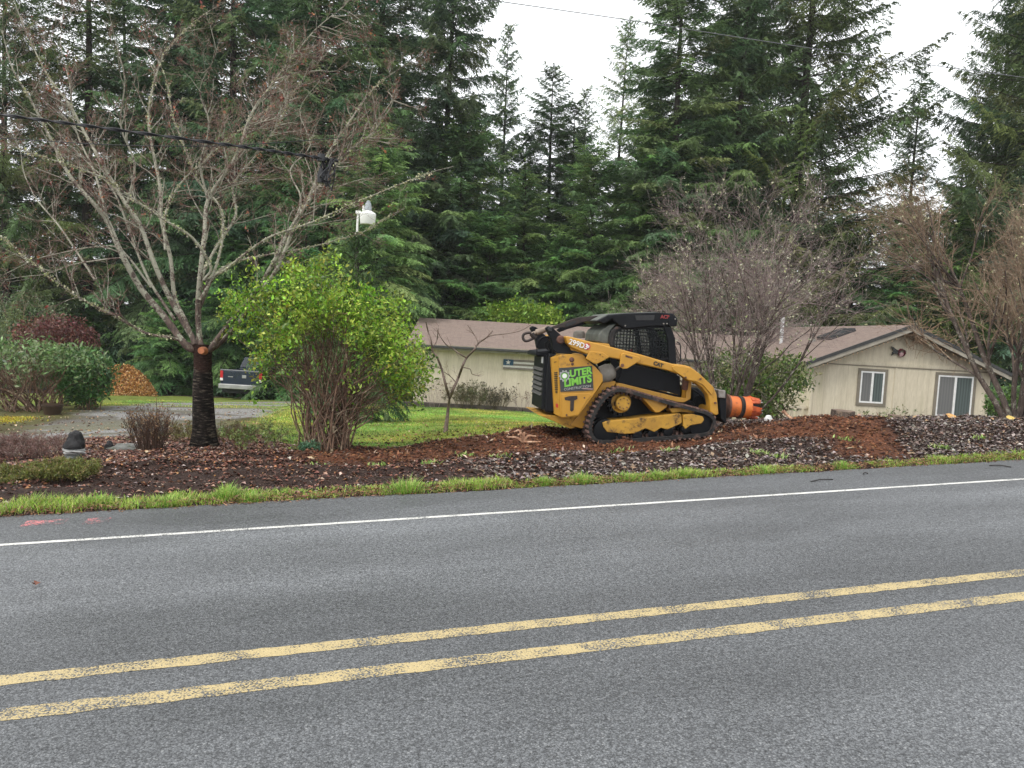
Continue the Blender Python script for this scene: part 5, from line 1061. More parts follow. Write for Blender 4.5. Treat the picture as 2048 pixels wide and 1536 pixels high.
# --- tracks
TRK = [(700, 1135), (645, 1122), (598, 1080), (580, 1010), (598, 930), (648, 830), (700, 762), (755, 716), (820, 697), (900, 708), (1000, 738), (1200, 795), (1400, 848), (1520, 882), (1572, 925), (1586, 975), (1565, 1035), (1510, 1072), (1300, 1095), (1000, 1116), (800, 1131)]
def track(yf, mirror):
    y0, y1 = (0, .45) if not mirror else (W, W - .45)
    o2 = refine([(*p, 0) for p in prof(TRK)] + [(*prof(TRK)[0], 0)], 5)[:-1, :2]; n = len(o2); c = o2.mean(0)
    t = unit(np.roll(o2, -1, 0) - np.roll(o2, 1, 0)); nin = np.stack([t[:, 1], -t[:, 0]], -1)
    if ((c - o2) * nin).sum() < 0: nin = -nin
    i2 = o2 + nin * .055
    V = [Mw(x, y, z) for y in (y0, y1) for x, z in o2] + [Mw(x, y, z) for y in (y0, y1) for x, z in i2]; F = []
    for i in range(n):
        j = (i + 1) % n; F += [(i, j, n + j, n + i), (2*n + i, 3*n + i, 3*n + j, 2*n + j), (i, 2*n + i, 2*n + j, j), (n + i, n + j, 3*n + j, 3*n + i)]
    mb = MB(); mb.add(V, F); tr = mb.build('track', M_RUB, ML, 0)
    seg = np.linalg.norm(np.roll(o2, -1, 0) - o2, axis=1); cum = np.concatenate([[0], np.cumsum(seg)]); tot = cum[-1]; k = int(tot / .086)
    oc = np.concatenate([o2, o2[:1]]); nc = np.concatenate([nin, nin[:1]]); tc = np.concatenate([t, t[:1]]); lug, tooth = MB(), MB()
    for q in range(k):
        u = tot * q / k; p = np.array([np.interp(u, cum, oc[:, a]) for a in (0, 1)]); nn = unit(np.array([np.interp(u, cum, nc[:, a]) for a in (0, 1)])); tg = np.array([nn[1], -nn[0]])
        for ya, yb, hh in ((y0, y0 + (y1 - y0) * .44, .024), (y0 + (y1 - y0) * .56, y1, .024)):
            q2 = p + (tg * .043 if ya != y0 else 0); a, b, c_, d = q2 - tg*.021, q2 + tg*.021, q2 + tg*.015 - nn*hh, q2 - tg*.015 - nn*hh
            lug.hexa([Mw(*(a[0], ya, a[1])), Mw(b[0], ya, b[1]), Mw(b[0], yb, b[1]), Mw(a[0], yb, a[1]), Mw(d[0], ya, d[1]), Mw(c_[0], ya, c_[1]), Mw(c_[0], yb, c_[1]), Mw(d[0], yb, d[1])])
        ym = (y0 + y1) / 2; a, b, c_, d = p + nn*.055 - tg*.022, p + nn*.055 + tg*.022, p + nn*.105 + tg*.012, p + nn*.105 - tg*.012
        for yy in (-.11, .05):
            tooth.hexa([Mw(a[0], ym + yy, a[1]), Mw(b[0], ym + yy, b[1]), Mw(b[0], ym + yy + .06, b[1]), Mw(a[0], ym + yy + .06, a[1]), Mw(d[0], ym + yy, d[1]), Mw(c_[0], ym + yy, c_[1]), Mw(c_[0], ym + yy + .06, c_[1]), Mw(d[0], ym + yy + .06, d[1])])
    lug.build('tread_lugs', M_RUBM, tr); tooth.build('guide_teeth', M_RUBM, tr)
    sg = -1 if not mirror else 1; yo = lambda y: y if not mirror else W - y
    fr = MB(); prism(fr, prof([(690, 968), (720, 955), (950, 935), (1298, 893), (1312, 912), (1316, 965), (1302, 978), (1200, 1022), (1150, 1008), (1100, 1042), (1030, 1012), (940, 1052), (850, 1058), (800, 1047), (728, 1042), (700, 1005)], .03), yo(.03), yo(.40))
    fr.build('track_frame', M_YELD, ML, .012)
    f2 = MB(); prism(f2, prof([(1328, 905), (1400, 898), (1480, 918), (1492, 945), (1470, 975), (1385, 988), (1342, 1018), (1326, 992)], .02), yo(.02), yo(.40)); f2.build('idler_guard', M_YELD, ML, .012)
    f3 = MB(); prism(f3, prof([(1005, 772), (1130, 790), (1205, 815), (1195, 845), (1140, 885), (1108, 888)], .08), yo(.08), yo(.36)); f3.build('track_bracket', M_YEL, ML, .01)
    f4 = MB(); prism(f4, prof([(1215, 855), (1300, 848), (1415, 865), (1410, 890), (1300, 882), (1240, 890)], .1), yo(.1), yo(.36)); f4.build('track_bracket', M_YELD, ML, .01)
    for (cx, cy, r, nm) in ((850, 1072, .085, 'roller'), (968, 1066, .085, 'roller'), (1090, 1052, .085, 'roller'), (1212, 1038, .085, 'roller'), (1352, 1018, .085, 'roller'), (1478, 985, .23, 'idler'), (715, 1035, .20, 'idler')):
        m_ = MB(); a = P3(cx, cy, .06); a2 = a + AY * .32
        if mirror: a = a + AY * (W - .12 - .0); a2 = a - AY * .32
        m_.lathe(a, a2, [(0, r * .45), (.02, r * .8), (.05, r), (.35, r), (.36, r * .7), (.62, r * .7), (.63, r), (.95, r), (1, r * .6)], 22); m_.build(nm, M_BLK, ML, 0, math.radians(35))
    m_ = MB(); a = P3(855, 815, .05); d_ = AY
    if mirror: a = a + AY * (W - .1); d_ = -AY
    pr = [(0, .02), (0.0, .115), (.10, .125), (.4, .13), (.45, .17), (1, .17)]; m_.lathe(a, a + d_ * .3, pr, 28); hub = m_.build('drive_hub', M_YELD, ML, 0, math.radians(35))
    sp = MB(); a = a + d_ * .16; k = 15; pts = []
    x0, z0 = T2(*cr(855, 815), .05)
    for i in range(k * 4):
        an = 2*math.pi*i/(k*4); r = .235 if i % 4 in (0, 1) else .185; pts.append((x0 + r*math.cos(an), z0 + r*math.sin(an)))
    prism(sp, pts, yo(.19), yo(.27)); sp.build('sprocket', M_BLK, hub, 0)
    m_ = MB()
    for i in range(8):
        an = 2*math.pi*i/8; c0 = P3(855, 815, .05) + AX*.085*math.cos(an) + AZ*.085*math.sin(an)
        if mirror: c0 = c0 + AY * (W - .1)
        m_.cyl(c0 - d_*.012, c0 + d_*.02, .012, 6)
    m_.build('hub_bolts', M_RUST, hub, 0)
track(None, False); track(None, True)
# --- chassis between the tracks
ch = MB(); prism(ch, prof([(430, 925), (640, 720), (760, 655), (1300, 770), (1400, 800), (1430, 860), (1400, 960), (1250, 985), (900, 1010), (700, 1015), (560, 1005), (470, 985)], .5), .47, W - .47); ch.build('chassis', M_BLK, ML, .015)
def rear_low(f):
    m_ = MB(); prism(m_, prof([(430, 988), (500, 905), (640, 722), (700, 640), (795, 640), (790, 668), (700, 765), (640, 850), (592, 960), (560, 1008), (520, 1012)], .30), f(.30), f(.48)); m_.build('rear_frame', M_YEL, ML, .012)
    m_ = MB(); prism(m_, prof([(795, 660), (830, 655), (1290, 768), (1345, 775), (1352, 700), (1372, 640), (1392, 645), (1385, 780), (1330, 808), (1290, 805), (800, 690)], .28), f(.28), f(.50)); m_.build('step_rail', M_YEL, ML, .01)
both(rear_low)
bp = MB(); prism(bp, prof([(165, 895), (310, 905), (470, 915), (500, 930), (450, 1000), (420, 1005), (330, 965), (240, 925)], .5), .34, W - .34); bp.build('belly_pan', M_YELD, ML, .01)
# --- rear towers with the company sign
def tower(f):
    near = prof([(345, 440), (365, 430), (530, 425), (560, 455), (600, 500), (640, 532), (690, 590), (694, 640), (640, 722), (500, 918), (372, 932), (355, 920)], .10)
    m_ = MB(); prism(m_, near, f(.10), f(.52)); tw_ = m_.build('rear_tower', M_YEL, ML, .012)
    a, b = T2(*cr(345, 440), .10), T2(*cr(355, 920), .10); c, d = T2(*cr(286, 457), .30), T2(*cr(312, 900), .30)
    m_ = MB(); V = [Mw(a[0], f(.10), a[1]), Mw(b[0], f(.10), b[1]), Mw(d[0], f(.30), d[1]), Mw(c[0], f(.30), c[1]), Mw(a[0] + .01, f(.5), a[1]), Mw(b[0] + .01, f(.5), b[1]), Mw(d[0], f(.5), d[1]), Mw(c[0], f(.5), c[1])]
    m_.add(V, [(0, 1, 2, 3), (7, 6, 5, 4), (0, 3, 7, 4), (1, 5, 6, 2), (2, 6, 7, 3), (0, 4, 5, 1)]); cp = m_.build('corner_post', M_YEL, tw_, .008)
    A_, B_, C2, D2 = map(np.array, (V[0], V[1], V[2], V[3])); n_ = unit(np.cross(B_ - A_, D2 - A_)); n_ = n_ if n_ @ (np.array(C_) - A_) > 0 or f(0) > 1 else -n_
    if f(0) < 1:
        m_ = MB()
        for i in range(10):
            v0 = .26 + i * .032; v1 = v0 + .016; q = [A_*(1-u)*(1-v) + D2*u*(1-v) + B_*(1-u)*v + C2*u*v for u, v in ((.28, v0), (.72, v0), (.72, v1), (.28, v1))]
            m_.hexa([p - n_*.004 for p in q] + [p + n_*.003 for p in q])
        for v0 in (.08, .58, .60): 
            q = [A_*(1-u)*(1-v) + D2*u*(1-v) + B_*(1-u)*v + C2*u*v for u, v in ((.35, v0), (.65, v0), (.65, v0 + .012), (.35, v0 + .012))]; m_.hexa([p - n_*.004 for p in q] + [p + n_*.003 for p in q])
        m_.build('vent_slots', M_DECK, tw_)
        m_ = MB(); q = [A_*(1-u)*(1-v) + D2*u*(1-v) + B_*(1-u)*v + C2*u*v for u, v in ((.3, .80), (.65, .80), (.65, .86), (.3, .86))]; m_.hexa([p - n_*.004 for p in q] + [p + n_*.006 for p in q]); m_.build('reflector', M_DECR, tw_)
    return tw_
tws = []
both(lambda f: tws.append(tower(f)))
m_ = MB(); prism(m_, prof([(366, 742), (430, 738), (585, 735), (600, 752), (560, 800), (500, 905), (378, 925), (368, 915)], .085), .085, .099); pl = m_.build('lower_plate', M_YEL, tws[0], .006)
m_ = MB(); prism(m_, prof([(390, 768), (425, 758), (490, 754), (492, 780), (466, 792), (462, 868), (446, 880), (434, 870), (436, 794), (394, 788)], .08), .078, .084); m_.build('latch_recess', M_DRUST, tws[0], 0)
for cx, cy, r in ((447, 470, .042), (452, 505, .024), (545, 770, .02), (405, 905, .022), (575, 500, .012)):
    m_ = MB(); a = P3(cx, cy, .1); m_.lathe(a + AY*.02, a - AY*.02, [(0, r), (.6, r), (1, r*.6)], 14); m_.build('pin', M_RUST, tws[0])
SGNP = [(346, 536), (607, 518), (618, 711), (358, 724)]; m_ = MB(); prism(m_, prof(SGNP, .092), .088, .098); sg = m_.build('sign_panel', M_SGN, ML)
ry = .087
text_on('UTER', 515, 570, ry, .155, M_GRN, sg, 12, bold=.006, shear=.1); text_on('LIMITS', 492, 640, ry, .165, M_GRN, sg, 13, bold=.007, shear=.1)
text_on('CONSTRUCTION', 492, 692, ry, .058, M_GRY, sg, 10, bold=.0005); text_on('360-580-9822', 572, 700, ry, .032, M_DECW, sg, 3, bold=.0003) if False else None
m_ = MB(); c = P3(572, 700, ry); m_.hexa([c + AX*a*.09 + AZ*b*.006 - AY*k*.002 for k in (0, 1) for a, b in ((-1, -1), (1, -1), (1, 1), (-1, 1))]); m_.build('caption_line', mat('sign_pink', (.55, .35, .32), (.45, .3, .28), 15, .6), sg)
gx, gz = T2(*cr(390, 598), ry); pts = []
for i in range(40):
    an = 2*math.pi*i/40; r = .098 if i % 4 in (0, 1) else .078; pts.append((gx + r*math.cos(an), gz + r*math.sin(an)))
m_ = MB(); n = 40; inn = [(gx + .062*math.cos(2*math.pi*i/n), gz + .062*math.sin(2*math.pi*i/n)) for i in range(n)]
m_.add([Mw(x, ry - .004, z) for x, z in pts + inn], [(i, (i+1) % n, n + (i+1) % n, n + i) for i in range(n)]); m_.build('gear_emblem', M_GRY, sg)
m_ = MB(); prism(m_, [(gx + .052*math.cos(2*math.pi*i/24), gz + .052*math.sin(2*math.pi*i/24)) for i in range(24)], ry - .004, ry); m_.build('emblem_ring', M_GRN, sg); m_ = MB(); prism(m_, [(gx + .038*math.cos(2*math.pi*i/24), gz + .038*math.sin(2*math.pi*i/24)) for i in range(24)], ry - .006, ry); m_.build('emblem_centre', M_DECW, sg)
# --- engine door and hood at the rear
xr, zt_ = T2(*cr(298, 420), .35); xb = T2(*cr(300, 890), .35); xq = T2(*cr(218, 440), .45)[0]; z1, z0 = T2(*cr(285, 425), .35)[1], T2(*cr(300, 890), .35)[1]
rx0 = T2(*cr(252, 600), .40)[0]
m_ = MB(); m_.hexa([Mw(x, y, z) for z in (z0, z1) for x, y in ((rx0 - .0, .40), (rx0 + .32, .33), (rx0 + .32, W - .33), (rx0, W - .40))]); dr = m_.build('engine_door', M_BLK, ML, .03)
m_ = MB(); m_.hexa([Mw(x, y, z) for z in (z0 + .03, z1 - .03) for x, y in ((rx0 - .045, .50), (rx0 - .002, .46), (rx0 - .002, W - .46), (rx0 - .045, W - .50))]); m_.build('grille_frame', M_BLK, dr, .015)
m_ = MB(); hh = z1 - z0
for i in range(6):
    zz = z0 + hh * (.27 + .085 * i); m_.hexa([Mw(rx0 - .05 - .03*k, y, zz + dz) for dz, k in ((0, 1), (.035, 0)) for y in (.56, W - .56) for _ in (0,)] if False else [Mw(x, y, z) for z, xo_ in ((zz, -.075), (zz + .05, -.045)) for x, y in ((rx0 + xo_, .55), (rx0 - .04, .55), (rx0 - .04, W - .55), (rx0 + xo_, W - .55))])
m_.build('louvres', mat('louvre_grey', (.09, .085, .08), (.05, .048, .045), 8, .6), dr, 0)
m_ = MB(); m_.hexa([Mw(x, y, z) for z in (z1 - .17, z1 - .06) for x, y in ((rx0 - .06, .58), (rx0 - .04, .58), (rx0 - .04, .68), (rx0 - .06, .68))]); m_.build('tail_lamp', M_DECW, dr, .005)
m_ = MB(); prism(m_, prof([(160, 420), (180, 405), (290, 395), (470, 400), (560, 430), (690, 560), (690, 640), (300, 640), (290, 450), (165, 445)], .55), .53, W - .53); m_.build('engine_hood', M_BLK, ML, .03)
m_ = MB()
for dy_, r in ((0, .018), (.06, .016), (.13, .014)):
    m_.tube([P3(*p, .5 + dy_) for p in ((285, 415), (270, 360), (280, 315), (262, 292), (225, 292), (190, 315), (172, 360), (172, 415))], r, 7)
m_.tube([P3(*p, .44) for p in ((320, 430), (290, 390), (275, 340), (300, 300))], .016, 7); m_.tube([P3(*p, .6) for p in ((270, 400), (240, 370), (235, 340), (260, 320))], .014, 7)
m_.build('hydraulic_hoses', M_BLK, ML, 0)
# --- rear linkage
def link_plate(f):
    m_ = MB(); prism(m_, prof([(240, 222), (262, 206), (292, 214), (400, 312), (440, 395), (475, 412), (440, 425), (335, 420), (300, 395), (280, 300)], .2), f(.18), f(.30)); q = m_.build('lift_link', M_BLK, ML, .012)
    for cx, cy, r, mm in ((357, 312, .07, M_RUST), (272, 232, .04, M_DECK)):
        m_ = MB(); a = P3(cx, cy, .2); a = a if f(0) < 1 else a + AY * (W - .4); d_ = -AY if f(0) < 1 else AY; m_.lathe(a - d_*.02, a + d_*.045, [(0, r), (.7, r), (1, r*.75)], 16); m_.build('pivot_pin', mm, q, 0, .6)
both(link_plate)
m_ = MB(); m_.lathe(P3(255, 228, .36), P3(128, 268, .36), [(0, .045), (.7, .05), (.72, .03), (1, .03)], 14); m_.build('cylinder', mat('dusty_cylinder', (.30, .23, .17), (.16, .12, .09), 9, .5), ML, 0, .6)
m_ = MB(); m_.tube(refine([P3(*p, .36) for p in ((150, 262), (110, 258), (72, 268), (62, 295), (75, 320), (100, 322), (140, 305), (165, 290))], 3), .022, 8); m_.build('tow_hook', M_DRUST, ML, 0, .6)
m_ = MB(); m_.tube([P3(130, 262, .36), P3(160, 300, .36)], .045, 8); m_.build('clevis', M_DRUST, ML, 0, .6)
m_ = MB(); prism(m_, prof([(285, 212), (455, 150), (500, 136), (640, 124), (665, 126), (652, 146), (520, 180), (400, 222), (375, 214), (300, 228)], .9), .9, .94); rb = m_.build('radius_bar', M_DRUST, ML, .008)
m_ = MB(); prism(m_, prof([(395, 190), (470, 160), (482, 170), (470, 188), (400, 212)], .89), .885, .899); m_.build('slot', M_DECK, rb)
m_ = MB(); prism(m_, prof([(330, 235), (370, 205), (640, 150), (650, 165), (420, 228), (350, 255)], 1.5), 1.5, 1.58); m_.build('radius_bar', M_BLK, ML, .008)
m_ = MB(); m_.lathe(P3(505, 300, .9), P3(505, 240, .9), [(0, .10), (.55, .105), (.85, .09), (1, .04)], 16); m_.build('air_precleaner', mat('dusty_plastic', (.16, .145, .12), (.09, .08, .07), 8, .8), ML, 0, .7)
# --- lift arms
ARM = [(395, 288), (420, 285), (640, 340), (830, 388), (1000, 432), (1240, 503), (1330, 512), (1380, 525), (1445, 572), (1560, 680), (1590, 740), (1606, 900), (1580, 912), (1542, 885), (1532, 800), (1520, 752), (1480, 695), (1420, 652), (1370, 640), (1312, 592), (1200, 555), (990, 507), (830, 470), (740, 452), (560, 425), (440, 372), (412, 340)]
def arm(f):
    m_ = MB(); prism(m_, prof(ARM, .02), f(.02), f(.20)); a_ = m_.build('lift_arm', M_YEL, ML, .018)
    for poly, ya, yb in (([(842, 425), (860, 418), (975, 450), (988, 462), (984, 480), (885, 540), (850, 543), (826, 525), (834, 440)], -.02, .017), ([(588, 402), (690, 412), (745, 450), (690, 482), (640, 506), (620, 500), (558, 462)], .0, .017), ([(1238, 528), (1262, 514), (1385, 535), (1450, 580), (1568, 692), (1552, 752), (1480, 668), (1420, 640), (1368, 632), (1300, 590), (1246, 552)], -.005, .017)):
        m_ = MB(); prism(m_, prof(poly, ya), f(ya), f(yb)); m_.build('arm_plate', M_YEL, a_, .008)
    m_ = MB(); bolts = [(600, 425), (640, 420), (670, 430), (690, 445), (715, 455), (610, 455), (640, 470), (665, 475), (595, 470), (620, 488), (635, 492)]
    for cx, cy in bolts:
        c = P3(cx, cy, 0); c = c if f(0) < 1 else c + AY * W; d_ = -AY if f(0) < 1 else AY; m_.cyl(c - d_*.004, c + d_*.012, .010, 6)
    m_.build('plate_bolts', M_YELD, a_)
    for cx, cy, r in ((845, 515, .03), (1462, 622, .016), (1345, 610, .016), (1580, 812, .018), (895, 447, .012)):
        m_ = MB(); c = P3(cx, cy, -.02); c = c if f(0) < 1 else c + AY * (W + .04); d_ = -AY if f(0) < 1 else AY; m_.cyl(c - d_*.03, c + d_*.012, r, 12); m_.build('pin', M_RUST, a_)
    return a_
arms = []; both(lambda f: arms.append(arm(f)))
m_ = MB(); q0, q1 = prof([(870, 440), (925, 456)], -.02); m_.hexa([Mw(x, y, z) for y in (-.022, -.014) for x, z in ((q0[0], q0[1] - .018), (q1[0], q1[1] - .018), (q1[0], q1[1] + .014), (q0[0], q0[1] + .014))]); m_.build('plate_slot', M_RUST, arms[0])
text_on('299D3', 500, 350, .014, .12, M_DECW, arms[0], -14, bold=.002); m_ = MB(); c = P3(568, 366, .018); m_.lathe(c + AY*.01, c - AY*.004, [(0, .055), (1, .055)], 16); m_.build('badge', M_DECR, arms[0]); text_on('XE', 571, 367, .012, .05, M_DECW, arms[0], -14, bold=.002)
text_on('CAT', 1128, 508, .018, .085, M_DECK, arms[0], -14, bold=.004); 
xm = MB(); 
for (cx, cy, r) in ((1545, 870, .07), (1330, 560, .05)): xm.cyl(P3(cx, cy, .2), P3(cx, cy, .2) + AY * (W - .4), r, 14)
xm.build('cross_tube', M_YEL, ML, 0, .6)
m_ = MB(); m_.tube([P3(780, 560, .3), P3(812, 535, .25), P3(845, 515, .15)], [.02, .02, .02], 10); m_.build('cylinder_rod', M_STL, ML, 0, .6)
m_ = MB(); m_.lathe(P3(790, 555, .3), P3(675, 590, .34), [(0, .05), (.1, .11), (.5, .155), (1, .14)], 18); m_.build('lift_cylinder', mat('dusty_grey', (.30, .285, .25), (.18, .165, .14), 6, .7), ML, 0, .6)
m_ = MB(); m_.tube([P3(1335, 700, .3), P3(1345, 610, .22)], .055, 12); m_.build('tilt_cylinder', M_RUST, ML, 0, .6)
m_ = MB()
for dy_ in (0, .05, .1):
    m_.tube(refine([P3(*p, .35 + dy_) for p in ((1390, 700), (1450, 740), (1500, 790), (1530, 850), (1545, 900))], 3), .016, 7)
    m_.tube(refine([P3(*p, .5 + dy_) for p in ((1410, 820), (1430, 760), (1470, 760), (1490, 820), (1500, 870))], 3), .014, 7)
m_.build('front_hoses', M_BLK, ML, 0)
m_ = MB(); prism(m_, prof([(1395, 690), (1440, 690), (1520, 770), (1540, 860), (1500, 880), (1430, 860), (1400, 800)], .6), .6, W - .6); m_.build('front_cover', M_BLK, ML, .02)
# --- cab
def ring_frame(mb, outer, inner, y0, y1):
    n = len(outer); V = [Mw(x, y0, z) for x, z in outer + inner] + [Mw(x, y1, z) for x, z in outer + inner]; k = 2*n; F = []
    for i in range(n):
        j = (i+1) % n; F += [(i, j, n + j, n + i), (k + i, k + n + i, k + n + j, k + j), (i, k + i, k + j, j), (n + i, n + j, k + n + j, k + n + i)]
    mb.add(V, F)
M_TINT, nt, b = nodes('tinted_side_glass'); b.inputs['Base Color'].default_value = (.01, .012, .013, 1); b.inputs['Roughness'].default_value = .1
t_ = N(nt, 'BsdfTransparent'); t_.inputs['Color'].default_value = (.85, .9, .9, 1); ms = N(nt, 'MixShader'); ms.inputs['Fac'].default_value = .16; nt.links.new(t_.outputs['BSDF'], ms.inputs[1]); nt.links.new(b.outputs['BSDF'], ms.inputs[2]); nt.links.new(ms.outputs['Shader'], nt.nodes['Material Output'].inputs['Surface'])
YC0, YC1 = .46, W - .46
OUT = [(752, 240), (800, 205), (1175, 200), (1225, 200), (1262, 300), (1272, 500), (1290, 745), (1200, 722), (800, 655), (760, 500), (740, 350)]
INN = [(795, 262), (835, 236), (1130, 222), (1178, 225), (1205, 320), (1215, 520), (1225, 640), (1150, 655), (860, 590), (805, 480), (785, 345)]
def side(f):
    m_ = MB(); ring_frame(m_, prof(OUT, YC0), prof(INN, YC0), f(YC0), f(YC0 + .05)); m_.build('cab_side', M_BLK, cab, .008)
    ip = np.array(prof(INN, YC0)); x0, x1, z0_, z1_ = ip[:, 0].min(), ip[:, 0].max(), ip[:, 1].min(), ip[:, 1].max(); m_ = MB(); yy = f(YC0 + .02)
    def spans(fixed, axis):
        xs = []
        for i in range(len(ip)):
            a, b = ip[i], ip[(i+1) % len(ip)]
            if (a[axis] - fixed) * (b[axis] - fixed) < 0: xs.append(a[1-axis] + (b[1-axis] - a[1-axis]) * (fixed - a[axis]) / (b[axis] - a[axis]))
        return sorted(xs)
    for x in np.arange(x0 + .04, x1, .058):
        s_ = spans(x, 0)
        if len(s_) >= 2: m_.beam(Mw(x, yy, s_[0]), Mw(x, yy, s_[-1]), .010, .010, up=AY)
    for z in np.arange(z0_ + .04, z1_, .058):
        s_ = spans(z, 1)
        if len(s_) >= 2: m_.beam(Mw(s_[0], yy, z), Mw(s_[-1], yy, z), .010, .010, up=AY)
    m_.build('window_mesh', M_BLK, cab)
    m_ = MB(); prism(m_, prof(INN, YC0), f(YC0 + .03), f(YC0 + .036)); m_.build('side_glass', M_TINT, cab)
    m_ = MB(); prism(m_, prof([(805, 505), (940, 470), (1100, 470), (1216, 455), (1220, 470), (1100, 488), (940, 500), (800, 540)], YC0), f(YC0 + .005), f(YC0 + .045)); m_.build('side_bar', M_BLK, cab, .005)
    m_ = MB(); prism(m_, prof([(1040, 225), (1075, 225), (1110, 455), (1070, 470)], YC0 + .2), f(YC0 + .052), f(YC0 + .10)); m_.build('window_post', M_BLK, cab, .008)
cab = MB(); prism(cab, prof([(760, 640), (800, 650), (1290, 750), (1285, 775), (800, 675)], .5), YC0, YC1); cab = cab.build('cab', M_BLK, ML, .01)
both(side)
m_ = MB(); prism(m_, prof([(640, 166), (740, 116), (860, 106), (1120, 96), (1250, 106), (1282, 146), (1278, 206), (1216, 212), (1205, 180), (1180, 212), (1100, 208), (870, 232), (838, 212), (762, 152), (700, 190)], YC0 - .05), YC0 - .05, YC1 + .05); rf_ = m_.build('cab_roof', M_BLK, cab, .02)
m_ = MB(); prism(m_, prof([(650, 168), (742, 119), (860, 109), (1120, 99), (1120, 92), (860, 101), (740, 110), (640, 160)], YC0), YC0 + .02, YC1 - .02); m_.build('roof_hatch', M_OLV, rf_, .01)
m_ = MB(); prism(m_, prof([(945, 120), (1100, 118), (1095, 158), (955, 160)], YC0 - .052), YC0 - .056, YC0 - .052); m_.build('roof_recess', M_DECK, rf_)
text_on('ACP', 1180, 134, YC0 - .053, .08, mat('decal_dark_red', (.27, .03, .03), (.2, .025, .025), 20, .6), rf_, 2, bold=.003)
m_ = MB()
for cx, cy in ((1170, 187), (1197, 187), (868, 203), (1262, 150)): c = P3(cx, cy, YC0 - .05); m_.lathe(c + AY*.01, c - AY*.015, [(0, .014), (.6, .014), (1, .008)], 10)
m_.build('roof_bolts', M_STL, rf_)
m_ = MB(); m_.hexa([P3(*p, y) for y in (YC0 + .03, YC1 - .03) for p in ((690, 335), (750, 345), (745, 250), (680, 250))]) if False else prism(m_, prof([(655, 330), (662, 270), (685, 235), (735, 200), (800, 188), (775, 215), (752, 250), (740, 300), (742, 345), (700, 345)], YC0 + .03), YC0 + .03, YC1 - .03); m_.build('rear_window', M_OLV, cab, .02)
m_ = MB(); prism(m_, prof([(738, 345), (742, 290), (758, 245), (800, 205), (838, 215), (800, 245), (785, 290), (790, 360), (760, 375)], YC0 - .02), YC0 - .02, YC0 + .09); m_.build('rubber_seal', M_RUB, cab, .02)
m_ = MB(); prism(m_, prof([(640, 335), (735, 345), (750, 380), (640, 375)], .45), .40, W - .40); m_.build('cab_base', M_YEL, ML, .01)
m_ = MB(); prism(m_, prof([(845, 600), (870, 420), (905, 395), (925, 420), (935, 540), (1080, 575), (1080, 620), (860, 625)], .8), .75, 1.2); m_.build('seat', M_BLK, cab, .04)
m_ = MB(); prism(m_, prof([(890, 395), (925, 388), (935, 405), (905, 412)], .7), .7, .78); m_.build('seat_belt', M_DECR, cab, .01)
gl = MB(); gl.hexa([P3(*p, y) for y in (YC0 + .1, YC1 - .1) for p in ((1208, 480), (1222, 480), (1230, 230), (1216, 230))]); 
m_ = MB(); m_.box((0, 0, 0), (0, 0, 0)) if False else None
m_ = MB(); prism(m_, prof([(1226, 235), (1258, 320), (1268, 520), (1276, 640), (1262, 640), (1254, 520), (1244, 330), (1216, 245)], .5), YC0 + .055, YC1 - .055); m_.build('windscreen', mat('tinted_glass', (.02, .025, .028), (.012, .015, .018), 4, .08), cab)
m_ = MB(); m_.tube(refine([P3(*p, .42) for p in ((1275, 330), (1300, 350), (1305, 420), (1300, 480), (1278, 490))], 3), .010, 7); m_.tube([P3(1268, 345, .42), P3(1300, 350, .42)], .008, 6); m_.build('grab_rail', M_BLK, cab, 0, .6)
m_ = MB(); prism(m_, prof([(798, 655), (840, 545), (940, 512), (1292, 598), (1296, 752), (1200, 722)], .47), .425, .455); m_.build('lower_panel', M_BLK, cab, .008)
# --- attachment: an orange drum cutter carried on the front coupler
def bar(p, q, prof_, m, nm, k=36, parent=None, sm=.5):
    m_ = MB(); m_.lathe(p, q, prof_, k); return m_.build(nm, m, parent or ML, 0, sm)
yc = .78; A0, A1 = P3(1655, 836, yc), P3(1880, 852, yc); R_px = lambda px: px * .25391 / FPX * 12.3
m_ = MB(); prism(m_, prof([(1598, 712), (1658, 725), (1655, 970), (1640, 968), (1610, 930), (1600, 800)], .35), .30, W - .30); m_.build('coupler', M_BLK, ML, .015)
m_ = MB(); prism(m_, prof([(1598, 708), (1655, 712), (1655, 775), (1600, 770)], .3), .28, W - .28); m_.build('coupler_bar', M_STL, ML, .01)
att = bar(A0, A0 + (A1 - A0) * .06, [(0, R_px(108)), (1, R_px(108))], M_RUST, 'drill_flange')
bar(A0 + (A1 - A0) * .0602, A0 + (A1 - A0) * .43, [(0, R_px(98)), (.9, R_px(92)), (1, R_px(88))], M_ORG, 'drill_housing')
bar(A0 + (A1 - A0) * .4302, A0 + (A1 - A0) * .56, [(0, R_px(90)), (.1, R_px(98)), (.45, R_px(99)), (.55, R_px(92)), (.65, R_px(98)), (.95, R_px(97)), (1, R_px(90))], M_RUB, 'band')
bar(A0 + (A1 - A0) * .5602, A0 + (A1 - A0) * .80, [(0, R_px(97)), (.85, R_px(94)), (1, R_px(96))], M_ORG, 'drum')
rng = np.random.default_rng(91); d_ = unit(A1 - A0); u_ = unit(np.cross(d_, AZ)); v_ = np.cross(u_, d_); e0 = A0 + (A1 - A0) * .80
cut = bar(e0 + d_*.001, e0 + d_ * R_px(88), [(0, R_px(86)), (.5, R_px(78)), (.9, R_px(58)), (1, R_px(20))], M_BLK, 'cutter_head', 20)
ma, mb2 = MB(), MB()
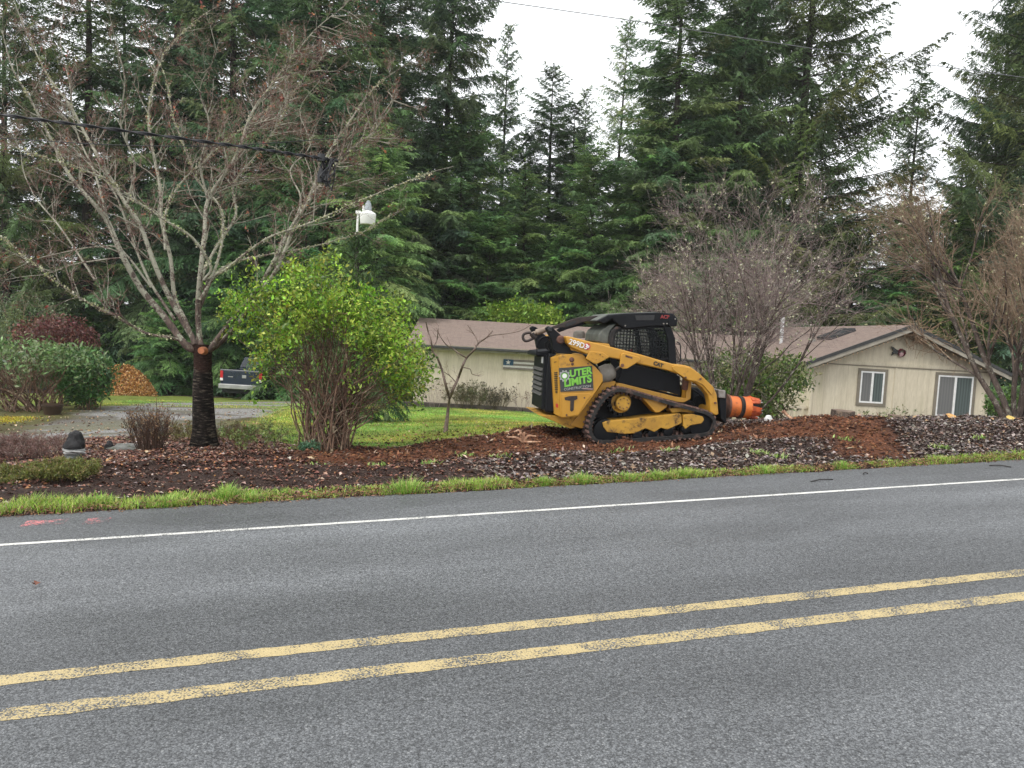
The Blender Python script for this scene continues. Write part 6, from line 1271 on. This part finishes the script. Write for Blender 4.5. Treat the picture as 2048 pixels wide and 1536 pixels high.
for i in range(10):
    an = 2*math.pi*i/10 + rng.uniform(-.2, .2); w_ = rng.uniform(.28, .36); Lc = R_px(rng.uniform(66, 94)); Rr, r2 = R_px(rng.uniform(94, 108)), R_px(rng.uniform(84, 100))
    def rp(a, r, z): return e0 + (u_*math.cos(a) + v_*math.sin(a)) * r + d_ * z
    ma.hexa([rp(an - w_, Rr - .035, 0), rp(an + w_, Rr - .035, -.01), rp(an + w_*.6, r2 - .04, Lc), rp(an - w_*.7, r2 - .04, Lc*.8), rp(an - w_, Rr + .008, 0), rp(an + w_, Rr + .005, -.01), rp(an + w_*.6, r2, Lc), rp(an - w_*.7, r2, Lc*.8)])
    mb2.hexa([rp(an - .09, r2 - .05, Lc*.8), rp(an + .09, r2 - .05, Lc*.8), rp(an + .04, r2 - .05, Lc + .03), rp(an - .04, r2 - .05, Lc + .025), rp(an - .09, r2 - .01, Lc*.8), rp(an + .09, r2 - .01, Lc*.8), rp(an + .04, r2 - .02, Lc + .03), rp(an - .04, r2 - .02, Lc + .025)])
ma.build('cutter_teeth', M_ORGD, cut, .006); mb2.build('tooth_tips', M_STL, cut)
# ================================================================== TRUCK, YARD LIGHT, WIRES, STONES, STUMPS ...
# --- pickup seen from behind
TR = foot(481, 799, 36); u = 1.0
M_NAVY = mat('navy_paint', (.012, .020, .045), (.010, .017, .038), 3, .2, coat=.6); M_CHR = mat('bright_bumper', (.42, .42, .41), (.32, .32, .31), 4, .4, .4); M_TGL = mat('rear_glass', (.05, .06, .065), (.03, .035, .04), 3, .08); M_TYRE = mat('tyre', (.02, .02, .02), (.012, .012, .012), 9, .8); M_LAMP = mat('tail_red', (.55, .02, .03), (.45, .015, .02), 9, .3); M_LAMPW = mat('lamp_white', (.8, .75, .72), (.7, .66, .64), 9, .3)
pk = thing('pickup_truck', 'dark navy pickup truck parked on the drive with its tail to the road', 'truck', TR)
hw = 1.0; a_ = math.radians(-3)
def K(x, y, z): return TR + np.array([x * math.cos(a_) - y * math.sin(a_), x * math.sin(a_) + y * math.cos(a_), z])
def kb(mb, a, b): return mb.hexa([K(x, y, z) for z in (a[2], b[2]) for x, y in ((a[0], a[1]), (b[0], a[1]), (b[0], b[1]), (a[0], b[1]))])
m_ = MB(); kb(m_, (-hw, 0, .62), (-hw + .12, 2.0, 1.33)); kb(m_, (hw - .12, 0, .62), (hw, 2.0, 1.33)); kb(m_, (-hw + .12, .12, .62), (hw - .12, 2.0, .75)); body = m_.build('bed', M_NAVY, pk, .03)
m_ = MB(); kb(m_, (-hw + .125, -.02, .64), (hw - .125, .1, 1.34)); tg_ = m_.build('tailgate', M_NAVY, pk, .025)
m_ = MB(); kb(m_, (-hw, -.025, 1.345), (hw, .1, 1.385)); m_.build('tailgate_cap', mat('cap_grey', (.25, .26, .28), (.2, .2, .22), 5, .4), pk, .01)
m_ = MB(); kb(m_, (.05, -.035, 1.02), (.25, -.022, 1.16)); m_.build('emblem', M_CHR, tg_, .02); m_ = MB(); kb(m_, (-.62, -.03, 1.04), (-.38, -.022, 1.075)); m_.build('lettering', M_CHR, tg_)
m_ = MB(); m_.hexa([K(*p) for p in ((-hw, 2.0, .5), (hw, 2.0, .5), (hw, 5.3, .5), (-hw, 5.3, .5), (-hw, 2.0, 1.35), (hw, 2.0, 1.35), (hw, 5.3, 1.2), (-hw, 5.3, 1.2))]); m_.hexa([K(*p) for p in ((-hw + .06, 2.02, 1.352), (hw - .06, 2.02, 1.352), (hw - .06, 4.1, 1.34), (-hw + .06, 4.1, 1.34), (-hw + .2, 2.2, 1.9), (hw - .2, 2.2, 1.9), (hw - .2, 3.5, 1.9), (-hw + .2, 3.5, 1.9))]); m_.build('cab', M_NAVY, pk, .05)
m_ = MB(); f_ = lambda x, z: K(x * (1 - (z - 1.35) * .27), 2.02 + (z - 1.35) * .327 - .012, z); m_.add([f_(-.82, 1.42), f_(.82, 1.42), f_(.82, 1.82), f_(-.82, 1.82)] + [f_(-.82, 1.42) + (0, .01, 0), f_(.82, 1.42) + (0, .01, 0), f_(.82, 1.82) + (0, .01, 0), f_(-.82, 1.82) + (0, .01, 0)], [(0, 1, 2, 3), (7, 6, 5, 4), (0, 4, 5, 1), (1, 5, 6, 2), (2, 6, 7, 3), (3, 7, 4, 0)]); m_.build('rear_glass', M_TGL, pk)
m_ = MB(); kb(m_, (-.28, 2.12, 1.84), (.28, 2.17, 1.9)); m_.build('brake_lamp', M_LAMP, pk, .01)
for sx in (-1, 1):
    m_ = MB(); kb(m_, (sx*hw - sx*.13 if sx < 0 else hw - .13, -.04, .86), (sx*hw + .0 if sx > 0 else -hw + .13, .0, 1.30)) if False else kb(m_, (min(sx*hw, sx*(hw - .14)), -.035, .98), (max(sx*hw, sx*(hw - .14)), -.002, 1.32)); tl = m_.build('tail_lamp', M_LAMP, pk, .015)
    m_ = MB(); kb(m_, (min(sx*hw, sx*(hw - .14)), -.036, .86), (max(sx*hw, sx*(hw - .14)), -.002, .978)); m_.build('reverse_lens', M_LAMPW, tl, .01)
    m_ = MB(); kb(m_, (min(sx*1.05, sx*1.28), 3.3, 1.24), (max(sx*1.05, sx*1.28), 3.4, 1.46)); m_.build('mirror', M_LAMPW if sx < 0 else M_NAVY, pk, .03)
    for yy in (1.1, 4.4):
        c = K(sx * .82, yy, .38); wd = np.array([math.cos(a_), math.sin(a_), 0]) * .14; w_ = MB(); w_.lathe(c - wd, c + wd, [(0, .3), (.1, .37), (.9, .37), (1, .3)], 24); wh = w_.build('wheel', M_TYRE, pk, 0, .6); w_ = MB(); w_.lathe(c + wd*.6*sx, c + wd*1.02*sx, [(0, .23), (1, .2)], 16); w_.build('rim', M_CHR, wh, 0, .6)
m_ = MB(); kb(m_, (-hw, -.2, .50), (hw, -.03, .72)); m_.build('bumper', M_CHR, pk, .03); m_ = MB(); kb(m_, (-.9, .0, .3), (.9, 4.8, .5)); m_.build('underbody', M_TYRE, pk)
# --- leaf pile
LP = foot(242, 792, 35); rng = np.random.default_rng(5); n = 15000; r = np.sqrt(rng.random(n)); a = rng.uniform(0, 6.28, n); hgt = 1.12 * np.clip(1 - r ** 2.0, 0, 1) * (1 + .15*np.sin(a*2)); P = LP + np.stack([r * np.cos(a) * 1.5, r * np.sin(a) * 1.3, hgt + rng.normal(.03, .05, n)], -1)
k_ = 24; m_ = MB(); m_.lathe(LP - (0, 0, .2), LP + (0, 0, 1.2), [(0, 1.42), (.14, 1.3), (.4, 1.06), (.65, .78), (.85, .42), (.9, .03)], k_); pile = m_.build('leaf_pile', mat('pile_core', (.30, .14, .04), (.18, .08, .025), 9, .9), None, 0, .8); tag(pile, 'heap of orange fallen leaves beside the weeping conifer', 'leaf pile')
V, Fq = leaf_quads(P, rand_unit(rng, n), rand_unit(rng, n) + np.array([0, -.5, .8]), .085 * rng.uniform(.6, 1.4, n), .06, .3); link('leaves', mesh_np('leaves', V, [Fq], M_DEAD, np.repeat(palette(rng, n, [(.55, .27, .06), (.62, .36, .12), (.40, .17, .04), (.66, .44, .2), (.25, .10, .03)], .2), 4, 0)), pile)
# --- yard light on its bracket and pole (the pole stands among the trees)
YD = 19.0; yl = thing('yard_light', 'white dusk to dawn yard light hanging in front of the dark conifers', 'lamp', at(735, 445, YD))
M_LW, M_LG = mat('lamp_shade_white', (.78, .79, .74), (.75, .76, .71), 3, .4), mat('lamp_grey', (.36, .40, .42), (.27, .30, .31), 5, .45)
b0, b1 = at(735.5, 448.5, YD), at(735.5, 424, YD); pp = lambda px: px / FPX * YD; up = np.array([0, 0, 1.0]); c0 = at(735, 449, YD)
m_ = MB(); m_.lathe(c0, c0 + up * pp(20), [(0, pp(14)), (.05, pp(14.6)), (.8, pp(16)), (.95, pp(16.4)), (1, pp(16))], 28); m_.build('refractor', M_LW, yl, 0, .6)
m_ = MB(); m_.lathe(c0 + up * pp(20.05), c0 + up * pp(27), [(0, pp(16.6)), (.3, pp(15)), (1, pp(7.5))], 28); m_.build('lamp_shade', M_LW, yl, 0, .6)
m_ = MB(); m_.lathe(c0 + up * pp(27.05), c0 + up * pp(47), [(0, pp(7)), (.3, pp(7)), (.75, pp(5.5)), (.76, pp(4)), (.95, pp(4)), (1, pp(2))], 20); m_.build('photocell_housing', M_LG, yl, 0, .6)
m_ = MB(); m_.beam(c0 + (-pp(24), 0, pp(23)), c0 + (-pp(14), 0, pp(23)), pp(8), pp(6)); m_.beam(c0 + (-pp(20), 0, -pp(16)), c0 + (-pp(20), 0, pp(22)), pp(4), pp(5)); m_.build('bracket', M_LW, yl, .004); m_ = MB(); m_.tube([c0 + (-pp(20), 0, -pp(10)), at(714, 466, YD + 1.85)], .016, 8); m_.build('arm', M_LG, yl)
m_ = MB(); m_.lathe(c0 + (-pp(9), 0, pp(27)), c0 + (-pp(9), 0, pp(37)), [(0, pp(3)), (1, pp(2.4))], 10); m_.build('knob', M_LW, yl)
pb = foot(714, 812, YD + 1.9); tag(MB().lathe(pb - (0, 0, .3), at(714, 462, YD + 1.9), [(0, .06), (1, .05)], 10).build('light_pole', mat('weathered_pole', (.075, .06, .05), (.04, .033, .028), 9, .85, stretch=(1, 1, .2)), None, 0, .6), 'thin dark pole carrying the white yard light', 'pole')
# --- wires
def wire(name, label, pts, r, m, strands=1, cat='wire'):
    P_ = refine([at(*p) for p in pts], 14); root = None; m_ = MB()
    if strands == 1: m_.tube(P_, r, 6)
    else:
        t = np.arange(len(P_)); m_.tube(P_, r * .8, 6)
        for k in range(2):
            an = t * .9 + k * math.pi; m_.tube(P_ + np.stack([0*t, np.cos(an) * r * 1.6, np.sin(an) * r * 1.6], -1), r, 6)
    return tag(m_.build(name, m, None, 0, .8), label, cat)
M_WIRE = mat('cable_black', (.012, .013, .016), (.008, .008, .01), 9, .5)
sc = wire('service_cable', 'thick twisted black cable running through the bare tree to a tangle', [(-260, 196, 9.2), (0, 229, 9.5), (200, 255, 9.8), (430, 286, 10.2), (560, 304, 10.5), (660, 319, 10.8), (676, 322, 10.85)], .0095, M_WIRE, 3, 'cable')
rng = np.random.default_rng(12); m_ = MB()
for i in range(16):
    s0 = at(rng.uniform(644, 672), rng.uniform(316, 322), 10.8); p1 = at(rng.uniform(640, 672), rng.uniform(340, 362), 10.8 + rng.normal(0, .08)); p2 = at(rng.uniform(648, 664), rng.uniform(330, 385), 10.8 + rng.normal(0, .1)); m_.tube(refine([s0, p1, p2], 4), .009, 6)
lp = at(650, 352, 10.8); m_.lathe(lp + (-.05, 0, -.1), lp + (-.05, 0, .1), [(0, .05), (.5, .06), (1, .04)], 10); m_.lathe(lp + (-.06, 0, .2), lp + (-.06, 0, .3), [(0, .06), (1, .05)], 10)
m_.build('cable_tangle', M_WIRE, sc, 0, .8)
wire('overhead_wire', 'thin dark wire sagging through the bare tree below the thick cable', [(-200, 264, 9.6), (0, 276, 9.9), (230, 290, 10.2), (430, 292, 10.5), (560, 285, 10.9), (690, 275, 11.4)], .006, M_WIRE)
wire('overhead_wire', 'thin grey wire crossing the sky gap high above the loader', [(700, -40, 20), (980, 0, 21), (1120, 20, 22), (1270, 42, 23), (1500, 78, 25), (1750, 115, 27), (2048, 155, 29), (2300, 190, 31)], .012, mat('wire_grey', (.16, .165, .17), (.12, .125, .13), 5, .5))
# --- stones
def stone(name, label, P0, pts_r, m, seed, squash=1.0, cat='stone', rough=.22):
    rng = np.random.default_rng(seed); bm = bmesh.new(); bmesh.ops.create_icosphere(bm, subdivisions=4, radius=1)
    for v in bm.verts:
        c = np.array(v.co); k = 1 + rough * fbm(np.array([c[0]*1.3 + seed]), np.array([c[2]*1.3 + c[1]*1.7]), 4)[0]*2; h = (c[2] + 1) / 2; w = np.interp(h, *zip(*pts_r)); v.co = (c[0] / max(math.hypot(c[0], c[1]), .25) * w * min(1, math.hypot(c[0], c[1]) * 2.4) * k, c[1] / max(math.hypot(c[0], c[1]), .25) * w * min(1, math.hypot(c[0], c[1]) * 2.4) * k * .8, h * squash * (1 + (k - 1) * .4))
    me = bpy.data.meshes.new(name); bm.to_mesh(me); bm.free(); me.transform(Matrix.Translation(Vector(P0))); me.materials.append(m); o = link(name, me); o.data.polygons.foreach_set('use_smooth', np.ones(len(me.polygons), bool)); return tag(o, label, cat)
M_LAVA = mat('lava_stone', (.022, .021, .022), (.010, .010, .011), 14, .85, bmp=.8); M_PALE = mat('pale_stone', (.36, .36, .35), (.20, .20, .195), 8, .85, bmp=.4); M_GREYS = mat('mossy_grey_stone', (.20, .20, .19), (.09, .095, .08), 7, .9, bmp=.5, dirt=(.06, .08, .035), dirt_amt=.08)
q = foot(147, 922, 10.7, .02)
stone('flat_stone', 'squat dark stone under the thin pale slab', q, [(0, .10), (.6, .125), (1, .12)], mat('dark_pale_stone', (.13, .14, .13), (.05, .055, .05), 5, .85, bmp=.4), 2, .17)
stone('slab_stone', 'thin pale slab lying between the two dark stones', q + (0, 0, .13), [(0, .14), (.5, .155), (1, .13)], M_PALE, 5, .065)
stone('upright_stone', 'upright black lava stone standing on a thin pale slab', q + (.005, .02, .185), [(0, .13), (.2, .135), (.6, .10), (.85, .07), (1, .045)], M_LAVA, 3, .26)
q = foot(219, 890, 11.9, .03); stone('small_dark_stone', 'small black stone left of the brown twiggy bush', q, [(0, .06), (.5, .07), (1, .03)], M_LAVA, 6, .19)
q = foot(252, 890, 12.0, .05); stone('mossy_stone', 'low grey mossy stone beside the brown twiggy bush', q, [(0, .2), (.5, .24), (1, .1)], M_GREYS, 7, .17)
for i, (px, py, d, r, lab) in enumerate([(1537, 838, 14.4, .075, 'round white stone lying beside the loader drill'), ]):
    stone('white_stone', lab, foot(px, py, d, .03), [(0, r), (.5, r * 1.05), (1, r * .5)], mat('white_stone', (.72, .72, .70), (.55, .55, .53), 6, .6), 9 + i, .15, rough=.04)
# --- stumps left on the bank
M_CUT = mat('fresh_cut', (.62, .36, .13), (.46, .24, .08), 16, .75); M_STB = bark_mat('stump_bark', (.10, .075, .06), (.03, .022, .018), (.2, .15, .11), bmp=.8)
def stump(label, px, py, d, r, h, tilt, seed, cutm=M_CUT, flare=1.0):
    rng = np.random.default_rng(seed); q = foot(px, py, d, .06); k = 22; rows = [(0, 1.15 * flare), (.35, 1.02), (.8, 1.0), (1, .98)]; V = []; an = np.arange(k) * 2*math.pi / k; nz = 1 + .12 * np.sin(an * 3 + seed) + .08 * rng.normal(size=k)
    ax = np.array([math.sin(tilt) * .3, -math.sin(abs(tilt)), math.cos(tilt)]); ax = unit(ax)
    for t, f in rows: V.append(q + np.array([0, 0, 1]) * h * t + np.stack([np.cos(an), np.sin(an), 0*an], -1) * (r * f * nz)[:, None] - (np.stack([np.cos(an), np.sin(an)], -1) @ ax[:2])[:, None] * np.array([0, 0, 1]) * r * t)
    V = np.concatenate(V); F = [(i*k + j, i*k + (j+1) % k, (i+1)*k + (j+1) % k, (i+1)*k + j) for i in range(3) for j in range(k)]; root = thing('tree_stump', label, 'stump', q); m_ = MB(); m_.add(V, F); m_.build('bark', M_STB, root)
    m_ = MB(); m_.add(V[3*k:] + np.array([0, 0, .002]), [tuple(range(k))]); m_.build('cut_face', cutm, root)
M_GREYCUT = mat('weathered_cut', (.20, .14, .10), (.10, .07, .05), 14, .85)
stump('dark wide weathered stump on top of the turned soil', 1686, 833, 13.6, .19, .17, .05, 1, M_GREYCUT, .75)
stump('small dark stump on the bank between the two gable windows', 1790, 835, 13.9, .12, .13, .1, 2, M_GREYCUT)
stump('low stump with fresh orange cut below the wide gable window', 1906, 834, 14.0, .11, .08, .5, 3)
stump('pale yellow fresh cut stump at the right picture edge', 2024, 832, 14.2, .09, .09, .55, 4, mat('yellow_cut', (.66, .48, .15), (.55, .38, .1), 12, .75))
def chunk(name, label, pts, r, m, cat): 
    P_ = refine([at(*p) for p in pts], 4); return tag(MB().tube(P_, np.linspace(r, r * .55, len(P_)), 7).build(name, m, None, 0, .8), label, cat)
M_ROOT = bark_mat('peeled_root', (.46, .27, .17), (.26, .13, .08), (.58, .40, .28))
chunk('broken_root', 'pale broken root sticking out of the soil right of the drill', [(1566, 822, 14.0), (1574, 830, 14.0), (1584, 838, 13.9)], .035, M_ROOT, 'root')
rt = foot(1045, 898, 12.6); rr_ = thing('torn_root', 'pale torn root standing in the turned soil behind the loader', 'root', rt)
m_ = MB()
for i, ends in enumerate([(-.07, .2, -.12), (.02, .22, -.02), (.16, .15, .05), (-.2, .1, .0), (.22, .04, -.1), (-.12, .24, .1)]): m_.tube(refine([rt + (0, 0, .02), rt + np.array([ends[0]*.5, ends[2]*.5, ends[1]*.8]), rt + np.array([ends[0]*1.3, ends[2], ends[1]*.55 + .03])], 3), np.linspace(.028, .01, 7), 6)
m_.build('roots', M_ROOT, rr_, 0, .8)
# --- pot, moss patch, sticks and a leaf on the road
pt = foot(105, 818, 19.6); m_ = MB(); ptt = thing('garden_pot', 'wide brown glazed garden pot under the large rhododendron', 'pot', pt); m_.lathe(pt - (0, 0, .02), pt + (0, 0, .26), [(0, .17), (.5, .22), (.85, .235), (.88, .255), (1, .255)], 28, False); m_.lathe(pt + (0, 0, .26), pt + (0, 0, .19), [(0, .25), (.2, .22), (1, .22)], 28, True); m_.build('bowl', mat('glazed_brown', (.06, .035, .025), (.03, .018, .013), 5, .3), ptt, 0, .7)
m_ = MB(); m_.lathe(pt + (0, 0, .185), pt + (0, 0, .20), [(0, .215), (1, .2)], 20); m_.build('soil', mat('pot_soil', (.03, .02, .014), (.015, .01, .008), 20, .95), ptt)
rng = np.random.default_rng(6); mp_ = foot(5, 848, 18.0); n = 1500; Pm = mp_ + np.stack([rng.normal(-.2, .33, n), rng.normal(0, .4, n), np.zeros(n)], -1); s_, t_ = st(Pm[:, :2])
blades('moss_patch', 'bright yellow moss patch at the left edge of the drive', rng, s_, t_, np.full(n, .045), np.full(n, .9), .03, [(.48, .42, .03), (.42, .40, .04), (.50, .33, .05)])
def road_stick(name, label, p0, p1, r, m, cat):
    a, b = road_hit(*p0), road_hit(*p1); f = lambda q, z: np.array(D_S) * q[0] + np.array([*TT, 0]) * q[1] + np.array(road_normal) * z
    mid = .5 * (f(a, r) + f(b, r)) + np.array(road_normal) * .01 + np.array([*TT, 0]) * .015; return tag(MB().tube(refine([f(a, r), mid, f(b, r)], 4), r, 6).build(name, m, None, 0, .8), label, cat)
M_WET = mat('wet_stick', (.025, .02, .018), (.012, .01, .009), 9, .6)
road_stick('stick', 'dark wet stick lying on the road shoulder near the middle of the bank', (1623, 964), (1667, 960), .007, M_WET, 'stick')
road_stick('stick', 'short dark stick on the shoulder beside the grass strip', (1728, 949), (1737, 948), .008, M_WET, 'stick')
road_stick('stick', 'dark stick on the road shoulder at the far right', (1980, 932), (2024, 935), .008, M_WET, 'stick')
a_ = road_hit(68, 1174); P0 = np.array(D_S) * a_[0] + np.array([*TT, 0]) * a_[1] + np.array(road_normal) * .012
V, Fq = leaf_quads(P0 + np.array([[0, 0, 0], [.005, .01, .004], [-.01, .01, .002]]), [(.6, .3, .35), (-.5, .5, .3), (.1, -.6, .5)], [(.2, -.4, 1), (0, .3, 1), (.3, .2, 1)], .045, .03, .3); tag(link('dead_leaf', mesh_np('dead_leaf', V, [Fq], M_DEAD, np.tile(np.array([[.16, .05, .025]]), (12, 1)))), 'curled dark brown leaf lying alone on the near lane of the road', 'leaf')
# ================================================================== MISTY AIR
hz = MB(); hz.box((-160, -60, -12), (170, 140, 60)); m_ = bpy.data.materials.new('haze'); m_.use_nodes = True; nt = m_.node_tree; nt.nodes.clear()
o_ = nt.nodes.new('ShaderNodeOutputMaterial'); v_ = nt.nodes.new('ShaderNodeVolumePrincipled'); v_.inputs['Color'].default_value = (.86, .9, .9, 1); v_.inputs['Density'].default_value = 0.0004; nt.links.new(v_.outputs['Volume'], o_.inputs['Volume'])
hzo = hz.build('haze', m_, None); tag(hzo, kind='stuff'); hzo.display_type = 'WIRE'
